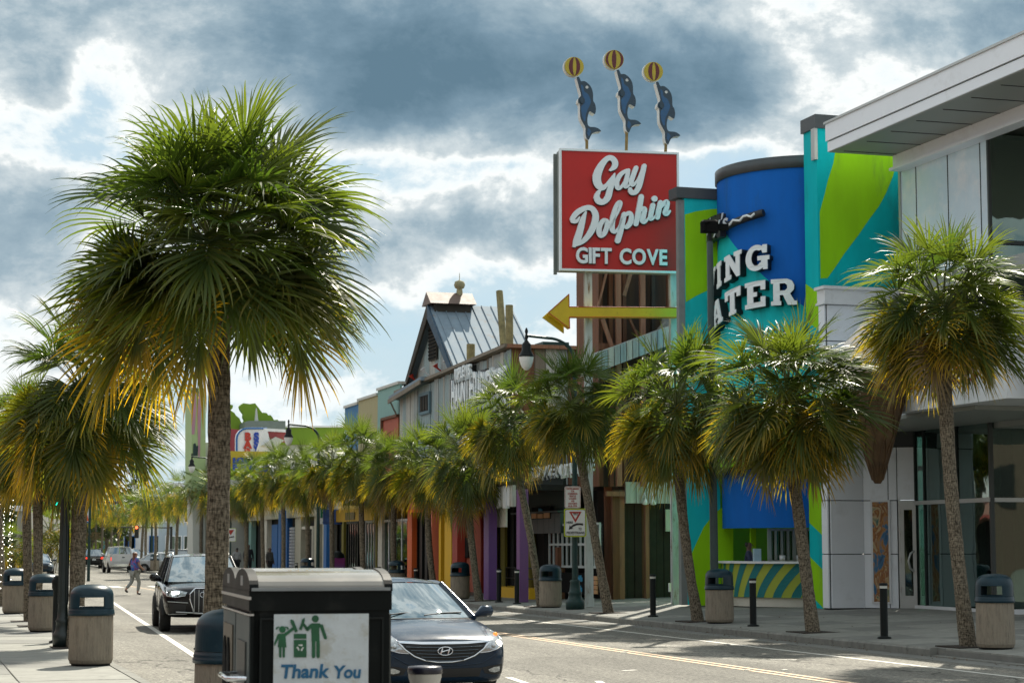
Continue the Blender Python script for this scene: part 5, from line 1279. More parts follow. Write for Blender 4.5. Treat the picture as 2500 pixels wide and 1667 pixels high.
# arcade shops under the barn: painted walls, pointed arches, columns
CS, oc = bld('arcade_shop', 'low arcade with yellow, salmon and red walls and purple columns under the barn', 20.5, 67.3, .24)
def P_C(): return MB(oc)
M_py = mat('arcade_yellow', (.68, .40, .01), .65, var=.06); M_ps = mat('arcade_salmon', (.60, .17, .11), .65, var=.06); M_pr = mat('arcade_dark_red', (.34, .03, .015), .6, var=.06)
M_pp = mat('arcade_purple', (.13, .05, .20), .6, var=.06); M_pp2 = mat('arcade_mauve', (.15, .055, .18), .6, var=.06); M_po = mat('arcade_orange', (.65, .11, .015), .6, var=.06); M_ol = mat('arcade_olive', (.14, .12, .008), .7, var=.1)
def wallseg(px0, px1, m, v=20.5, z0=.24, z1=3.75, name='painted_wall', th=.1):
    a, b = U(px0, 1400, v), U(px1, 1400, v); lo, hi = min(a, b), max(a, b); return P_C().box(v, v + th, lo, hi, z0, z1).build(name, m, CS)
def col(px0, px1, m, v=18.6, z0=.2, z1=3.7, name='column'):
    a, b = U(px0, 1400, v), U(px1, 1400, v); w = abs(a - b); 
    return P_C().box(v, v + .28, min(a, b), max(a, b), z0, z1).build(name, m, CS)
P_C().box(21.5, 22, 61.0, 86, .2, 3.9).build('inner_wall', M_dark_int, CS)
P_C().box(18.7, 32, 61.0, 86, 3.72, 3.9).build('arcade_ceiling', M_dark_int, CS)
wallseg(1066, 1108, M_py); wallseg(1104, 1136, M_pr, 20.3); wallseg(1134, 1192, M_ps, 20.35); wallseg(1190, 1216, M_ol, 20.6); wallseg(1222, 1232, M_ol, 20.4)
col(1071, 1076, M_py, 18.9); col(1085, 1102, M_py, 18.9, z1=3.7)
col(1104, 1116, M_pr, 18.7); col(1181, 1193, M_pp, 18.3); col(1261, 1269, M_pp2, 18.4); col(994, 1005, M_po, 18.7, z1=4.4); col(1049, 1054, M_ps, 18.7)
for px in (1012, 1024, 1037): col(px, px + 6, M_blk, 18.9)
def arch(px0, px1, m, v, zb, zt, w=.14):
    a, b = U(px0, 1400, v), U(px1, 1400, v); c = (a + b) / 2; mb = P_C()
    L_ = [(v, a, .24)] + [(v, a + (c - a) * (1 - math.cos(t * PI / 2)) , zb + (zt - zb) * math.sin(t * PI / 2)) for t in [i / 8 for i in range(9)]]
    R_ = [(v, b, .24)] + [(v, b + (c - b) * (1 - math.cos(t * PI / 2)), zb + (zt - zb) * math.sin(t * PI / 2)) for t in [i / 8 for i in range(9)]]
    mb.tube(L_, w * .5, 6); mb.tube(R_, w * .5, 6); return mb.build('pointed_arch', m, CS)
arch(1104, 1128, M_pr, 20.25, 2.3, 3.6); arch(1134, 1178, M_pr, 20.28, 2.2, 3.65); arch(1205, 1300, M_ol, 20.4, 2.2, 3.6, .3)
a, b = U(1132, 1360, 20.3), U(1144, 1360, 20.3); P_C().box(20.27, 20.34, b, a, 1.5, 2.25).build('small_window', M_dark_int, CS)
a, b = U(1108, 1350, 20.3), U(1111, 1350, 20.3); P_C().box(20.22, 20.27, b, a, .9, 2.3).build('sign_strip', M_white, CS)
a, b = U(1206, 1440, 19.9), U(1313, 1440, 19.9); P_C().box(19.6, 20.6, b, a, .2, .55).build('yellow_step', M_py, CS)
rl = P_C(); a, b = U(1236, 1400, 20.0), U(1312, 1400, 20.0)
for z in (.85, 1.2): rl.tube([(20, a, z), (20, b, z)], .025, 6)
for q in range(4): rl.tube([(20, a + (b - a) * q / 3, .55), (20, a + (b - a) * q / 3, 1.2)], .025, 6)
rl.build('hand_rail', M_blk, CS)
# corrugated skirt of separate white sheets
a, b = U(1251, 1220, 18.5), U(1091, 1220, 18.5); n = 22
for k in range(n):
    u0 = a + (b - a) * k / n; P_C().box(18.5 + .03 * (k % 2), 18.62, u0, a + (b - a) * (k + 1) / n - .02, 3.18 + .04 * math.sin(k * 2.3), 3.86).build('metal_sheet', M_white if k % 3 else M_board[2], CS)
P_C().box(18.45, 18.7, a, U(1000, 1200, 18.5), 3.86, 3.98).build('awning_edge', M_dktim, CS)
a, b = U(1202, 1260, 18.6), U(1228, 1260, 18.6); P_C().box(18.7, 18.75, b, a, 2.55, 3.2).build('menu_board', M_offwhite, CS)
a, b = U(1018, 1210, 18.6), U(1032, 1210, 18.6); q = P_C().box(18.3, 18.6, b, a, 3.3, 4.3); q.build('hanging_sign', mat('faded_red_sign', (.40, .12, .08), .6), CS); P_C().box(18.25, 18.62, b, a, 3.2, 3.3).build('sign_rim', M_po, CS)

# black adventure front
AD, oad = bld('black_shop', 'black shop front with dripping white letters and a white barred window', 20.5, 61.2, .24)
def P_D(): return MB(oad)
a, b = U(1262, 1200, 20.5), 61.2
M_blkwall = mat('black_green_wall', (.012, .022, .020), .7, var=.5, vs=1.2)
P_D().box(20.4, 20.5, b, a - .3, 2.9, 5.6).build('upper_wall', M_blkwall, AD)
P_D().box(20.5, 20.7, b, a - 3.1, .24, 2.9).build('lower_wall', M_blkm, AD)
P_D().box(20.2, 20.4, b, a - .2, 3.02, 3.08).build('ledge', mat('teal_black', (.03, .05, .055), .5), AD)
for k in range(8):
    u0 = b + (a - .6 - b) * k / 8; P_D().box(20.3, 20.4, u0 + .01, u0 + (a - .6 - b) / 8 - .01, 2.35, 3.0).build('fascia_panel', MATS['teal_black'], AD)
letters('ADVENTURE', 1291, 1450, 1168, 1142, 20.3, AD, oad, seed=5)
a2, b2 = on_v(1345, 1376, 20.45), on_v(1468, 1290, 20.45)
wg = P_D()
for k in range(12):
    u0 = a2[0] + (b2[0] - a2[0]) * k / 11; wg.box(20.38, 20.43, u0 - .035, u0 + .035, 1.25, 2.6)
for z in (1.25, 1.95, 2.58): wg.box(20.37, 20.44, b2[0], a2[0], z, z + .07)
wg.build('window_grille', mat('white_bars', (.42, .48, .48), .5), AD)
P_D().box(20.46, 20.48, b2[0], a2[0], 1.3, 2.6).build('window_pane', M_glass, AD)
def small_sign(px0, y0, px1, y1, v, label_lines, col, P, par, org, bg, boxes=False):
    u0, z0 = on_v(px0, y1, v); u1, z1 = on_v(px1, y0, v)
    o = P().box(v, v + .04, u1, u0, z0, z1).build('small_sign', bg, par)
    n = len(label_lines); H = (z1 - z0) / max(n, 1)
    for k, tline in enumerate(label_lines):
        if not tline: continue
        me = text_mesh('sign_text', tline, H * .8, col, .008, .01); w = max([abs(q.co.x) for q in me.vertices]) or 1; s = min(1, (u0 - u1) * .46 / w)
        for q in me.vertices: q.co.x *= s
        link('sign_text', me, o, (v - .012 - org[0], (u0 + u1) / 2 - org[1], z1 - H * (k + .8) - org[2]), -PI / 2)
    return o, (u0, u1, z0, z1)
M_cyan = mat('cyan_lettering', (.02, .28, .50), .5, var=.05); M_box = mat('orange_boxes', (.50, .26, .12), .6, var=.2, vs=8)
so_, (u0, u1, z0, z1) = small_sign(1298, 1236, 1343, 1267, 20.28, ['Ripley', ''], M_cyan, P_D, AD, oad, M_blkm)
for k in range(3): P_D().box(20.24, 20.28, u1 + .02 + k * (u0 - u1) / 3, u1 + (k + .86) * (u0 - u1) / 3, z0 + .02, z0 + (z1 - z0) * (.42 if k % 2 else .5)).build('sign_box_print', M_box, so_)
so_, (u0, u1, z0, z1) = small_sign(1370, 1400, 1462, 1445, 20.3, ["Odd's", 'Duds'], M_cyan, P_D, AD, oad, M_blkm)
for r_ in range(4):
    for k in range(2): P_D().box(20.24, 20.29, u1 + .05 + k * .28, u1 + .30 + k * .28, z0 + .02 + r_ * .14, z0 + .14 + r_ * .14).build('sign_box_print', M_box, so_)
P_D().box(20.25, 20.5, 61.35, 61.6, .24, 1.9).build('timber_post', M_brown, AD)

# gift shop: dark timber front and open timber tower behind the sign
GT, ogt = bld('timber_tower', 'tall open brown timber frame standing behind the red sign above a dark plank shop', 20.5, 58.5, .24)
def P_G(): return MB(ogt)
uT = 59.0
v0, v1 = on_u(1462, 700, uT)[0], on_u(1668, 700, uT)[0]
P_G().box(v0 + .1, v1 + .6, uT + .6, uT + .7, 3.8, 11.0).build('back_boarding', mat('dark_boarding', (.05, .032, .02), .9, var=.5, vs=1.5, stretch=(5, 5, .4)), GT)
P_G().box(v0, v0 + .12, uT, uT + 2.2, 3.8, 11.0).build('corner_board', M_brown, GT)
for px, w, m, off in ((1466, .14, M_brown, 0), (1497, .14, M_brown, .2), (1508, .17, M_brown2, -.1), (1533, .12, M_brown, .3), (1570, .17, M_brown2, 0), (1604, .12, M_dktim, .3), (1640, .12, M_brown, .2)):
    v = on_u(px, 750, uT)[0]; P_G().box(v - w / 2, v + w / 2, uT + off, uT + off + .14, 3.8, 11.0).build('timber_post', m, GT)
def brace(x0, y0, x1, y1, m, w=.09, off=.05):
    a, b = on_u(x0, y0, uT - off), on_u(x1, y1, uT - off); d = Vector((b[0] - a[0], b[1] - a[1])).normalized(); n = Vector((-d.y, d.x)) * w / 2
    P_G().prism([(a[0] + n.x, uT - off, a[1] + n.y), (b[0] + n.x, uT - off, b[1] + n.y), (b[0] - n.x, uT - off, b[1] - n.y), (a[0] - n.x, uT - off, a[1] - n.y)], (0, .09, 0)).build('timber_brace', m, GT)
brace(1484, 655, 1462, 745, M_brown2, .06); brace(1472, 778, 1500, 862, M_brown2, .12, .12); brace(1540, 668, 1524, 722, M_rust, .12); brace(1538, 778, 1560, 826, M_brown, .07)
P_G().box(v0, v1, uT - .02, uT + .1, 8.1, 8.3).build('cross_beam', M_brown, GT); P_G().box(v0, v1, uT - .02, uT + .1, 10.8, 11.0).build('cross_beam', M_brown, GT)
fg = P_G(); vv = on_u(1626, 760, uT)[0]    # bulky pipe work hung on the frame
fg.tube([(vv + .05, uT - .1, 9.35), (vv + .1, uT - .1, 9.2), (vv, uT - .12, 8.9), (vv - .02, uT - .1, 8.4), (vv + .02, uT - .1, 7.9), (vv, uT - .1, 7.4)], [.12, .26, .22, .24, .2, .1], 10)
fg.tube([(vv - .05, uT - .2, 9.0), (vv - .26, uT - .2, 8.75), (vv - .33, uT - .2, 8.4), (vv - .33, uT - .2, 8.0), (vv - .3, uT - .2, 7.4), (vv - .28, uT - .2, 6.9)], [.10, .13, .14, .12, .13, .07], 8)
fg.build('pipe_work', mat('mottled_grey', (.17, .17, .15), .8, var=.6, vs=6, dirt=(.4, .38, .33), dirt_amt=.8, ds=8, dth=.6), GT)
aw = P_G(); n = 14
pa, pb = on_u(1440, 868, uT - .8), on_u(1650, 790, uT - .8)
for k in range(n):
    t0, t1 = k / n, (k + 1) / n - .01; A_ = lambda t: (pa[0] + (pb[0] - pa[0]) * t, pa[1] + (pb[1] - pa[1]) * t)
    a, b = A_(t0), A_(t1); P_G().add_ = None if False else None
    P_G().prism([(a[0], uT - .8, a[1]), (b[0], uT - .8, b[1]), (b[0], uT - .8, b[1] - .6), (a[0], uT - .8, a[1] - .6)], (0, .9, 0)).build('awning_sheet', M_board[(2, 0, 1)[k % 3]], GT)
# ground floor: dark plank wall, posts, white sheet skirt, two gooseneck lamps
uW = 60.0
va, vb = on_u(1478, 1440, uW)[0], on_u(1668, 1440, uW)[0]
k = 0; v = va
while v < vb:
    P_G().box(v + .008, v + .24, uW + .02 * (k % 2), uW + .12, .24, 3.9).build('plank', M_dktim if k % 5 else M_brown, GT); v += .25; k += 1
for px, w, m in ((1504, .24, M_brown), (1518, .17, M_brown2), (1580, .13, M_brown2)):
    v = on_u(px, 1400, uW - .5)[0]; P_G().box(v - w / 2, v + w / 2, uW - .55, uW - .4, .24, 3.7).build('timber_post', m, GT)
v0_, v1_ = on_u(1526, 1180, uW - .7)[0], on_u(1642, 1180, uW - .7)[0]; n = 9
for k in range(n): P_G().box(v0_ + (v1_ - v0_) * k / n + .01, v0_ + (v1_ - v0_) * (k + 1) / n, uW - .75 + .03 * (k % 2), uW - .65, 3.28, 3.95).build('metal_sheet', M_board[2], GT)
v0b = on_u(1480, 1160, uW - .7)[0]; P_G().box(v0b, v0_ - .02, uW - .74, uW - .6, 3.5, 3.65).build('cross_beam', M_brown2, GT)
for px in (1573, 1592):
    v = on_u(px, 1190, uW - .9)[0]; la = P_G(); la.tube([(v, uW - .75, 3.45), (v, uW - .9, 3.6), (v, uW - 1.0, 3.5), (v, uW - 1.0, 3.35)], .018, 6, False)
    la.lathe([(.03, 3.42), (.05, 3.36), (.10, 3.24), (.02, 3.22)], (v, uW - 1.0), 10); la.build('gooseneck_lamp', M_white, GT)
P_G().box(on_u(1625, 1230, uW - .3)[0], on_u(1640, 1230, uW - .3)[0], uW - .3, uW - .25, 2.4, 3.1).build('notice_board', M_offwhite, GT)
P_G().box(vb - .0, vb + .35, uW - 1.2, uW + .5, .24, 4.5).build('grey_column', M_board[0], GT)
wp = empty('white_post', S(*vu(at_depth(1651, 1463, 58.6)), .26), TH, 'white painted square post with a conduit at the right of the dark plank shop front', 'post')
MB().box(-.12, .12, -.12, .12, 0, 5.2).build('post', M_post, wp) if False else MB().box(-.12, .12, -.12, .12, 0, 3.2).build('shaft', M_white, wp)
MB().tube([(-.15, -.13, .55), (-.14, -.13, 1.4), (-.1, -.13, 3.1)], .02, 6).build('conduit', M_white, wp)
MB().box(-.26, -.12, -.14, -.04, .35, .6).build('socket_box', M_white, wp)

# ================================================================== painted shop row beyond the barn
TS, ots = bld('painted_shop', 'plain shop front painted pale teal, sand and blue beside the barn', 20.5, 83.9, .24)
def P_T(): return MB(ots)
uu = [uF + .12, U(922, 1000, 20.5), U(875, 1000, 20.5), U(842, 1000, 20.5)]
M_pt = mat('pale_teal_wall', (.20, .36, .33), .75, var=.08, stretch=(3, 3, .4), vs=2); M_sd = mat('sand_wall', (.36, .32, .17), .75, var=.1, stretch=(3, 3, .4), vs=2); M_bl = mat('denim_blue_wall', (.035, .16, .33), .75, var=.1, stretch=(3, 3, .4), vs=2)
P_T().box(20.6, 32, uu[0], uu[3] - .05, .24, 8.3).build('inner_wall', M_dark_int, TS)
for a, b, m, z in ((uu[0], uu[1], M_pt, 8.95), (uu[1], uu[2], M_sd, 8.75), (uu[2], uu[3], M_bl, 8.62)):
    P_T().box(20.5, 20.6, a, b, 4.3, z).build('painted_wall', m, TS)
    P_T().box(20.42, 20.9, a, b, z, z + .12).build('coping', mat('pale_coping', (.5, .5, .46), .6), TS)
io0, iz0 = on_v(980, 1100, 20.45); io1, iz1 = on_v(936, 1022, 20.45)
iz1 = on_v(936, 1027, 20.45)[1]
P_T().box(20.44, 20.5, uu[0], io1, 4.6, iz1).build('inset_wall', mat('burnt_orange_wall', (.38, .09, .05), .75, var=.12, stretch=(3, 3, .4)), TS)
P_T().box(20.34, 20.5, uu[0], io1, iz1, iz1 + .12).build('inset_lintel', M_brown, TS); P_T().box(20.34, 20.5, io1, io1 + .14, 4.6, iz1 + .12).build('inset_lintel', M_brown, TS)
# ground floor: white framed glass with doors
def front(P, par, v, pa, pb, nbays, frame, z1=3.9, base=.35, zb=.24, door=None):
    a, b = U(pa, 1400, v), U(pb, 1400, v); a, b = min(a, b), max(a, b)
    for k in range(nbays + 1):
        u = a + (b - a) * k / nbays; P().box(v, v + .08, u - .05, u + .05, zb, z1).build('mullion', frame, par)
    for k in range(nbays):
        u0, u1 = a + (b - a) * k / nbays + .05, a + (b - a) * (k + 1) / nbays - .05
        P().box(v + .03, v + .045, u0, u1, zb + base, z1 - .9).build('glass_pane', M_glass, par); P().box(v + .03, v + .045, u0, u1, z1 - .8, z1 - .1).build('glass_pane', M_glass, par)
    P().box(v - .01, v + .07, a, b, z1 - .9, z1 - .8).build('transom', frame, par); P().box(v - .01, v + .07, a, b, z1 - .1, z1).build('transom', frame, par); P().box(v - .01, v + .07, a, b, zb, zb + base).build('plinth', frame, par)
P_T().box(22.5, 22.6, uu[0] - 3, uu[3] + .1, .24, 4.3).build('shop_back', mat('shop_shelves', (.05, .07, .07), .8, var=.8, vs=2.5), TS)
P_T().box(20.3, 30, uu[0], uu[3] - .05, 4.0, 4.3).build('shop_ceiling', M_offwhite, TS)
front(P_T, TS, 20.4, 996, 933, 4, M_white); front(P_T, TS, 20.4, 912, 892, 3, M_alu)
def pil(px0, px1, m, v=20.3, z1=4.2, par=TS, P=P_T, name='pilaster'):
    a, b = U(px0, 1400, v), U(px1, 1400, v); return P().box(v, v + .2, b, a, .24, z1).build(name, m, par)
pil(922, 932, M_offwhite); pil(916, 919, M_ol); pil(833, 838, M_ol)
front(P_T, TS, 20.4, 872, 845, 5, M_blk)
a, b = U(918, 1270, 19.4), U(826, 1270, 19.4); 
P_T().prism([(19.3, a, 3.35), (19.3, a, 3.6), (20.4, a, 4.25), (20.4, a, 4.1)], (0, b - a, 0)).build('awning', mat('yellow_awning', (.40, .24, .01), .7, var=.1), TS)
P_T().box(19.24, 19.3, a, b, 3.05, 3.6).build('awning_valance', MATS['yellow_awning'], TS)
o = P_T().box(19.2, 19.24, U(865, 1280, 19.2), U(842, 1280, 19.2), 3.12, 3.45).build('sign_strip', mat('dull_print', (.12, .09, .03), .7, var=.6, vs=6), TS)
# vending box in purple and blue
vb_ = empty('vending_box', spot_r(824, 19.4), TH, 'purple and blue printed vending box by the yellow column', 'vending box')
def grad():
    m = bpy.data.materials.new('printed_box'); m.use_nodes = True; nt = m.node_tree; nd = nt.nodes; lk = nt.links
    t = nd.new('ShaderNodeTexCoord'); s = nd.new('ShaderNodeSeparateXYZ'); lk.new(t.outputs['Object'], s.inputs[0])
    r = nd.new('ShaderNodeValToRGB'); lk.new(s.outputs['Z'], r.inputs[0]); e = r.color_ramp.elements; e[0].color = (.01, .08, .25, 1); e[1].color = (.22, .03, .16, 1)
    q = e.new(.5); q.color = (.10, .10, .25, 1); lk.new(r.outputs[0], nd['Principled BSDF'].inputs['Base Color']); return m
MB().bbox(-.3, .3, -.3, .3, 0, 1.2, .03).build('body', grad(), vb_); MB().lathe([(.33, 1.2), (.3, 1.35), (.15, 1.5), (0, 1.52)], n=12).build('hood', M_blk, vb_)

# cream block with a dark doorway, shutters, blue columns
CB, ocb = bld('cream_shop', 'low cream shop block with a dark doorway, shutters and bright blue columns', 20.5, U(842, 1200, 20.5), .24)
def P_K(): return MB(ocb)
M_cream = mat('cream_render', (.44, .42, .33), .8, var=.08, dirt=(.25, .23, .17), dirt_amt=.4, ds=2); M_bcol = mat('bright_blue_paint', (.012, .12, .36), .6, var=.1)
us_ = U(842, 1300, 20.5); ue = U(560, 1300, 20.5)
P_K().box(20.9, 32, us_, ue, .24, 5.3).build('inner_wall', M_dark_int, CB); P_K().box(20.3, 32, us_, ue, 4.9, 5.6).build('parapet', M_cream, CB)
P_K().box(20.4, 20.9, us_, ue, 3.5, 4.9).build('upper_wall', M_cream, CB)
def kw(p0, p1, m, v=20.5, z0=.24, z1=3.5, name='wall_pier'): a, b = U(p0, 1400, v), U(p1, 1400, v); return P_K().box(v, v + .3, a, b, z0, z1).build(name, m, CB)
kw(808, 786, M_cream); kw(775, 766, M_cream, z1=4); kw(733, 719, M_cream); kw(796, 789, M_bcol, 20.0, z1=4.0, name='blue_column'); kw(684, 678, M_bcol, 19.8, z1=3.9, name='blue_column')
kw(718, 700, mat('roller_shutter', (.36, .40, .42), .5, var=.05), 20.6, z1=3.0, name='roller_shutter'); kw(700, 694, M_bcol, 20.4); kw(676, 662, M_bcol, 20.6, z1=3.2, name='blue_wall'); kw(650, 640, M_offwhite); kw(612, 606, M_pt, name='teal_pier'); kw(583, 575, mat('straw_wall', (.40, .32, .12), .7)); kw(566, 556, M_lime)
sl_ = P_K(); a, b = U(717, 1400, 20.55), U(701, 1400, 20.55)
for k in range(16): sl_.box(20.52, 20.59, a, b, .3 + k * .17, .3 + k * .17 + .12)
tag(sl_.build('shutter_slat', M_white, CB), kind='stuff')
dr = P_K(); a, b = U(764, 1400, 20.6), U(734, 1400, 20.6); dr.box(20.55, 20.7, a, a + .15, .24, 3.0); dr.box(20.55, 20.7, b - .15, b, .24, 3.0); dr.box(20.55, 20.7, a + .15, b - .15, 2.85, 3.0); dr.box(20.6, 20.7, a + .15, b - .15, 1.15, 1.22)
dr.build('door_frame', M_offwhite, CB)
# green printed parking board hung out from the wall
pk = empty('parking_sign', S(18.9, U(773, 1250, 18.9), 3.1), 0, 'white hanging parking sign with big green letters', 'sign')
k_ = pk.location.y / FPX; w_, h_ = 46 * k_, 37 * k_
MB().box(0, w_, 0, .12, -.1, h_ - .1).build('board', M_white, pk)
M_gprint = mat('green_print', (.0, .13, .07), .5, var=0)
for t_, sz, x_, z_ in (('Pr', .85, .28, .42), ('ARKING', .24, .55, .08)):
    me = text_mesh('sign_text', t_, sz * h_ * 1.1, M_gprint, .006, .02, align='LEFT'); link('sign_text', me, pk, (x_ * w_ * .6, -.008, z_ * h_ - .1))
MB().tube([(w_ * .5, .06, h_ - .1), (w_ * .5, .06, h_ + .8)], .04, 6).build('hanger', M_blk, pk)
bs = empty('round_blue_sign', S(19.1, U(812, 1270, 19.1), 3.3), 0, 'dark blue hanging sign under the shop canopy', 'sign')
MB().bbox(-.45, .45, -.05, .05, -.35, .35, .04).build('board', mat('royal_blue', (.008, .05, .20), .5, var=.6, vs=4), bs)

# lime green arcade across the side street
GB, ogb = bld('green_arcade', 'lime green building with a jagged cracked false front across the side street', 18, 126, .1)
def P_Y(): return MB(ogb)
UG = 126.0
M_ag = mat('arcade_green', (.15, .26, .015), .8, var=.08, vs=.5); M_agp = mat('pale_green_wall', (.34, .46, .22), .8, var=.06); M_pink = mat('faded_pink', (.40, .22, .27), .8, var=.15, stretch=(2, 2, .3)); M_aw = mat('dirty_white_wall', (.48, .50, .46), .8, var=.06)
def pg(pts, m, name, u=UG, th=.6):
    q = [on_u(x, y, u) for x, y in pts]; return P_Y().prism([(v, u, max(z, .1)) for v, z in q], (0, th, 0)).build(name, m, GB)
pg([(540, 1085), (540, 978), (552, 978), (559, 984), (562, 987), (569, 989), (568, 996), (563, 1001), (568, 1005), (572, 1007), (576, 1014), (585, 1021), (588, 1029), (592, 1034), (598, 1026), (594, 1018), (595, 1010), (588, 1001), (585, 992), (588, 988), (594, 984), (610, 986), (623, 984), (632, 996), (640, 1007), (646, 1007), (651, 1008), (655, 1013), (661, 1013), (665, 1018), (669, 1025), (678, 1024), (682, 1029), (690, 1041), (690, 1085)], M_ag, 'jagged_front')
pg([(690, 1085), (690, 1043), (852, 1043), (852, 1085)], M_ag, 'green_parapet'); pg([(610, 1043), (610, 1039), (852, 1039), (852, 1043)], M_white, 'parapet_coping', UG - .1, .8)
pg([(500, 1180), (500, 1080), (852, 1080), (852, 1500), (500, 1500)], M_aw, 'front_wall', UG + .3)
pg([(468, 1210), (468, 947), (502, 947), (502, 1210)], M_agp, 'tower', UG - .5, 3)
pg([(470, 1500), (470, 1210), (500, 1210), (500, 1500)], M_aw, 'tower_base', UG - .3, 2.5)
pg([(468, 1060), (468, 950), (478, 950), (479, 1000), (475, 1060)], M_pink, 'painted_band', UG - .52, .01); pg([(484, 1118), (482, 1010), (486, 955), (492, 955), (491, 1010), (488, 1118)], M_pink, 'painted_band', UG - .53, .01)
pg([(467, 958), (467, 946), (481, 946), (483, 958)], mat('mossy_cap', (.10, .13, .06), .9), 'tower_cap', UG - .6, 3.2)
pg([(471, 1113), (472, 1083), (477, 1081), (479, 1088), (484, 1088), (482, 1112)], M_dkgreen, 'cut_out_figure', UG - .56, .04)
pg([(596, 1048), (598, 1030), (606, 1027), (697, 1027), (697, 1048)], mat('rooftop_grey', (.14, .18, .17), .7), 'rooftop_box', UG - 2, 2); pg([(622, 1028), (625, 996), (627, 996), (631, 1028)], M_alu, 'vent_pipe', UG - 1.5, .15)
pg([(556, 1103), (556, 1046), (600, 1050), (600, 1103)], mat('maroon_wall', (.26, .045, .06), .8), 'maroon_wall', UG - 2.5, .5); pg([(552, 1130), (552, 1046), (558, 1046), (558, 1130)], M_pink, 'pink_pier', UG - 2.8, .4)
# white sign with rounded top corner
ws_ = [(576, 1104), (576, 1070), (578, 1060), (584, 1051), (592, 1046), (602, 1044), (650, 1044), (650, 1104)]
q = [on_u(x, y, 118) for x, y in ws_]; BS = empty('arched_sign', S(q[0][0], 118, .1), TH, 'white sign with a rounded corner and red and blue stacked letters', 'sign')
MB((q[0][0], 118, .1)).prism([(v, 118, z) for v, z in q], (0, .4, 0)).build('board', M_white, BS)
q2 = [on_u(x + 1.5, y + 1.5, 118) for x, y in ws_]; eg = MB((q[0][0], 118, .1))
for a, b in zip(q2[:-1], q2[1:]): eg.tube([(a[0], 117.95, a[1]), (b[0], 117.95, b[1])], .06, 6)
eg.build('blue_edge', M_bcol, BS)
for col_, px, txt, m in ((0, 605, 'BAR', M_red), (1, 626, 'SSI', mat('blue_letter', (.01, .05, .35), .5, var=0))):
    for k, c in enumerate(txt):
        v_, z_ = on_u(px, 1074 + 19 * k, 117.9); me = text_mesh('sign_letter', c, .62, m, .03, .04); link('sign_letter', me, BS, (v_ - q[0][0], -.05, z_ - .1))
# yellow sign
q = [on_u(x, y, 112) for x, y in ((562, 1160), (660, 1102))]; KS = empty('yellow_sign', S(q[0][0], 112, .1), TH, 'yellow sign board with large blue capital letters above the far palms', 'sign')
MB((q[0][0], 112, .1)).box(q[0][0], q[1][0], 112, 112.3, q[0][1], q[1][1]).build('board', mat('sign_yellow', (.48, .36, .02), .5, var=.08), KS)
me = text_mesh('sign_letter', 'KINGS', 1.0, MATS['blue_letter'], .03, .05); xs = [v.co.x for v in me.vertices]; sx = (q[1][0] - q[0][0]) * .9 / (max(xs) - min(xs))
for v in me.vertices: v.co.x *= sx
link('sign_letter', me, KS, ((q[1][0] - q[0][0]) / 2, -.05, q[1][1] - 1.1 - .1))
# red roofed kiosk shapes beside it
q = [on_u(x, y, 113) for x, y in ((628, 1050), (700, 1080))]
RK = empty('red_roof_kiosk', S(q[0][0], 113, .1), TH, 'small white kiosk roof with red tiles right of the arched sign', 'kiosk')
rk = MB((q[0][0], 113, .1)); a, b = q[0], q[1]
rk.prism([(a[0] + .4, 113, a[1]), (b[0], 113, a[1] - .05), (b[0], 113, b[1]), (a[0] + .7, 113, b[1])], (0, .2, 0)); rk.build('tile_panel', mat('red_tiles', (.30, .06, .065), .7, var=.2, vs=6), RK)
rk = MB((q[0][0], 113, .1)); rk.prism([(a[0] + .38, 112.9, a[1] + .12), (b[0], 112.9, a[1] + .07), (b[0], 112.9, a[1] - .1), (a[0] + .45, 112.9, a[1] - .05)], (0, .3, 0)); rk.prism([(a[0] + .35, 112.8, a[1] + .1), (a[0] + .55, 112.8, a[1]), (a[0] + .9, 112.8, b[1] - .6), (a[0] - .1, 112.8, b[1] - .6)], (0, .1, 0)); rk.build('white_trim', M_white, RK)
rk = MB((q[0][0], 113, .1)); rk.prism([(a[0] + .2, 112.6, b[1] - .2), (a[0] + 1.0, 112.6, b[1] + .3), (a[0] + 1.5, 112.6, b[1] + .1), (a[0] + 1.0, 112.6, b[1] - .3)], (0, .3, 0)); rk.build('box_light', M_aw, RK)

# pale commercial block behind the far palms (storeys and windows), with parked cars before it
def far_block(name, label, px0, px1, D, z1, wall, rows, nw, win, seed=0):
    p0, p1 = far(px0, D), far(px1, D); w = (p1 - p0).length; t = empty(name, p0, 0, label, 'building')
    MB().box(0, w, 0, 12, 0, z1).build('wall', wall, t); MB().box(-.2, w + .2, -.2, .3, z1, z1 + .4).build('cornice', M_white, t)
    rnd = random.Random(seed)
    for z0_, z1_ in rows:
        for k in range(nw):
            if rnd.random() < .15: continue
            a = w * (k + .12) / nw; b = w * (k + .88) / nw
            f_ = MB(); f_.box(a, b, -.08, 0, z0_, z1_); fo = f_.build('window', win, t); MB().box(a + .1, b - .1, -.1, -.08, z0_ + .1, z1_ - .1).build('pane', M_glass, fo)
    return t
M_pale = mat('pale_blue_render', (.42, .50, .56), .7, var=.05)
far_block('pale_block', 'pale blue two storey block half hidden by the far palms', 385, 475, 190, 7.6, M_pale, ((.6, 3.0), (4.2, 6.6)), 6, M_white, 1)
far_block('white_shop_block', 'low white shop block behind the far row of palms', 300, 392, 230, 5.2, M_white, ((.5, 3.2),), 6, M_bcol, 2)
far_block('grey_block', 'grey slab building at the far left behind the trunks', 38, 64, 150, 4.6, mat('grey_render', (.30, .30, .27), .8), ((.4, 2.4),), 3, M_offwhite, 3)
far_block('beach_shop', 'low blue and white shop row at the end of the street', 196, 300, 330, 6.5, mat('aqua_render', (.12, .34, .40), .8), ((.5, 4.2),), 8, M_white, 4)
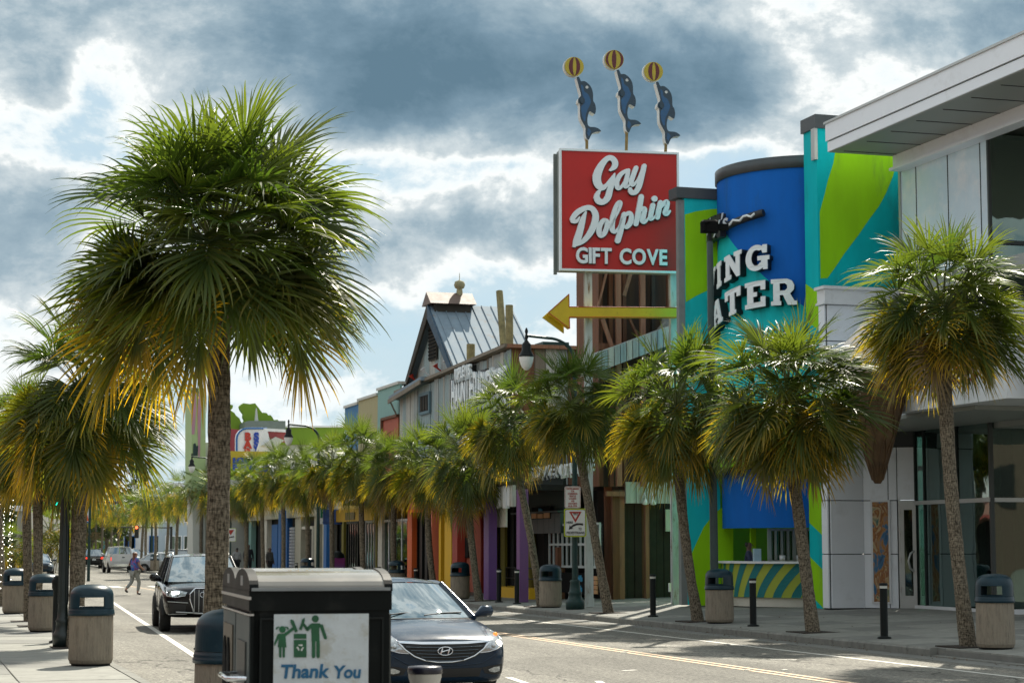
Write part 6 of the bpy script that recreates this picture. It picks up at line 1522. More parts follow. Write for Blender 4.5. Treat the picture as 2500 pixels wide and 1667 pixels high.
far_block('distant_hotel', 'pale low building behind the trees at the far left', -80, 40, 260, 6, M_aw, ((.5, 2.4), (3.4, 5.2)), 6, M_pale, 5)

# ================================================================== street furniture
# --- concrete litter bins with dark domed lids
def agg():
    m = mat('exposed_aggregate', (.25, .215, .165), .9, var=.16, vs=6, stretch=(4, 4, .8), bump=.8, bs=22, dirt=(.12, .10, .075), dirt_amt=.5, ds=3.5, dth=.5)
    return m
M_agg = agg()
def make_bin(open_faces, loc, rz, label, H=1.2, r=.315):
    t = empty('litter_bin', loc, rz, label, 'litter bin', 'concrete litter bins with domed lids along both kerbs')
    zb_ = .64 * H; n = 40
    b = MB(); b.lathe([(0, .03), (r * .93, .03), (r * .95, .06)], n=n); b.lathe([(r * .955, .06), (r * .99, .09)], n=n)
    vs = []; fs = []
    for j, z in enumerate((.09, .22, .5, zb_ - .02)):
        for k in range(n * 2):
            a = 2 * PI * k / (n * 2); rr = r * (1.0 - (.012 if k % 2 else 0)) - .01 * (z / zb_); vs.append((rr * math.cos(a), rr * math.sin(a), z))
    m2 = n * 2
    for j in range(3):
        for k in range(m2): fs.append((j * m2 + k, j * m2 + (k + 1) % m2, (j + 1) * m2 + (k + 1) % m2, (j + 1) * m2 + k))
    b.add(vs, fs); b.build('body', M_agg, t)
    MB().lathe([(r * .86, 0), (r * .88, .03), (0, .03)], n=n).build('base_ring', M_blk, t)
    # lid: rim rings, drum with openings, dome
    l = MB(); l.lathe([(r * 1.0, zb_ - .03), (r * 1.03, zb_ - .03), (r * 1.035, zb_ + .01), (r * 1.01, zb_ + .02), (r * 1.02, zb_ + .035), (r * 1.0, zb_ + .05), (r * .985, zb_ + .07)], n=n)
    z0, z1 = zb_ + .075, zb_ + .075 + .145 * H
    hw = .95                                            # half angle of an opening
    segs = []
    vs2 = MB(); vs2.smooth = True
    cen = [PI / 2 * k for k in range(4)]
    k = 0; NN = 64
    for i in range(NN):
        a0, a1 = 2 * PI * i / NN, 2 * PI * (i + 1) / NN; am = (a0 + a1) / 2
        hole = any(abs((am - c + PI) % (2 * PI) - PI) < hw * .62 for k_, c in enumerate(cen) if k_ in open_faces)
        def ring(za, zc_): vs2.quad((r * .985 * math.cos(a0), r * .985 * math.sin(a0), za), (r * .985 * math.cos(a1), r * .985 * math.sin(a1), za), (r * .965 * math.cos(a1), r * .965 * math.sin(a1), zc_), (r * .965 * math.cos(a0), r * .965 * math.sin(a0), zc_))
        if not hole: ring(z0, z1)
        else: ring(z0, z0 + .012); 
    l.v += vs2.v and []; b0 = len(l.v); l.v += vs2.v; l.f += [[b0 + q for q in f_] for f_ in vs2.f]; l.m += vs2.m; l.sm += vs2.sm
    h = H - z1; l.lathe([(r * .965, z1), (r * .955, z1 + h * .22), (r * .91, z1 + h * .48), (r * .80, z1 + h * .72), (r * .60, z1 + h * .89), (r * .3, z1 + h * .98), (0, H)], n=n)
    l.lathe([(r * .80, z1 + h * .1), (r * .90, z1)], n=n)
    l.build('lid', M_teal_lid, t)
    lip = MB()
    for c in [cen[k] for k in open_faces]:
        P_ = [(r * .985 * math.cos(c + s), r * .985 * math.sin(c + s)) for s in [hw * .62 * (i / 5 - 1) for i in range(11)]]
        lip.tube([(x, y, z0 + .012) for x, y in P_], .010, 6, False); lip.tube([(x * .985, y * .985, z1) for x, y in P_], .010, 6, False)
    tag(lip.build('opening_rim', M_teal_lid, t), kind='stuff')
    sh = MB(); sh.lathe([(r * .93, zb_ - .3), (r * .93, z0 - .02), (0, z0 - .10)], n=20); sh.build('liner', M_blkm, t)
    return t
A2 = TH
bins = [(221, 1623, 0, (1, 3), 'open lidded concrete bin nearest the camera on the left pavement, road showing through its lid', 1.2, .33),
        (107, 1541, 0, (1, 3), 'second concrete bin from the front on the left pavement, right of two dark trunks', 1.2, .33),
        (36, 1497, 0, (1, 3), 'third concrete bin back on the left pavement, by the left edge', 1.2, .33),
        (2431, 1576, 1, (1, 3), 'concrete bin right of the rightmost palm, nearest on the right pavement', 1.28, .33),
        (1757, 1520, 1, (1, 3), 'concrete bin between the criss-cross collared palm and the striped counter', 1.24, .33),
        (1344, 1483, 1, (1, 3), 'concrete bin just left of the pole that carries two signs', 1.24, .33),
        (1123, 1465, 1, (1, 3), 'concrete bin in front of the dark red and salmon walls', 1.24, .33),
        (968, 1452, 1, (0, 1, 2, 3), 'concrete bin behind the roof of the dark sedan, left of the orange column', 1.24, .33),
        (750, 1432, 1, (0, 1, 2, 3), 'bin in front of the cream doorway, only its domed lid above the recycling station', 1.24, .33),
        (377, 1405, 1, (0, 1, 2, 3), 'small far bin on the right kerb between the pickup and the silver SUV roof', 1.24, .34)]
for px, py, side, op, lab, H, r in bins:
    p = ground(px, py, .15 if side == 0 else .20)
    if side == 1:
        v = 18.0; u = U(px, py, v); p = S(v, u, zs(v))
    make_bin(op, p, .12 + .05 * (px % 3) if side == 0 else -.42, lab, H, r)
nb_ = at_depth(572, 1800, 17.6); make_bin((1, 3), (nb_.x, nb_.y, .15), 1.1, 'dark domed bin tucked behind the black recycling station, in front of the big palm trunk', 1.22, .36)

# --- bollards
def make_bollard(loc, label, h=.98, r=.075, name='bollard'):
    t = empty(name, loc, TH, label, 'bollard', 'black bollards with silver bands along the right kerb')
    MB().lathe([(0, 0), (r * 1.75, 0), (r * 1.75, .02), (r * 1.6, .035), (r * 1.02, .04), (r, .06), (r, h - .10)], n=20).build('shaft', M_blk, t)
    MB().lathe([(r * .99, h - .10), (r * .99, h - .055), (r * 1.0, h - .05)], n=20).build('reflective_band', mat('silver_band', (.55, .56, .52), .4), t)
    MB().lathe([(r, h - .05), (r * 1.12, h - .045), (r * 1.12, h - .01), (r * .9, h), (0, h + .004)], n=20).build('cap', M_blk, t)
    return t
for px, v, lab in ((2157, 18.0, 'black bollard before the poster and glass door, rightmost of the row'), (1838, 18.0, 'black bollard in front of the striped counter'), (1594, 18.05, 'black bollard in front of the dark plank shop'),
                   (1262, 18.1, 'right one of two black bollards in front of the dark arcade arch'), (1218, 18.1, 'left one of two black bollards in front of the dark arcade arch'),
                   (1015, 18.3, 'small bollard between the black posts right of the orange column'), (925, 18.2, 'small bollard before the white framed shop left of the domed bin'), (723, 18.4, 'tiny far bollard left of the cream doorway')):
    make_bollard(S(v, U(px, 1450, v), zs(v)), lab, 1.05 if px > 1100 else .95)
# nearest bollard, cut by the bottom of the picture: flared silver collar and wide cap
bp = at_depth(1036, 2000, 11.6); nb = empty('bollard', (bp.x, bp.y, .15), 0, 'large bollard with a flared cream collar, in front of the dark sedan', 'bollard')
zt = at_depth(1036, 1624, 11.6).z - .15; r = .098
MB().lathe([(0, 0), (.16, 0), (.16, .03), (r * .86, .04), (r * .86, zt - .135)], n=28).build('shaft', M_blk, nb)
MB().lathe([(r * .86, zt - .135), (r * .86, zt - .105), (r * .97, zt - .065), (r * .98, zt - .045)], n=28).build('collar', mat('cream_collar', (.52, .49, .44), .45, var=.08), nb)
MB().lathe([(r * .98, zt - .045), (r * 1.02, zt - .043), (r * 1.02, zt - .012), (r * .97, zt - .004), (r * .5, zt), (0, zt + .002)], n=28).build('cap', mat('cap_black', (.015, .015, .03), .3, spec=.6), nb)
# dark post between the left bins
pp = ground(137, 1568, .15); lp_ = empty('parking_post', pp, TH, 'short black post with a rounded head between the left bins and the lamp pole', 'post')
MB().lathe([(0, 0), (.13, 0), (.13, .03), (.075, .05), (.075, .95), (.10, 1.0), (.10, 1.14), (.06, 1.22), (0, 1.24)], n=16).build('shaft', M_blk, lp_)
MB().bbox(.05, .20, -.08, .08, .70, 1.0, .02).build('box', M_blkm, lp_)

# --- fluted lamp posts with one curved arm and an acorn lamp
M_lampglass = mat('frosted_lamp_glass', (.70, .72, .70), .25, var=.05, spec=.5, trans=0)
def lamp_post(loc, label, H, L_, arm_dir, m=M_dkgreen, group='green lamp posts with hanging acorn lamps', rp=.085, arm=True, name='street_lamp'):
    t = empty(name, loc, 0, label, 'street lamp', group)
    k_ = 1 if arm else .62; b = MB(); b.lathe([(x_ * k_, z_) for x_, z_ in [(0, 0), (.26, 0), (.27, .20), (.25, .24), (.20, .30), (.18, .42), (.20, .46), (.16, .50), (.135, .74), (.15, .78), (.12, .82)]], n=20); b.build('base', m, t)
    f = MB(); vs = []; n = 24; zs_ = (.80, H)
    for j, z in enumerate(zs_):
        for k in range(n):
            a = 2 * PI * k / n; rr = (rp if j == 0 else rp * .72) * (1.0 - (.09 if k % 2 else 0)); vs.append((rr * math.cos(a), rr * math.sin(a), z))
    f.add(vs, [(k, (k + 1) % n, n + (k + 1) % n, n + k) for k in range(n)]); f.build('shaft', m, t)
    if arm:
        d = Vector(arm_dir).normalized(); A_ = MB(); pts = []
        for i in range(11):
            w = PI / 2 * i / 10; pts.append(Vector((0, 0, H - .1)) + d * (L_ * (1 - math.cos(w)) * .55) + Vector((0, 0, .62 * math.sin(w))))
        pts += [Vector((0, 0, H + .52)) + d * (L_ * .55 + (L_ * .45) * q) + Vector((0, 0, .05 * q)) for q in (.3, .6, 1.0)]
        A_.tube(pts, [.055] * 6 + [.04] * (len(pts) - 6), 8); A_.build('arm', m, t)
        e = pts[-1]; ha = MB(); ha.lathe([(.02, e.z + .22), (.05, e.z + .12), (.03, e.z + .05), (.05, e.z - .06), (.03, e.z - .12), (.09, e.z - .20), (.13, e.z - .25), (.13, e.z - .42), (.21, e.z - .56), (.22, e.z - .60), (.0, e.z - .60)], (e.x, e.y), 16)
        ha.build('lamp_housing', M_blk, t)
        gl = MB(); gl.lathe([(.205, e.z - .60), (.195, e.z - .72), (.14, e.z - .88), (.06, e.z - .97), (0, e.z - .985)], (e.x, e.y), 16); gl.build('lamp_glass', M_lampglass, t)
    return t
adir = S(-1, 0, 0)
def lamp_at(px, v, head_px, head_py, label, **k):
    u = U(px, 1450, v); p = S(v, u, zs(v) if v > 10 else .15)
    # arm height from the top of the lamp housing in the picture
    t = at_depth(head_px, head_py, p.y).z - p.z
    L_ = abs(at_depth(head_px, head_py, p.y).x - at_depth(px, head_py, p.y).x) / abs(adir.x)
    return lamp_post(p, label, t - .70, L_, adir if head_px < px else -adir, **k)
l1 = lamp_at(1404, 18.1, 1287, 812, 'green lamp post that carries the two white signs, lamp hanging left over the palms')
lamp_at(775, 18.2, 703, 1030, 'lamp post left of the parking sign, lamp hanging before the red roofs')
lamp_at(520, 18.2, 466, 1110, 'lamp whose head peeks out left of the big palm trunk')
lamp_at(368, 18.4, 326, 1160, 'far lamp arching above the distant palms')
# tall dark pole left of the drum
tp = S(18.4, U(1745, 1480, 18.4), zs(18.4)); tl = empty('camera_pole', tp, 0, 'tall dark green pole with black cameras on top in front of the blue drum', 'pole')
Ht = at_depth(1733, 590, tp.y).z - tp.z; tx_ = at_depth(1733, 590, tp.y).x - tp.x
MB().tube([(0, 0, 0), (0, 0, .3), (tx_, 0, Ht)], [.13, .10, .075], 14).build('shaft', mat('pole_green', (.03, .055, .055), .5, var=.3, vs=3), tl)
MB().tube([(tx_, 0, Ht), (tx_, 0, Ht + .25)], .05, 10).build('neck', M_blk, tl)
hd = MB(); hd.bbox(tx_ - .22, tx_ + .20, -.15, .15, Ht + .22, Ht + .52, .05); hd.tube([(tx_ - .14, -.16, Ht + .25), (tx_ - .14, -.16, Ht + .43), (tx_ - .02, -.16, Ht + .46)], .03, 6); hd.box(tx_ + .2, tx_ + .45, -.08, .08, Ht + .28, Ht + .42); hd.build('camera_head', M_blkm, tl)
# left lamp pole (only the shaft shows under the crowns)
lp2 = at_depth(151, 1590, 35.4); lp2.z = .15
lamp_post(lp2, 'dark fluted lamp post in front of the left palm trunk', 3.5, 1.2, (.9, .3, 0), arm=False, m=mat('dark_fluted_paint', (.012, .022, .022), .4, var=.2), rp=.10)

# --- two signs on the first lamp post, built in its own axes
bpos = l1.location; D1 = bpos.y - .14
def sign_pt(px, py): return at_depth(px, py, D1)
def plate(px0, py0, px1, py1, r=.05):
    a, b = sign_pt(px0, py1), sign_pt(px1, py0); x0, x1, z0, z1 = a.x, b.x, a.z, b.z; pts = []
    for cx, cz, s in ((x1 - r, z1 - r, 0), (x0 + r, z1 - r, 90), (x0 + r, z0 + r, 180), (x1 - r, z0 + r, 270)):
        for k in range(5): w = R(s + k * 22.5); pts.append((cx + r * math.cos(w), cz + r * math.sin(w)))
    return pts, (x0, x1, z0, z1)
M_al = mat('sign_aluminium', (.66, .68, .66), .5, var=.05); M_signred2 = mat('sign_print_red', (.35, .02, .01), .5, var=.1); M_black_ink = mat('black_ink', (.01, .01, .01), .6, var=0)
M_fluo = mat('fluorescent_yellow', (.45, .55, .02), .5, var=.05)
s1 = empty('loading_sign', (bpos.x, D1, 2.4), 0, 'small white plate with red words, upper of two signs on the green lamp post', 'street sign', 'signs fixed to the lamp post')
s2 = empty('yield_sign', (bpos.x, D1, 1.9), 0, 'white pedestrian sign with a red triangle, arrow and yellow border on the green lamp post', 'street sign', 'signs fixed to the lamp post')
def pplate(par, pts, y0, y1, m, name):
    o = par.location; return MB((o.x, 0, o.z)).prism([(x, y0, z) for x, z in pts], (0, y1 - y0, 0)).build(name, m, par)
P1, (x0, x1, z0, z1) = plate(1378.5, 1186.5, 1417.5, 1240); pplate(s1, P1, 0, .012, M_al, 'plate')
def txt(par, s, x, z, h, m, w=None, y=-.004, name='sign_text', off=.004):
    me = text_mesh(name, s, 1, m, .001, off / max(h, .01) * .4); xs = [v.co.x for v in me.vertices]; zz = [v.co.z for v in me.vertices]
    kz = h / .72; kx = (w / (max(xs) - min(xs))) if w else kz
    for v in me.vertices: v.co = Vector((v.co.x * kx, v.co.y, v.co.z * kz))
    return link(name, me, par, (x - par.location.x, y, z - par.location.z))
W1 = x1 - x0; H1 = z1 - z0
bd = MB((s1.location.x, 0, s1.location.z))
for (a, b), (c, d) in zip(P1, P1[1:] + P1[:1]):
    cx, cz = (x0 + x1) / 2, (z0 + z1) / 2; f_ = lambda x, z: (cx + (x - cx) * .93, -.003, cz + (z - cz) * .95); bd.tube([f_(a, b), f_(c, d)], .004, 4, False)
bd.build('border_line', M_signred2, s1)
for k, (t_, w) in enumerate((('CENTER MEDIAN', .78), ('FOR', .2), ('COMMERCIAL', .62), ('VEHICLE', .42), ('LOADING', .45), ('AND', .2), ('UNLOADING', .55), ('4A.M.-7P.M.', .58))):
    txt(s1, t_, (x0 + x1) / 2, z1 - H1 * (.115 + .112 * k) - H1 * .035, H1 * .075, M_signred2, w * W1)
P2, (x0, x1, z0, z1) = plate(1377, 1241, 1431.5, 1310, .06); pplate(s2, P2, 0, .012, M_fluo, 'border_plate')
P3, (x0, x1, z0, z1) = plate(1379.3, 1243.3, 1429.2, 1307.5, .05); pplate(s2, P3, -.004, 0, M_black_ink, 'border_line'); P3, (x0, x1, z0, z1) = plate(1380.2, 1244.2, 1428.3, 1306.6, .045); pplate(s2, P3, -.008, -.004, M_al, 'plate')
def spx(x, y): q = sign_pt(1370 + x * .0956, 1170 + y * .0956); return q.x, q.z
tri = [spx(200, 820), spx(522, 820), spx(365, 1100)]; pplate(s2, tri, -.012, -.008, M_signred2, 'triangle')
tri = [spx(272, 862), spx(450, 862), spx(362, 1012)]; pplate(s2, tri, -.015, -.012, M_al, 'triangle_inset')
for t_, x_, y_, h, w in (('YIELD', 365, 905, 45, 130), ('HERE', 218, 1125, 58, 165), ('TO', 484, 1290, 62, 80), ('PEDESTRIANS', 365, 1390, 66, 455)):
    a, b = spx(x_, y_); kk = D1 / FPX * .0956; txt(s2, t_, a, b, h * kk, M_black_ink, w * kk, y=-.017)
arr = [spx(*q) for q in ((190, 1280), (222, 1155), (240, 1200), (300, 1150), (400, 1112), (560, 1118), (560, 1178), (480, 1160), (390, 1172), (310, 1205), (270, 1235), (320, 1250))]
pplate(s2, arr, -.012, -.008, M_black_ink, 'arrow')
bk = MB((s1.location.x, 0, s1.location.z)); bk.box(bpos.x - .12, bpos.x + .12, .012, .06, z1 + .1, z1 + .14); bk.box(bpos.x - .12, bpos.x + .12, .012, .06, z1 + .42, z1 + .46); bk.build('bracket', M_steel, s1)
# far yield sign
yp = S(17.9, U(563, 1330, 17.9), zs(17.9)); ys = empty('yield_sign', yp, 0, 'small yield sign just right of the big palm trunk over the far pavement', 'street sign')
MB().tube([(0, 0, 0), (0, 0, 3.2)], .04, 8).build('post', M_dkgreen, ys)
zc = at_depth(563, 1305, yp.y).z - yp.z; MB().box(-.28, .28, -.05, -.035, zc - .36, zc + .36).build('plate', M_al, ys); MB().box(-.30, .30, -.035, -.02, zc - .38, zc + .38).build('border_plate', M_fluo, ys)
MB().prism([(-.2, -.055, zc + .28), (.2, -.055, zc + .28), (0, -.055, zc - .02)], (0, .004, 0)).build('triangle', M_signred2, ys)
MB().tube([(.2, -.055, zc - .1), (0, -.055, zc - .12), (-.18, -.055, zc - .22)], .03, 4).build('arrow', M_black_ink, ys)

# --- twin recycling station in the foreground
ANG = R(13.5); D0b = 10.0
c0 = at_depth(613, 1441, D0b); RS = empty('recycling_station', (c0.x, c0.y, .15), ANG, 'large black twin recycling station with a white thank you poster, nearest in the middle', 'recycling bin')
Hc = c0.z - .15; WB = .70; DB = .70
M_rb = mat('station_black', (.005, .007, .007), .5, var=.3, vs=3, spec=.12, dirt=(.03, .03, .027), dirt_amt=.25, ds=6)
M_rg = mat('station_slate', (.04, .065, .07), .5, var=.2, vs=2, dirt=(.12, .13, .12), dirt_amt=.2, ds=5)
M_rt = mat('station_roof_solar', (.20, .185, .155), .2, var=.1, spec=.8, coat=.5)
for j in range(2):
    y0 = j * (DB + .015); y1 = y0 + DB
    b = MB(); b.box(.015, WB, y0, y1, .02, Hc - .10); b.box(.0, .045, y0, y0 + .02, .02, Hc - .04) if j == 0 else None; b.build('cabinet', M_rb, RS)
    b = MB(); b.box(-.01, WB + .01, y0 - .01, y1 + .004, Hc - .10, Hc - .0); b.build('upper_band', M_rb, RS)
    tr = MB(); tr.box(-.016, .0, y0 - .014, y1, Hc - .045, Hc - .03); tr.box(-.012, .015, y0 - .005, y1, Hc - .125, Hc - .115); tr.build('silver_trim', M_steel, RS)
    f = MB(); f.box(-.004, .015, y0 + .02, y1 - .01, .06, Hc - .13); f.build('door_panel', M_rg, RS)
    # barrel roof with its axis along the front
    n = 16; prof = [(y0 - .02 + (DB + .03) * (1 - math.cos(PI * i / n)) / 2, Hc + .100 * math.sin(PI * i / n) ** .85) for i in range(n + 1)]
    rf_ = MB(); rf_.smooth = True
    for i in range(n): rf_.quad((.03, prof[i][0], prof[i][1]), (WB - .02, prof[i][0], prof[i][1]), (WB - .02, prof[i + 1][0], prof[i + 1][1]), (.03, prof[i + 1][0], prof[i + 1][1]))
    rf_.build('solar_roof', M_rt, RS)
    hoop = MB()
    for x0_, x1_ in ((-.01, .035), (WB - .03, WB + .012)):
        for i in range(n):
            (a, b_), (c, d) = prof[i], prof[i + 1]; hoop.add([(x0_, a, b_ + .006), (x1_, a, b_ + .006), (x1_, c, d + .006), (x0_, c, d + .006), (x0_, a, Hc - .005), (x0_, c, Hc - .005), (x1_, a, Hc - .005), (x1_, c, Hc - .005)], [(0, 1, 2, 3), (0, 3, 5, 4), (1, 6, 7, 2)])
    tag(hoop.build('roof_end', M_rb, RS), kind='stuff')
    lipm = MB(); lipm.box(.0, WB, y0 - .026, y0 - .016, Hc - .002, Hc + .014); lipm.build('roof_lip', mat('lip_grey', (.22, .24, .25), .4, metal=.3), RS)
    riv = MB()
    for k in range(7): riv.lathe([(0, 0), (.006, 0), (.006, .004), (0, .006)], (.05 + k * (WB - .1) / 6, y0 + .02), 6); 
    for v_ in riv.v: v_.z += Hc + .035
    riv.build('rivet', M_steel, RS)
    MB().box(-.012, -.004, y0 + DB * .42, y0 + DB * .58, Hc + .02, Hc + .07).build('emblem', MATS['lip_grey'], RS)
MB().box(WB + .001, WB + .012, .02, DB - .02, .05, Hc - .12).build('side_panel', mat('side_scuffed', (.05, .055, .05), .5, var=.6, vs=4, stretch=(1, 3, .4)), RS)
# chute on the far unit: two tall ovals in a steel plate; handle and window on the near one
y0 = DB + .015
MB().box(-.012, -.004, y0 + .10, y0 + DB - .10, Hc - .78, Hc - .20).build('chute_plate', mat('chute_steel', (.10, .085, .06), .5, var=.3), RS)
ov = MB()
for cy in (y0 + .27, y0 + .47):
    ov.prism([(-.020, cy + .085 * math.cos(w), Hc - .47 + .20 * math.sin(w)) for w in [2 * PI * i / 20 for i in range(20)]], (.008, 0, 0))
ov.build('chute_opening', M_blkm, RS)
MB().box(-.016, -.005, y0 + .22, y0 + .46, Hc - .86, Hc - .72).build('worn_sticker', mat('worn_sticker', (.32, .36, .38), .6, var=.5, vs=20), RS)
MB().box(-.012, -.004, .15, .55, Hc - .80, Hc - .26).build('hopper_panel', mat('hopper_panel', (.045, .05, .045), .5, var=.2), RS)
hb_ = MB(); hb_.tube([(-.006, .10, Hc - .44), (-.10, .12, Hc - .44), (-.10, .50, Hc - .44), (-.006, .56, Hc - .44)], .013, 8); hb_.build('pull_handle', M_chrome, RS)
MB().box(-.05, -.01, .16, .5, Hc - .475, Hc - .44).build('handle_plate', M_steel, RS)
me = text_mesh('label_text', 'LIFE', .06, M_al, .001, .002); link('label_text', me, RS, (-.014, .36, Hc - .56), -PI / 2)
for cy in (.06, y0 + .05): MB().tube([(-.02, cy, .62), (-.02, cy, .70)], .010, 6).build('lock', M_chrome, RS)
# front face frame and poster
ffm = MB(); ffm.box(.045, WB - .03, -.012, -.0, Hc - .145, Hc - .135); ffm.box(.045, .055, -.012, 0, .05, Hc - .145); ffm.box(WB - .04, WB - .03, -.012, 0, .05, Hc - .145); ffm.build('front_frame', mat('frame_black', (.008, .011, .011), .4, spec=.2), RS)
kq = 1.0
def rs_pt(x, z):  # zoom coordinates of the poster close-up (640,1470, .12562 per px) -> local
    px, py = 640 + x * .12562, 1470 + z * .12562; r = ray(px, py); fx = Vector((math.cos(ANG), math.sin(ANG), 0)); fn = Vector((math.sin(ANG), -math.cos(ANG), 0)); o = Vector((c0.x, c0.y, 0)) + fn * .014
    t = (o.x * fn.x + o.y * fn.y) / (r.x * fn.x + r.y * fn.y); q = Vector((r.x * t, r.y * t, CAMH + r.z * t)); return (q - o).dot(fx), q.z - .15
a, b = rs_pt(230, 228), rs_pt(2058, 1950)
def poster2():
    m = mat('weathered_poster', (.50, .55, .58), .35, var=.12, vs=5, dirt=(.38, .38, .33), dirt_amt=.75, ds=7, dth=.52, spec=.5, bump=.3, bs=14); return m
pst = MB().box(a[0], b[0], -.018, -.012, b[1], a[1]).build('poster', poster2(), RS)
M_pg = mat('pictogram_green', (.008, .09, .035), .5, var=.35, vs=9); M_pb = mat('lettering_blue', (.004, .10, .22), .5, var=.15, vs=9)
def pict(polys, m, name='pictogram', y=-.0215, th=.003):
    mb = MB()
    for p in polys: mb.prism([(lambda q: (q[0], y, q[1]))(rs_pt(x, z)) for x, z in p], (0, th, 0))
    return mb.build(name, m, pst)
def circ(cx, cy, r, n=20): return [(cx + r * math.cos(2 * PI * i / n), cy + r * math.sin(2 * PI * i / n)) for i in range(n)]
def limb(x0, y0, x1, y1, w0, w1=None, rc=True):
    w1 = w1 or w0; d = Vector((x1 - x0, y1 - y0)).normalized(); n = Vector((-d.y, d.x)); a0 = math.atan2(d.y, d.x)
    p = [(x0 + n.x * w0, y0 + n.y * w0), (x0 - n.x * w0, y0 - n.y * w0)] + [(x1 + w1 * math.cos(a0 + w), y1 + w1 * math.sin(a0 + w)) for w in [-PI / 2 + PI * k / 6 for k in range(7)]]; return p
pict([circ(1031, 314, 68)], M_pg, 'adult_head')
pict([[(955, 402), (1110, 402), (1135, 415), (1150, 440), (1105, 500), (1112, 690), (1112, 750), (958, 750), (950, 500), (945, 490)]], M_pg, 'adult_body')
pict([limb(1140, 430, 1226, 682, 34, 30)], M_pg, 'adult_arm', -.0225); pict([limb(960, 430, 878, 520, 32, 32), limb(878, 520, 790, 410, 30, 24)], M_pg, 'adult_arm', -.0232)
pict([limb(995, 745, 995, 1043, 33)], M_pg, 'adult_leg', -.0225); pict([limb(1084, 745, 1084, 1043, 33)], M_pg, 'adult_leg', -.0225)
pict([[(708, 515), (760, 395), (770, 330), (800, 310), (818, 288), (826, 340), (812, 395), (800, 420), (762, 535)]], M_pg, 'bottle', -.024)
pict([[(545, 335), (570, 325), (610, 350), (625, 390), (690, 550), (635, 580), (590, 470), (548, 390)]], M_pg, 'bottle', -.024)
pict([circ(391, 521, 65)], M_pg, 'child_head'); pict([[(262, 520), (270, 480), (320, 462), (335, 475), (300, 495), (290, 522)], [(445, 462), (500, 475), (515, 515), (490, 525), (470, 490), (440, 480)]], M_pg, 'pigtail', -.0225)
pict([[(305, 610), (330, 602), (430, 602), (450, 650), (470, 868), (300, 868), (322, 690)]], M_pg, 'child_dress'); pict([limb(430, 632, 605, 500, 30, 28)], M_pg, 'child_arm', -.0225); pict([[(300, 612), (330, 640), (322, 690), (245, 835), (230, 830), (232, 780)]], M_pg, 'child_arm', -.0225)
pict([limb(348, 860, 348, 1045, 23)], M_pg, 'child_leg', -.0225); pict([limb(417, 860, 417, 1045, 23)], M_pg, 'child_leg', -.0225)
pict([[(612, 606), (858, 606), (858, 700), (612, 700)]], M_pg, 'bin_lid'); pict([[(612, 722), (858, 722), (858, 1062), (612, 1062)]], M_pg, 'bin_body')
rc = []
for k in range(3):
    w = R(-90 + 120 * k); c, s = math.cos(w), math.sin(w); T_ = lambda x, y: (737 + x * -s - y * c * -1 * -1 + 0, 870 + x * c - y * s * -1 * -1)
    def T_(x, y): return (737 + x * (-s) + y * c, 872 + x * c + y * s)
    rc.append([T_(-40, 58), T_(22, 58), T_(30, 70), T_(50, 42), T_(14, 24), T_(20, 34), T_(-24, 34)])
pict(rc, M_al, 'recycling_arrows', -.0245)
for t_, xa, xb, yb, yt in (('Thank', 362, 1300, 1462, 1190), ('You', 1390, 1918, 1462, 1215)):
    me = text_mesh('poster_text', t_, 1, M_pb, .0015, .028, shear=.12); xs = [v.co.x for v in me.vertices]; zz = [v.co.z for v in me.vertices]
    (ax, az), (bx, bz_) = rs_pt(xa, yb), rs_pt(xb, yt); kx = (bx - ax) / (max(xs) - min(xs)); kz = (bz_ - az) / (max(zz) - max(min(zz), 0))
    for v in me.vertices: v.co = Vector(((v.co.x - min(xs)) * kx, v.co.y, v.co.z * kz))
    link('poster_text', me, pst, (ax, -.0215, az))
# --- traffic lights over the side street
M_tl = mat('signal_black', (.012, .014, .012), .5, var=0); M_grn = mat('signal_green_lens', (.0, .5, .35), .4, var=0, emit=(0, .9, .62), es=3.5); M_redl = mat('signal_red_lens', (.6, .03, .01), .4, var=0, emit=(1, .10, .03), es=3.0)
ms_ = far(118, 118); ml = empty('signal_mast', (ms_.x - 6, ms_.y, 0), 0, 'dark mast arm reaching across the street with signal heads', 'traffic light')
zA = at_depth(200, 1226, 118).z; x_end = at_depth(296, 1226, 118).x - ml.location.x
MB().tube([(0, 0, 0), (0, 0, zA + .2)], [.16, .10], 10).build('mast', M_tl, ml); MB().tube([(0, 0, zA + .1), (x_end * .5, 0, zA + .12), (x_end, 0, zA)], [.09, .07, .04], 8).build('mast_arm', M_tl, ml)
def head(par, x, z, lit, y=-.1):
    o = MB().bbox(x - .17, x + .17, y - .22, y, z - .52, z + .52, .03).build('signal_head', M_tl, par)
    for k, (zz, nm) in enumerate(((z + .33, 'red'), (z, 'amber'), (z - .33, 'green'))):
        m = (M_grn if lit == 'green' and nm == 'green' else (M_redl if lit == 'red' and nm == 'red' else mat('dark_lens', (.02, .02, .02), .3, var=0)))
        q = MB(); q.prism([(x + .115 * math.cos(w), y - .235, zz + .115 * math.sin(w)) for w in [2 * PI * i / 14 for i in range(14)]], (0, .012, 0)); q.build('lens', m, o)
        h_ = MB(); h_.tube([(x + .14 * math.cos(w), y - .34, zz + .14 * math.sin(w)) for w in [PI * i / 8 for i in range(9)]], .02, 4); h_.build('visor', M_tl, o)
for px in (118, 203, 141):
    p = at_depth(px, 1228, 118); head(ml, p.x - ml.location.x, p.z + .33 - .0, 'green')
rp0 = far(340, 160); rl = empty('traffic_light', (rp0.x, rp0.y, 0), 0, 'far red traffic signal above the white pickup', 'traffic light')
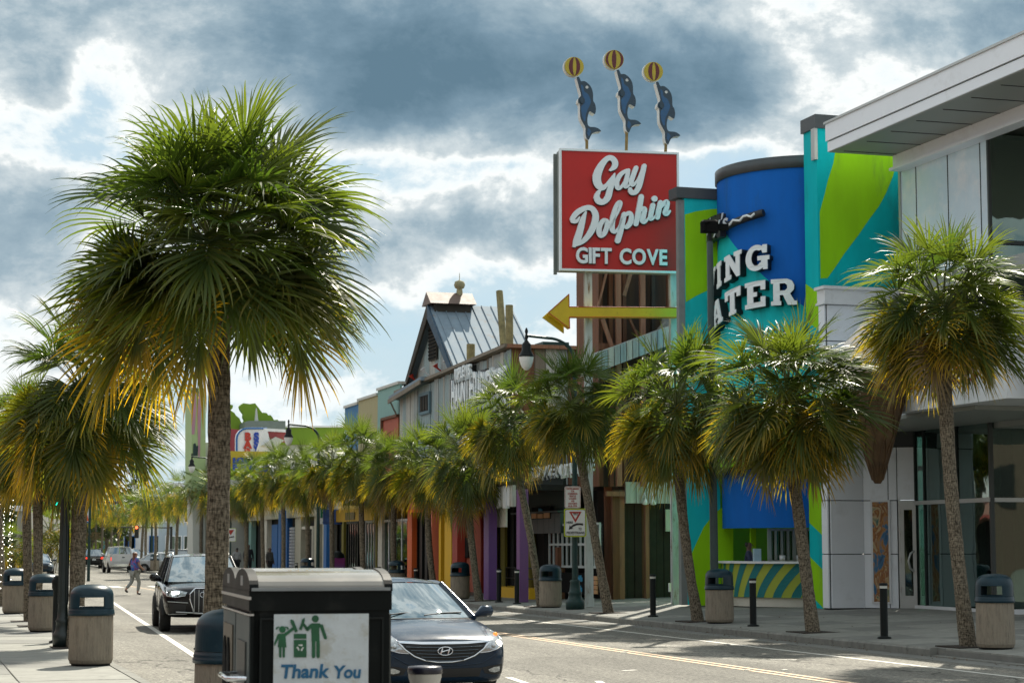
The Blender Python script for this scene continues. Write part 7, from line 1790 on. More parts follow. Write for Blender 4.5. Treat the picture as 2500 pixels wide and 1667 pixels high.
za = at_depth(330, 1297, 160).z; MB().tube([(2.5, 0, 0), (2.5, 0, za + .4)], .1, 8).build('mast', M_tl, rl); MB().tube([(2.5, 0, za + .3), (-1.5, 0, za + .35)], .05, 8).build('mast_arm', M_tl, rl)
p = at_depth(335, 1299, 160); head(rl, p.x - rp0.x, za, 'red')
MB().box(-.2, .2, -.05, .0, 0, .1).build('foot', M_tl, rl)
# banner on a pole
bp0 = far(216, 112); bn = empty('banner_pole', bp0, 0, 'grey pole with a white banner and hanging flower basket beyond the left palms', 'banner')
z0, z1 = at_depth(205, 1276, 112).z, at_depth(205, 1234, 112).z; k_ = 112 / FPX
MB().tube([(0, 0, 0), (0, 0, z1 + 1.2)], [.09, .06], 10).build('pole', M_dkgreen, bn); MB().box(-15 * k_, -1.5 * k_, -.02, .02, z0, z1).build('banner', M_white, bn)
MB().prism([(-15 * k_, -.03, z0 + .15), (-2 * k_, -.03, z0 + .1), (-6 * k_, -.03, z0 + .5), (-15 * k_, -.03, z0 + .6)], (0, .006, 0)).build('banner_swoosh', M_po, bn); MB().box(-15 * k_, -1.5 * k_, -.03, -.022, z0, z0 + .08).build('banner_hem', M_bcol, bn)
zb_ = at_depth(216, 1306, 112).z; hb_ = MB()
for k in range(220):
    a = random.uniform(0, 2 * PI); rr = random.uniform(.1, .35) ; q = Vector((rr * math.cos(a) + random.choice((-.33, .33)), rr * math.sin(a), zb_ + random.uniform(-.25, .15))); s = .07
    hb_.add([q, q + Vector((s, 0, s)), q + Vector((0, s, -s))], [(0, 1, 2)])
tag(hb_.build('flower_basket', mat('dry_flowers', (.16, .13, .07), .9, var=.5), bn), kind='stuff')
# fairy lights on the leftmost trunk
fl_ = empty('fairy_lights', LP[3], 0, 'string of tiny white fairy lights wound round the leftmost palm trunk', 'string lights')
M_fl = mat('fairy_bulb', (.8, .8, .7), .4, var=0, emit=(1, .95, .8), es=5); fb_ = MB()
for k in range(130):
    w = k * .9; z = .4 + k * .028; rr = .19 * (1.1 - .02 * k / 130); c = Vector((rr * math.cos(w), rr * math.sin(w), z)); s = .012
    fb_.add([c + Vector(q) * s for q in ((1, 0, 0), (-1, 0, 0), (0, 1, 0), (0, -1, 0), (0, 0, 1), (0, 0, -1))], [(0, 2, 4), (2, 1, 4), (1, 3, 4), (3, 0, 4), (2, 0, 5), (1, 2, 5), (3, 1, 5), (0, 3, 5)])
tag(fb_.build('bulb', M_fl, fl_), kind='stuff')

# ================================================================== vehicles (front towards local -y)
def paint(name, col, rough=.22):
    m = mat(name, col, rough, var=.05, vs=2, coat=.5, spec=.2); b = m.node_tree.nodes['Principled BSDF']; b.inputs['Coat Roughness'].default_value = .04; return m
P_navy = paint('navy_car_paint', (.004, .020, .045)); P_dk = paint('black_car_paint', (.003, .004, .006)); P_wh = paint('white_car_paint', (.55, .56, .57)); P_sil = paint('silver_car_paint', (.30, .31, .32)); P_gunm = paint('dark_blue_car_paint', (.012, .03, .05))
M_tyre = mat('tyre_rubber', (.012, .012, .012), .8, var=.3, vs=10); M_rim = mat('alloy_rim', (.35, .36, .37), .3, metal=.9, var=.05); M_trim = mat('black_trim', (.012, .013, .014), .5, var=.05)
M_cglass = glass_mat('car_glass', (.85, .95, .98), .01, .22, (.42, .56, .55)); M_dglass = glass_mat('dark_car_glass', (.85, .95, 1), .02, .25, (.05, .07, .08)); M_lens = mat('lamp_lens', (.45, .48, .50), .12, var=.5, vs=30, metal=.6, spec=.8)
M_lamp_on = mat('lamp_lit', (.9, .8, .6), .2, var=0, emit=(1, .75, .45), es=2.2); M_amber = mat('amber_lamp', (.7, .2, .03), .25, var=0, emit=(1, .3, .05), es=.6); M_drl = mat('running_light', (.8, .9, .9), .2, var=0, emit=(.9, 1, .95), es=4.0)
M_tail = mat('tail_lamp', (.35, .01, .005), .25, var=0, emit=(1, .05, .02), es=.8); M_seat = mat('car_seat', (.05, .055, .055), .8); M_plate = mat('number_plate', (.5, .52, .5), .5, var=.2, vs=30)

def loft(name, st, m, sub=2):
    """st: list of (y, [(x, z), ...]) half rings from bottom centre to top centre."""
    vs, fs = [], []; n = len(st[0][1]); full = 2 * n - 2
    for y, h in st:
        ring = [(x, z) for x, z in h] + [(-x, z) for x, z in h[-2:0:-1]]
        vs += [(x, y, z) for x, z in ring]
    for i in range(len(st) - 1):
        for j in range(full): fs.append((i * full + j, i * full + (j + 1) % full, (i + 1) * full + (j + 1) % full, (i + 1) * full + j))
    fs.append(tuple(range(full - 1, -1, -1))); fs.append(tuple((len(st) - 1) * full + j for j in range(full)))
    me = bpy.data.meshes.new(name); me.from_pydata(vs, [], fs); me.update()
    bm = bmesh.new(); bm.from_mesh(me); bmesh.ops.recalc_face_normals(bm, faces=bm.faces); bm.to_mesh(me); bm.free()
    o = bpy.data.objects.new(name, me); TMP.collection.objects.link(o); md = o.modifiers.new('s', 'SUBSURF'); md.levels = md.render_levels = sub
    TMP.view_layers[0].update(); me2 = bpy.data.meshes.new_from_object(o.evaluated_get(TMP.view_layers[0].depsgraph)); bpy.data.objects.remove(o); bpy.data.meshes.remove(me)
    me2.name = name; me2.materials.clear(); me2.materials.append(m); me2.polygons.foreach_set('use_smooth', [True] * len(me2.polygons)); return me2
def bvh_of(me):
    return BVHTree.FromPolygons([v.co.copy() for v in me.vertices], [list(p.vertices) for p in me.polygons])
def ring(w, zb, zs, zt, crown=.03, tuck=.12, top=.80, mid=None):
    mid = mid or (zb + zs) * .5
    return [(0, zb), (w * .86, zb), (w - tuck * .4, zb + .06), (w, mid), (w * .985, zs - .05), (w * .955, zs + (zt - zs) * .35), (w * top, zt - crown * .6), (w * .45, zt), (0, zt + crown * .4)]
def patch(name, top, bot, nx, ny, bvh, d, m, off=.006, par=None, org=None, mirror=False):
    """surface patch between two poly-lines given as (a, b); d = 'front' (a=x, b=z) or 'side' (a=y, b=z), dropped on the body"""
    def samp(P, t):
        t *= len(P) - 1; i = min(int(t), len(P) - 2); f_ = t - i; return (P[i][0] + (P[i + 1][0] - P[i][0]) * f_, P[i][1] + (P[i + 1][1] - P[i][1]) * f_)
    mb = MB(); mb.smooth = True; vs = []; ok = True
    for i in range(nx + 1):
        t = i / nx; a = samp(top, t); b = samp(bot, t)
        for j in range(ny + 1):
            s = j / ny; x, z = a[0] + (b[0] - a[0]) * s, a[1] + (b[1] - a[1]) * s
            if mirror: x = -x
            if d == 'front': o_, dr = Vector((x, -6, z)), Vector((0, 1, 0))
            elif d == 'rear': o_, dr = Vector((x, 6, z)), Vector((0, -1, 0))
            elif d == 'left': o_, dr = Vector((-3, x, z)), Vector((1, 0, 0))
            else: o_, dr = Vector((3, x, z)), Vector((-1, 0, 0))
            h, nrm, _, _ = bvh.ray_cast(o_, dr)
            if h is None: h = vs[-1] - dr * 0 if vs else o_ + dr * 3.5
            vs.append(h - dr * off)
    fs = [(i * (ny + 1) + j, i * (ny + 1) + j + 1, (i + 1) * (ny + 1) + j + 1, (i + 1) * (ny + 1) + j) for i in range(nx) for j in range(ny)]
    mb.add(vs, fs); return mb.build(name, m, par)
def line_on(name, pts, rad, bvh, d, m, par, off=.0, n=6):
    P = []
    for a, b in pts:
        if d == 'front': o_, dr = Vector((a, -6, b)), Vector((0, 1, 0))
        elif d == 'rear': o_, dr = Vector((a, 6, b)), Vector((0, -1, 0))
        elif d == 'left': o_, dr = Vector((-3, a, b)), Vector((1, 0, 0))
        else: o_, dr = Vector((3, a, b)), Vector((-1, 0, 0))
        h = bvh.ray_cast(o_, dr)[0]
        if h: P.append(h - dr * off)
    return MB().tube(P, rad, n).build(name, m, par) if len(P) > 1 else None
def interp(P, n):
    out = []
    for i in range(len(P) - 1):
        for k in range(n): t = k / n; out.append(tuple(P[i][q] + (P[i + 1][q] - P[i][q]) * t for q in range(len(P[i]))))
    return out + [tuple(P[-1])]
def wheel(par, x, y, r, w, side):
    q = empty('wheel', (x, y, r), 0); q.parent = par
    prof = [(r * .62, -w / 2), (r * .93, -w / 2), (r, -w * .36), (r, w * .36), (r * .93, w / 2), (r * .62, w / 2)]
    t = MB(); t.lathe([(a, b) for a, b in prof], n=28); 
    for v in t.v: v.x, v.y, v.z = v.z, v.x, v.y
    t.build('tyre', M_tyre, q)
    m_ = MB(); s = side; 
    m_.lathe([(r * .62, s * w * .46), (r * .60, s * w * .30), (r * .2, s * w * .28), (0, s * w * .30)], n=28)
    for v in m_.v: v.x, v.y, v.z = v.z, v.x, v.y
    for k in range(10):
        a = 2 * PI * k / 10; c, sn = math.cos(a), math.sin(a); p = lambda rr, ww: Vector((s * w * .44, rr * c - ww * sn, rr * sn + ww * c))
        m_.add([p(.03, .02), p(.03, -.02), p(r * .62, -.03), p(r * .62, .03), p(.03, .02) - Vector((s * .03, 0, 0)), p(.03, -.02) - Vector((s * .03, 0, 0)), p(r * .62, -.03) - Vector((s * .05, 0, 0)), p(r * .62, .03) - Vector((s * .05, 0, 0))], [(0, 1, 2, 3), (0, 4, 5, 1), (2, 6, 7, 3), (1, 5, 6, 2), (0, 3, 7, 4)])
    m_.build('rim', M_rim, q); return q
def greenhouse(par, P, m, glass, rear_glass=None, roofm=None):
    """P: dict with belt/roof corner points: yf,yb belt front/back y; rf,rb roof front/back y; wb,wr half widths; zb,zr heights"""
    yf, yb, rf, rb, wb, wr, zb, zr = [P[k] for k in ('yf', 'yb', 'rf', 'rb', 'wb', 'wr', 'zb', 'zr')]; bow = P.get('bow', .22)
    # curved surface patches: windscreen, rear, sides, roof
    def ws(t, s, front=True):       # t across -1..1, s 0 belt..1 roof
        w = wb * .97 + (wr * .97 - wb * .97) * s; yy = (yf + (rf - yf) * s) if front else (yb + (rb - yb) * s)
        c = 1 - t * t; arch = math.sin(PI * s * .5)
        y = yy - (bow * c * (1 - .55 * s) if front else -bow * .6 * c); z = zb + (zr - zb) * (s ** .92) + .03 * c * s
        return (w * t, y, z)
    def grid(f_, nx, ny, name, m_, par_=par, flip=False):
        mb = MB(); mb.smooth = True; vs = [f_(-1 + 2 * i / nx, j / ny) for i in range(nx + 1) for j in range(ny + 1)]
        fs = [(i * (ny + 1) + j, (i + 1) * (ny + 1) + j, (i + 1) * (ny + 1) + j + 1, i * (ny + 1) + j + 1) for i in range(nx) for j in range(ny)]
        mb.add(vs, fs); return mb.build(name, m_, par_)
    grid(lambda t, s: ws(t * .985, .02 + s * .95), 14, 8, 'windscreen', glass)
    grid(lambda t, s: ws(t * .97, .02 + s * .93, False), 10, 5, 'rear_window', rear_glass or glass)
    def roof(t, s): 
        a = ws(t, 1); b = ws(t, 1, False); e = math.sin(PI * s); return (a[0] * (1 + .02 * e), a[1] + (b[1] - a[1]) * s, a[2] + (b[2] - a[2]) * s + P.get('arch', .05) * e * (1 - .6 * t * t))
    mb = grid(roof, 12, 10, 'roof', roofm or m)
    for sg in (-1, 1):
        def side(t, s): 
            y0, y1 = yf + (rf - yf) * s, yb + (rb - yb) * s; tt = (t + 1) / 2; w = wb + (wr - wb) * s
            return (sg * (w + .012 - .0), y0 + (y1 - y0) * tt, zb + (zr - zb) * s * .97)
        grid(side, 12, 3, 'side_window', glass if not rear_glass else rear_glass)
        pm = MB()
        def edge(pts, w): pm.tube(pts, w, 6)
        a = [ws(sg, s) for s in (0, .25, .5, .75, 1)]; b = [ws(sg, s, False) for s in (0, .5, 1)]
        pm.tube([(x + sg * .01, y, z) for x, y, z in a], [.05, .045, .04, .04, .04], 6); pm.tube([(x + sg * .01, y, z) for x, y, z in b], [.09, .07, .05], 6)
        rl = [roof(sg, s) for s in [i / 6 for i in range(7)]]; pm.tube([(x + sg * .012, y, z - .01) for x, y, z in rl], .035, 6)
        for yy in P.get('pil', ()):  # B pillar
            pm.tube([(sg * (wb + .02), yy, zb), (sg * (wr + .015), yy + .05, zr - .02)], .035, 6)
        pm.build('pillar', m, par)
    # dark cabin: seats, dash
    if P.get('seats', True):
        s = MB(); 
        for x in (-.38, .38):
            s.bbox(x - .24, x + .24, (yf + rf) / 2 + .75, (yf + rf) / 2 + .95, zb - .3, zb + .24, .05); s.bbox(x - .13, x + .13, (yf + rf) / 2 + .78, (yf + rf) / 2 + .90, zb + .25, zb + .46, .04)
        s.build('front_seat', M_seat, par)
        d = MB(); d.bbox(-wb * .9, wb * .9, yf + .12, yf + .45, zb - .2, zb + .035, .05); d.build('dashboard', M_trim, par)
        sw = MB(); sw.tube([(.38 + .18 * math.cos(w), yf + .62 - .05 * math.sin(w), zb + .02 + .17 * math.sin(w)) for w in [2 * PI * i / 16 for i in range(17)]], .014, 5); sw.build('steering_wheel', M_trim, par)
        mr = MB(); mr.bbox(-.11, .11, rf - .12, rf - .08, zr - .20, zr - .12, .01); mr.build('rear_view_mirror', M_trim, par)
def mirrors(par, x, y, z, m, s=1.0):
    for sg in (-1, 1):
        q = MB(); q.tube([(sg * x, y, z - .03), (sg * (x + .06), y, z), (sg * (x + .12), y + .01, z + .03), (sg * (x + .22), y + .03, z + .035), (sg * (x + .25), y + .05, z + .03)], [.03 * s, .05 * s, .085 * s, .08 * s, .04 * s], 10)
        q.build('wing_mirror', m, par)
def seams(par, bvh, ys, z0, z1, m=None):
    for y in ys:
        for d in ('left', 'right'): line_on('door_seam', [(y, z0 + (z1 - z0) * i / 6) for i in range(7)], .006, bvh, d, M_trim, par)

# ---- dark blue sedan in the foreground
def sedan():
    f = Vector((at_depth(1085, 1500, 25.8).x, 25.8, 0)); c = f + S(0, 2.38)
    t = empty('sedan', c, TH, 'dark blue sedan coming towards the camera right behind the recycling station', 'car')
    st = [(-2.40, ring(.60, .26, .60, .66)), (-2.36, ring(.76, .18, .62, .715)), (-2.24, ring(.86, .15, .66, .765)), (-2.0, ring(.905, .15, .72, .825)), (-1.55, ring(.915, .19, .80, .90, .04)),
          (-1.0, ring(.915, .19, .87, .975, .04)), (-.2, ring(.915, .19, .90, .955, .02)), (.8, ring(.915, .19, .92, .97, .02)), (1.5, ring(.91, .2, .95, 1.03, .03)), (2.0, ring(.88, .24, .95, 1.05)), (2.32, ring(.80, .32, .90, 1.03)), (2.40, ring(.65, .42, .80, .95))]
    me = loft('body', st, P_navy); link('body', me, t); B_ = bvh_of(me)
    greenhouse(t, dict(yf=-.98, yb=1.75, rf=-.10, rb=.95, wb=.80, wr=.57, zb=.94, zr=1.39, bow=.26, arch=.06, pil=(.35,)), P_navy, M_cglass)
    # grille: dark field, bars, chrome surround, badge
    gt = [(-.60, .695), (-.35, .672), (0, .668), (.35, .672), (.60, .695)]; gb = [(-.56, .66), (-.38, .50), (-.16, .435), (.16, .435), (.38, .50), (.56, .66)]
    gb2 = [(-.60, .68), (-.40, .52), (0, .435), (.40, .52), (.60, .68)]
    gr = patch('grille', gt, gb2, 24, 6, B_, 'front', M_trim, .006, t)
    for k, z in enumerate((.635, .592, .55, .508, .468)):
        w = .55 - (.66 - z) * 1.55; line_on('grille_bar', [(-w + 2 * w * i / 14, z + .012 * math.cos(PI * (i / 14 - .5) * 1) * -1) for i in range(15)], .0075, B_, 'front', mat('dark_chrome', (.10, .12, .14), .2, metal=.9, var=0), gr, .02)
    hb = patch('hood_trim', [(-.62, .715), (-.3, .700), (0, .698), (.3, .700), (.62, .715)], [(-.58, .685), (-.3, .668), (0, .665), (.3, .668), (.58, .685)], 20, 2, B_, 'front', M_chrome, .022, t)
    line_on('grille_surround', interp(gb2[:1] + [(-.52, .60), (-.40, .515), (-.26, .462), (-.1, .438), (.1, .438), (.26, .462), (.40, .515), (.52, .60)] + gb2[-1:], 3), .012, B_, 'front', M_chrome, t, .012)
    bd = empty('badge', (0, 0, 0)); bd.parent = t; h = B_.ray_cast(Vector((0, -6, .578)), Vector((0, 1, 0)))[0]; by = h.y - .035
    q = MB(); q.tube([(.098 * math.cos(w), by, .578 + .052 * math.sin(w)) for w in [2 * PI * i / 24 for i in range(25)]], .007, 6)
    q.tube([(-.060, by, .545), (-.048, by, .575), (-.034, by, .618)], [.010, .012, .008], 6); q.tube([(.034, by, .538), (.048, by, .58), (.060, by, .612)], [.008, .012, .010], 6); q.tube([(-.046, by, .568), (0, by, .582), (.046, by, .590)], [.012, .008, .012], 6)
    bpy.data.objects.remove(bd); q.build('badge', M_chrome, t)
    # lamps
    for mi in (False, True):
        sx = -1 if mi else 1
        hl = patch('headlight', [(.475, .555), (.60, .70), (.70, .82), (.765, .835), (.835, .74)], [(.475, .545), (.60, .565), (.72, .60), (.80, .635), (.842, .66)], 12, 6, B_, 'front', M_lens, .010, t, mirror=mi)
        for (x, z, r, m) in ((.745, .665, .045, M_lamp_on), (.655, .635, .035, M_lens), (.775, .765, .032, M_amber)):
            h = B_.ray_cast(Vector((sx * x, -6, z)), Vector((0, 1, 0)))[0]
            if h: 
                q = MB(); q.lathe([(0, .03), (r * .6, .025), (r, .0)], n=14)
                for v in q.v: v.x, v.y, v.z = v.x + h.x, -v.z + h.y - .006, v.y + z
                q.build('bulb', m, hl)
        line_on('headlight_rim', [(sx * a, b) for a, b in interp([(.475, .55), (.60, .562), (.72, .597), (.80, .632), (.842, .66), (.836, .74), (.77, .838), (.70, .825), (.60, .705), (.475, .555)], 3)], .005, B_, 'front', M_chrome, hl, .010)
        fo = patch('fog_recess', [(.50, .36), (.62, .385), (.80, .40)], [(.54, .29), (.66, .27), (.80, .27)], 8, 4, B_, 'front', M_trim, .006, t, mirror=mi)
        patch('fog_lamp', [(.585, .335), (.66, .365), (.75, .372)], [(.60, .31), (.67, .295), (.75, .31)], 6, 3, B_, 'front', M_lens, .02, fo, mirror=mi)
    patch('lower_intake', [(-.50, .36), (0, .355), (.50, .36)], [(-.46, .25), (0, .245), (.46, .25)], 14, 4, B_, 'front', M_trim, .006, t)
    line_on('bumper_crease', interp([(-.80, .60), (-.64, .50), (-.50, .42), (-.25, .395), (.25, .395), (.50, .42), (.64, .50), (.80, .60)], 3), .008, B_, 'front', P_navy, t, .003)
    for sx in (-1, 1): 
        P_ = [Vector((sx * (.60 + .12 * k / 8), -2.22 + 1.2 * k / 8, 3)) for k in range(9)]; pts = [B_.ray_cast(p, Vector((0, 0, -1)))[0] for p in P_]
        MB().tube([p + Vector((0, 0, -.002)) for p in pts if p], .006, 6).build('hood_crease', P_navy, t)
    pts = [B_.ray_cast(Vector((x, -1.02 - .22 * (1 - (x / .75) ** 2), 3)), Vector((0, 0, -1)))[0] for x in [(-.75 + .1 * k) for k in range(16)]]
    MB().tube([p for p in pts if p], .012, 6).build('cowl', M_trim, t)
    for a, b in (((-.55, -1.12, .985), (.05, -1.02, 1.03)), ((.05, -1.15, .99), (.62, -.95, 1.02))):
        MB().tube([a, ((a[0] + b[0]) / 2, (a[1] + b[1]) / 2 - .01, (a[2] + b[2]) / 2 + .012), b], .009, 6).build('wiper', M_trim, t)
    mirrors(t, .88, -.72, .99, P_navy)
    tg = MB(); tg.box(-.33, -.25, -.41, -.405, 1.10, 1.26); 
    for v in tg.v: v.x += (v.z - 1.1) * -.35
    tg.build('hang_tag', mat('blue_tag', (.12, .28, .42), .6, var=.3, vs=20), t)
    for x, y, s in ((-.80, -1.45, -1), (.80, -1.45, 1), (-.80, 1.40, -1), (.80, 1.40, 1)): wheel(t, x, y, .33, .21, s)
    seams(t, B_, (-.85, .35, 1.35), .30, .90)
    return t
sedan()

# ---- generic SUV / wagon / pickup from a few measures
def suv(loc, rz, label, L=4.9, Wd=1.95, H=1.72, pm=P_dk, kind='suv', front='hex', group=None, name='parked_car', lights=False, rear=True, lod=1, dark=True):
    t = empty(name, loc, rz, label, 'car' if kind != 'pickup' else 'pickup truck', group); h = L / 2; w = Wd / 2; zb = .24 if kind == 'sedan' else .32
    hood = {'suv': 1.05, 'pickup': 1.22, 'sedan': .88}[kind] * (H / {'suv': 1.72, 'pickup': 1.95, 'sedan': 1.45}[kind]); belt = hood + .05; cowl = -h + L * (.27 if kind != 'pickup' else .22)
    if kind == 'pickup': cab_end = .55
    rear_top = {'suv': belt + .02, 'sedan': hood + .12, 'pickup': belt + .05}[kind]
    st = [(-h, ring(w * .72, zb + .22, hood - .30, hood - .16)), (-h + .05, ring(w * .88, zb + .06, hood - .26, hood - .08)), (-h + .25, ring(w * .97, zb, hood - .2, hood - .03)), (-h + .7, ring(w, zb, hood - .14, hood, .05)),
          (cowl, ring(w, zb, hood - .06, hood + .03, .04)), (0, ring(w, zb, belt - .06, belt, .02)), (h * .5, ring(w, zb, belt - .05, belt + .02, .02)), (h - .35, ring(w * .985, zb, rear_top - .10, rear_top, .02)), (h - .06, ring(w * .94, zb + .08, rear_top - .14, rear_top - .02)), (h, ring(w * .84, zb + .16, rear_top - .20, rear_top - .07))]
    me = loft('body', st, pm); link('body', me, t); B_ = bvh_of(me)
    if kind == 'suv': G_ = dict(yf=cowl + .05, yb=h - .12, rf=cowl + .85, rb=h - .55, wb=w * .88, wr=w * .70, zb=belt - .02, zr=H - .07, bow=.16, arch=.05, pil=(.05, 1.05), seats=lod > 1)
    elif kind == 'pickup': G_ = dict(yf=cowl + .05, yb=.62, rf=cowl + .80, rb=.50, wb=w * .88, wr=w * .72, zb=belt - .02, zr=H - .06, bow=.14, arch=.04, pil=(-.3,), seats=False)
    else: G_ = dict(yf=cowl + .05, yb=h - .55, rf=cowl + .95, rb=h - 1.35, wb=w * .87, wr=w * .64, zb=belt - .04, zr=H - .06, bow=.2, arch=.05, pil=(.2,), seats=False)
    greenhouse(t, G_, pm, M_cglass if lod > 1 else M_dglass, M_dglass if dark else None)
    if kind == 'pickup':
        b = MB(); b.box(-w * .84, w * .84, .75, h - .12, belt - .01, belt + .05); b.build('bed_floor', M_trim, t)
        b = MB(); b.box(-w * .97, -w * .84, .70, h - .05, belt - .05, belt + .14); b.box(w * .84, w * .97, .70, h - .05, belt - .05, belt + .14); b.build('bed_rail', pm, t)
        b = MB(); b.box(-w * .84, w * .84, h - .10, h + .02, belt - .45, belt + .13); b.build('tailgate', pm, t); MB().box(-w * .9, w * .9, h, h + .12, zb + .16, zb + .34).build('rear_bumper', M_chrome, t)
        MB().box(-.1, .1, h + .02, h + .03, belt - .16, belt - .08).build('tailgate_handle', M_trim, t)
    if kind != 'pickup':
        rr = MB(); 
        for sg in (-1, 1): rr.tube([(sg * w * .66, G_['rf'] + .2, H - .02), (sg * w * .66, G_['rf'] + .3, H + .03), (sg * w * .66, G_['rb'] - .2, H + .03), (sg * w * .66, G_['rb'] - .1, H - .02)], .018, 6)
        if kind == 'suv': rr.build('roof_rail', M_alu, t)
    mirrors(t, w * .96, cowl + .35, belt + .06, pm, 1.15)
    zl = hood - .22
    if front == 'hex':
        gp = [(-.40, zl + .02), (-.28, zl + .14), (.28, zl + .14), (.40, zl + .02)]; gq = [(-.40, zl - .10), (-.30, zl - .42), (.30, zl - .42), (.40, zl - .10)]
        g_ = patch('grille', gp, gq, 14, 6, B_, 'front', M_trim, .008, t)
        for k in range(7):
            x = -.30 + .10 * k; line_on('grille_slat', [(x, zl + .10 - .48 * i / 6) for i in range(7)], .010, B_, 'front', M_alu, g_, .02)
        line_on('grille_surround', interp([gp[0], gp[1], gp[2], gp[3], gq[3], gq[2], gq[1], gq[0], gp[0]], 4), .016, B_, 'front', M_chrome, g_, .018)
        rg = MB(); hy = B_.ray_cast(Vector((0, -6, zl)), Vector((0, 1, 0)))[0].y - .03
        for k in range(4): rg.tube([(-.12 + .08 * k + .055 * math.cos(a), hy, zl + .055 * math.sin(a)) for a in [2 * PI * i / 16 for i in range(17)]], .008, 5)
        rg.build('badge', M_chrome, t)
        for mi in (False, True):
            hl = patch('headlight', [(.46, zl + .06), (.65, zl + .10), (.88, zl + .14)], [(.50, zl - .02), (.68, zl - .04), (.90, zl - .02)], 8, 3, B_, 'front', M_lens, .010, t, mirror=mi); sx = -1 if mi else 1
            q = MB(); hh = B_.ray_cast(Vector((sx * .72, -6, zl + .04)), Vector((0, 1, 0)))[0]; q.bbox(hh.x - .09, hh.x + .09, hh.y - .03, hh.y, zl + .01, zl + .07, .01); q.build('running_light', M_drl, hl)
            line_on('headlight_rim', [(sx * a, b) for a, b in interp([(.90, zl + .12), (.90, zl - .03), (.68, zl - .05), (.50, zl - .02)], 4)], .008, B_, 'front', M_chrome, hl, .012)
            ai = patch('air_intake', [(.48, zl - .22), (.66, zl - .20), (.86, zl - .18)], [(.50, zl - .40), (.66, zl - .42), (.84, zl - .40)], 6, 4, B_, 'front', M_trim, .008, t, mirror=mi)
            line_on('intake_trim', [(sx * a, b) for a, b in interp([(.44, zl - .18), (.88, zl - .15)], 5)], .010, B_, 'front', M_alu, ai, .010); line_on('intake_trim', [(sx * a, b) for a, b in interp([(.46, zl - .43), (.86, zl - .43)], 5)], .010, B_, 'front', M_alu, ai, .010)
        line_on('lower_trim', interp([(-.7, zb + .14), (0, zb + .10), (.7, zb + .14)], 6), .018, B_, 'front', M_alu, t, .01)
    else:
        patch('grille', [(-.5, zl + .02), (.5, zl + .02)], [(-.45, zl - .22), (.45, zl - .22)], 8, 3, B_, 'front', M_trim, .008, t)
        for mi in (False, True): patch('headlight', [(.52, zl + .04), (.85 * w, zl + .08)], [(.54, zl - .08), (.86 * w, zl - .08)], 5, 3, B_, 'front', M_lens, .010, t, mirror=mi)
    if rear:
        for mi in (False, True): patch('tail_light', [(w * .62, belt - .10), (w * .88, belt - .08)] if kind != 'pickup' else [(w * .80, belt + .0), (w * .90, belt + .0)], [(w * .60, belt - .26), (w * .90, belt - .28)] if kind != 'pickup' else [(w * .80, belt - .36), (w * .90, belt - .36)], 4, 3, B_, 'rear', M_tail, .012, t, mirror=mi)
        yb_ = h + .03; MB().box(-.16, .16, yb_ - .01, yb_ + .01, belt - .38, belt - .24).build('number_plate', M_plate, t)
        MB().box(-w * .58, w * .58, h - .01, h + .015, belt - .17, belt - .145).build('boot_trim', M_chrome, t) if kind == 'suv' else None
    r_ = .38 if kind != 'sedan' else .32
    for y in (-h + L * .19, h - L * .20):
        for sg in (-1, 1):
            wheel(t, sg * (w - .09), y, r_, .24, sg)
            ar = MB(); c = [(sg * (w + .004), y + (r_ + .055) * math.cos(a), max(.30, r_ + (r_ + .055) * math.sin(a))) for a in [PI * i / 14 for i in range(15)]]; ar.prism(c, (-sg * .06, 0, 0)); ar.build('wheel_arch', M_trim, t)
    patch('side_sill', [(-h * .55, zb + .16), (h * .55, zb + .16)], [(-h * .55, zb + .04), (h * .55, zb + .04)], 6, 2, B_, 'left', M_alu if kind == 'suv' and lod > 1 else M_trim, .01, t)
    seams(t, B_, (cowl + .35, .1, h * .48), zb + .15, belt - .05)
    for d, sg in (('left', -1), ('right', 1)):
        for y in (.0, h * .44):
            hh = B_.ray_cast(Vector((sg * 3, y, belt - .12)), Vector((-sg, 0, 0)))[0]
            if hh: MB().bbox(min(hh.x, hh.x + sg * .03), max(hh.x, hh.x + sg * .03), y - .11, y + .11, belt - .13, belt - .10, .005).build('door_handle', pm, t)
    return t
f = at_depth(526, 1500, 45.0); suv(Vector((f.x, f.y, 0)) + S(0, 2.5), TH - .07, 'black SUV with a big chrome edged grille, half hidden by the big palm trunk', 5.05, 1.97, 1.74, P_dk, 'suv', 'hex', lod=2, name='oncoming_suv')
c = ground(300, 1398); suv(c + S(0, 2.8), TH + PI, 'white pickup truck driving away, seen from behind beyond the pedestrian', 5.9, 2.05, 1.95, P_wh, 'pickup', 'plain', name='pickup_truck')
c = ground(229, 1388); suv(c + S(0, 2.4), TH + PI, 'black SUV with red tail lights driving away ahead of the white pickup', 4.8, 1.93, 1.76, P_dk, 'suv', 'plain', name='departing_suv')
c = ground(118, 1378); suv(c + S(0, 2.4), TH + PI, 'white SUV seen from behind in the gap between the left palm trunks', 4.7, 1.9, 1.72, P_wh, 'suv', 'plain', name='white_suv')
c = ground(46, 1392); suv(c + S(0, 2.4), TH, 'silver SUV facing the camera at the left edge beyond the trunks', 4.8, 1.95, 1.85, P_sil, 'suv', 'plain', name='silver_suv')
c = ground(98, 1405); suv(c + S(.0, 2.4), TH, 'dark blue car parked at the left kerb behind the dark trunks', 4.6, 1.85, 1.48, P_gunm, 'sedan', 'plain', name='parked_sedan')
def lot(px, D, pm, kind, H, label, rz):
    p = far(px, D); suv(p, rz, label, 4.7, 1.88, H, pm, kind, 'plain', 'cars parked behind the far row of palms', name='parked_car', rear=False)
lot(436, 165, P_sil, 'sedan', 1.5, 'silver car parked behind the far palms, left of the green tower', TH + PI / 2)
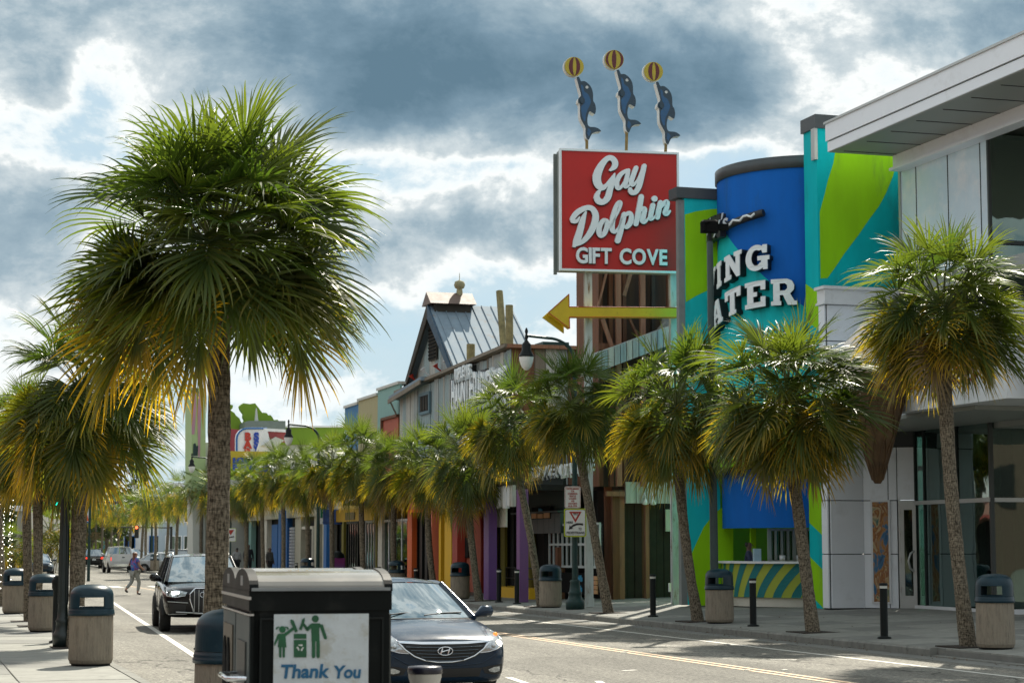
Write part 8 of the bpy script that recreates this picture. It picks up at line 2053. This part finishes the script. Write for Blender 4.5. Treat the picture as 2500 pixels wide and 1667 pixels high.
lot(405, 150, P_wh, 'sedan', 1.5, 'white car parked behind the far palms beside the far bin', TH + 1.2)
lot(460, 160, P_dk, 'suv', 1.7, 'dark SUV parked at the foot of the pale green tower', TH + PI / 2)
lot(322, 185, P_wh, 'suv', 1.75, 'white SUV parked right of the driving pickup', TH + .2)
lot(345, 200, P_gunm, 'sedan', 1.5, 'dark car parked far back between the distant palm trunks', TH + .3)

# ================================================================== people
def skin_mesh(name, J, E, root, m, sub=2):
    names = list(J); idx = {n: i for i, n in enumerate(names)}
    me = bpy.data.meshes.new(name); me.from_pydata([J[n][:3] for n in names], [(idx[a], idx[b]) for a, b in E], [])
    o = bpy.data.objects.new(name, me); TMP.collection.objects.link(o)
    md = o.modifiers.new('k', 'SKIN'); md.use_smooth_shade = True
    for n in names:
        v = me.skin_vertices[0].data[idx[n]]; r = J[n][3]; v.radius = r if isinstance(r, tuple) else (r, r); v.use_root = (n == root)
    s = o.modifiers.new('s', 'SUBSURF'); s.levels = s.render_levels = sub
    TMP.view_layers[0].update(); me2 = bpy.data.meshes.new_from_object(o.evaluated_get(TMP.view_layers[0].depsgraph)); bpy.data.objects.remove(o)
    me2.name = name; me2.materials.clear(); me2.materials.append(m); me2.polygons.foreach_set('use_smooth', [True] * len(me2.polygons)); return me2
M_skin = mat('skin', (.35, .19, .13), .55, var=.08); M_skin2 = mat('dark_skin', (.09, .05, .035), .55, var=.08)
def person(loc, rz, label, pose, skin, shirt, trousers, hair, shoes, long_hair=False, hat=None, belly=1.0, sleeves='short', bag=False, scale=1.0, group=None, seated=False):
    t = empty('person', loc, rz, label, 'person', group); t.scale = (scale,) * 3
    J = dict(pelvis=(0, 0, .95, .125), waist=(0, 0, 1.08, .115), chest=(0, .0, 1.30, .135), neck=(0, 0, 1.46, .055), skull=(0, -.01, 1.56, .075), head=(0, -.015, 1.63, .088), crown=(0, 0, 1.70, .06),
             shl=(-.17, 0, 1.42, .055), shr=(.17, 0, 1.42, .055), ell=(-.24, .02, 1.16, .042), elr=(.24, .02, 1.16, .042), wrl=(-.25, -.06, .93, .03), wrr=(.25, -.06, .93, .03), hal=(-.25, -.08, .85, .035), har=(.25, -.08, .85, .035),
             hpl=(-.10, 0, .90, .10), hpr=(.10, 0, .90, .10), knl=(-.10, -.02, .50, .062), knr=(.10, -.02, .50, .062), anl=(-.10, .02, .09, .040), anr=(.10, .02, .09, .040), tol=(-.11, -.13, .035, .032), tor=(.11, -.13, .035, .032))
    for k, v in pose.items(): J[k] = tuple(v) + (J[k][3],)
    E = [('pelvis', 'waist'), ('waist', 'chest'), ('chest', 'neck'), ('neck', 'skull'), ('skull', 'head'), ('head', 'crown'), ('chest', 'shl'), ('chest', 'shr'), ('shl', 'ell'), ('shr', 'elr'), ('ell', 'wrl'), ('elr', 'wrr'), ('wrl', 'hal'), ('wrr', 'har'), ('pelvis', 'hpl'), ('pelvis', 'hpr'), ('hpl', 'knl'), ('hpr', 'knr'), ('knl', 'anl'), ('knr', 'anr'), ('anl', 'tol'), ('anr', 'tor')]
    body = link('body', skin_mesh('body', J, E, 'pelvis', skin), t)
    g = lambda k, a: J[k][:3] + (a * J[k][3],)
    mid = lambda a, b, f_: tuple(J[a][i] + (J[b][i] - J[a][i]) * f_ for i in range(3))
    fl = .55 if sleeves == 'short' else .98
    JS = dict(pelvis=g('pelvis', 1.22 * belly), waist=g('waist', 1.28 * belly), chest=g('chest', 1.16), collar=mid('chest', 'neck', .72) + (.075,), shl=g('shl', 1.4), shr=g('shr', 1.4), ul=mid('shl', 'ell', fl) + (.066,), ur=mid('shr', 'elr', fl) + (.066,))
    ES = [('pelvis', 'waist'), ('waist', 'chest'), ('chest', 'collar'), ('chest', 'shl'), ('chest', 'shr'), ('shl', 'ul'), ('shr', 'ur')]
    if sleeves == 'long':
        JS['wl'] = mid('ell', 'wrl', .9) + (.042,); JS['wr'] = mid('elr', 'wrr', .9) + (.042,); JS['ul'] = g('ell', 1.25); JS['ur'] = g('elr', 1.25); ES += [('ul', 'wl'), ('ur', 'wr')]
    link('shirt', skin_mesh('shirt', JS, ES, 'pelvis', shirt), t)
    JT = dict(pelvis=g('pelvis', 1.15 * belly), hpl=g('hpl', 1.15), hpr=g('hpr', 1.15), knl=g('knl', 1.25), knr=g('knr', 1.25), al=mid('knl', 'anl', .86) + (.062,), ar=mid('knr', 'anr', .86) + (.062,))
    link('trousers', skin_mesh('trousers', JT, [('pelvis', 'hpl'), ('pelvis', 'hpr'), ('hpl', 'knl'), ('hpr', 'knr'), ('knl', 'al'), ('knr', 'ar')], 'pelvis', trousers), t)
    for s_ in 'lr':
        a, b = J['an' + s_], J['to' + s_]; link('shoe', skin_mesh('shoe', dict(h=(a[0], a[1] + .02, max(a[2] - .02, .045), .045), m=((a[0] + b[0]) / 2, (a[1] + b[1]) / 2, (a[2] + b[2]) / 2, .048), t=(b[0], b[1], b[2] + .01, .042)), [('h', 'm'), ('m', 't')], 'm', shoes, 1), t)
    hx, hy, hz = J['head'][:3]
    HJ = dict(a=(hx, hy + .02, hz + .055, .092), b=(hx, hy + .055, hz + .0, .085), c=(hx, hy + .06, hz - .07, .06)); HE = [('a', 'b'), ('b', 'c')]
    if long_hair: HJ['d'] = (hx, hy + .07, hz - .22, .075); HJ['e'] = (hx - .02, hy + .06, hz - .34, .05); HE += [('c', 'd'), ('d', 'e')]
    link('hair', skin_mesh('hair', HJ, HE, 'a', hair), t)
    fc = MB(); 
    for sx in (-.032, .032): fc.lathe([(0, .012), (.010, .008), (.012, 0)], (0, 0), 8); 
    fc = MB(); fc.tube([(hx, hy - .082, hz + .01), (hx, hy - .108, hz - .03), (hx, hy - .09, hz - .035)], [.008, .014, .01], 6); fc.build('nose', skin, t)
    ey = MB()
    for sx in (-.033, .033): ey.box(hx + sx - .012, hx + sx + .012, hy - .092, hy - .082, hz + .004, hz + .014)
    ey.build('eyes', M_blkm, t); MB().box(hx - .022, hx + .022, hy - .090, hy - .080, hz - .062, hz - .055).build('mouth', mat('lips', (.22, .06, .05), .5), t)
    for s_ in 'lr':   # fingers
        w_, h_ = Vector(J['wr' + s_][:3]), Vector(J['ha' + s_][:3]); d = (h_ - w_).normalized(); sd_ = d.cross(Vector((1, 0, 0))).normalized()
        for k in range(4):
            p0 = h_ + sd_ * (.024 * (k - 1.5) / 1.5); fm = MB(); ln = (.055, .066, .062, .048)[k]; fm.tube([p0, p0 + d * ln * .5 + Vector((0, -.004, 0)), p0 + d * ln + Vector((0, -.016, .0))], [.010, .0095, .007], 6); fm.build('finger', skin, t)
        p0 = w_ + (h_ - w_) * .5 - sd_ * .02; MB().tube([p0, p0 - sd_ * .03 + d * .02, p0 - sd_ * .035 + d * .05], [.012, .011, .008], 6).build('thumb', skin, t)
    if bag:
        a = J['har']; MB().bbox(.16, .34, -.16, .16, .93, 1.16, .04).build('shoulder_bag', M_blkm, t); MB().tube([(.25, .12, 1.15), (.12, .10, 1.44), (-.02, -.02, 1.49), (.0, -.14, 1.40), (.24, -.13, 1.15)], .012, 5).build('bag_strap', M_blkm, t)
    return t
def tiedye():
    m = bpy.data.materials.new('tie_dye'); m.use_nodes = True; nt = m.node_tree; nd = nt.nodes; lk = nt.links
    t = nd.new('ShaderNodeTexCoord'); n = nd.new('ShaderNodeTexNoise'); n.inputs['Scale'].default_value = 5; n.inputs['Detail'].default_value = 2; lk.new(t.outputs['Object'], n.inputs['Vector'])
    r = nd.new('ShaderNodeValToRGB'); lk.new(n.outputs['Fac'], r.inputs[0]); e = r.color_ramp.elements; e[0].position = .36; e[0].color = (.01, .06, .28, 1); e[1].position = .66; e[1].color = (.02, .25, .32, 1)
    for p_, c in ((.46, (.02, .13, .42)), (.52, (.28, .04, .10)), (.57, (.05, .10, .38))): q = e.new(p_); q.color = (*c, 1)
    lk.new(r.outputs[0], nd['Principled BSDF'].inputs['Base Color']); nd['Principled BSDF'].inputs['Roughness'].default_value = .8; return m
M_grey_t = mat('grey_sweatpants', (.24, .25, .23), .85, var=.1); M_hair = mat('auburn_hair', (.12, .045, .025), .5, var=.3, vs=20); M_hairb = mat('black_hair', (.012, .010, .009), .5); M_shoe = mat('black_shoe', (.012, .012, .012), .5); M_dcl = mat('dark_clothes', (.012, .014, .018), .85); M_nvj = mat('navy_jacket', (.012, .02, .06), .7)
pp = ground(328, 1452)
person(pp, TH + R(120), 'pedestrian in a blue tie-dye shirt and grey trousers crossing the road', dict(pelvis=(0, 0, .92), hpl=(-.10, 0, .87), hpr=(.10, .0, .87), knl=(-.09, -.16, .50), knr=(.10, .08, .50), anl=(-.09, -.08, .09), anr=(.10, .36, .22), tol=(-.09, -.24, .035), tor=(.10, .25, .10),
      ell=(-.22, -.06, 1.17), elr=(.25, .10, 1.18), wrl=(-.16, -.24, 1.06), wrr=(.22, .00, 1.0), hal=(-.14, -.31, 1.03), har=(.20, -.06, .96)), M_skin, tiedye(), M_grey_t, M_hair, M_shoe, True, belly=1.12, bag=True, scale=1.0)
def ped(px, v, rz, label, shirt, sc=1.0, hair=M_hairb, sk=M_skin2):
    u = U(px, 1400, v); person(S(v, u, zs(v)), rz, label, dict(knl=(-.09, -.12, .50), anl=(-.09, -.10, .09), tol=(-.09, -.25, .035), anr=(.10, .22, .10), tor=(.10, .08, .035), knr=(.10, .06, .5)), sk, shirt, M_dcl, hair, M_shoe, sleeves='long', scale=sc, group='walkers on the far pavement')
ped(606, 19.2, TH, 'walker in black with a dark cap on the far pavement behind the station roof', M_dcl, 1.08)
ped(658, 19.0, TH + .6, 'walker in a patterned dark top right of the man in black', mat('patterned_top', (.06, .06, .06), .8, var=.9, vs=30), .98)
ped(578, 18.9, TH + PI, 'walker in a pale hooded top just right of the big palm trunk', mat('pale_hoodie', (.30, .31, .32), .85), .98)
tk = S(*[on_u(1828, 1340, 50.6)[0], 50.6], .3)
person(tk, TH + R(60), 'ticket seller in a navy jacket with white stripes inside the green booth', dict(wrl=(-.18, -.30, 1.18), wrr=(.18, -.30, 1.18), hal=(-.15, -.38, 1.19), har=(.15, -.38, 1.19), ell=(-.24, -.06, 1.18), elr=(.24, -.06, 1.18)), M_skin2, M_nvj, M_dcl, M_hairb, M_shoe, sleeves='long', scale=1.02)

# ================================================================== left side of the street (outside the frame, mirrored in the glass)
LB = empty('left_shop', S(-16, -10, .15), TH, 'long two storey shop row along the left pavement', 'building')
lb = MB(); lb.box(0, 7, 0, 320, 0, 7.5); lb.build('wall', mat('salmon_render', (.36, .20, .16), .8), LB)
MB().box(7, 9.5, 0, 320, 3.2, 3.5).build('awning', mat('red_awning', (.3, .04, .03), .7), LB)
for k in range(50): MB().box(7.0, 7.06, 1.5 + k * 5.4, 5.2 + k * 5.4, .5, 3.0).build('window', M_dark_int, LB); MB().box(7.0, 7.06, 1.8 + k * 5.4, 4.6 + k * 5.4, 4.5, 6.4).build('window', M_white, LB)
for i, u in enumerate((31,)):
    b = S(-3.5, u, .15)
    palm('kerb palm on the near left pavement, outside the picture', b, b + Vector((0, 0, 5.0)), 1.6, 40, 'mid', .13, .4, 200 + i, 'palms along the left kerb')
RB = empty('rear_dark_block', S(-20, -62, 0), TH, 'unseen plain brown block added behind the camera to darken reflections', 'building')
MB().box(0, 170, 0, 8, 0, 13).build('wall', mat('rear_block_brown', (.12, .08, .06), .85), RB)  # invented block behind the camera, there to darken reflections in paint and glass
for k in range(28): MB().box(2 + k * 5.5, 5 + k * 5.5, 8, 8.06, 5, 8).build('window', M_dark_int, RB)
bpy.data.scenes.remove(TMP)
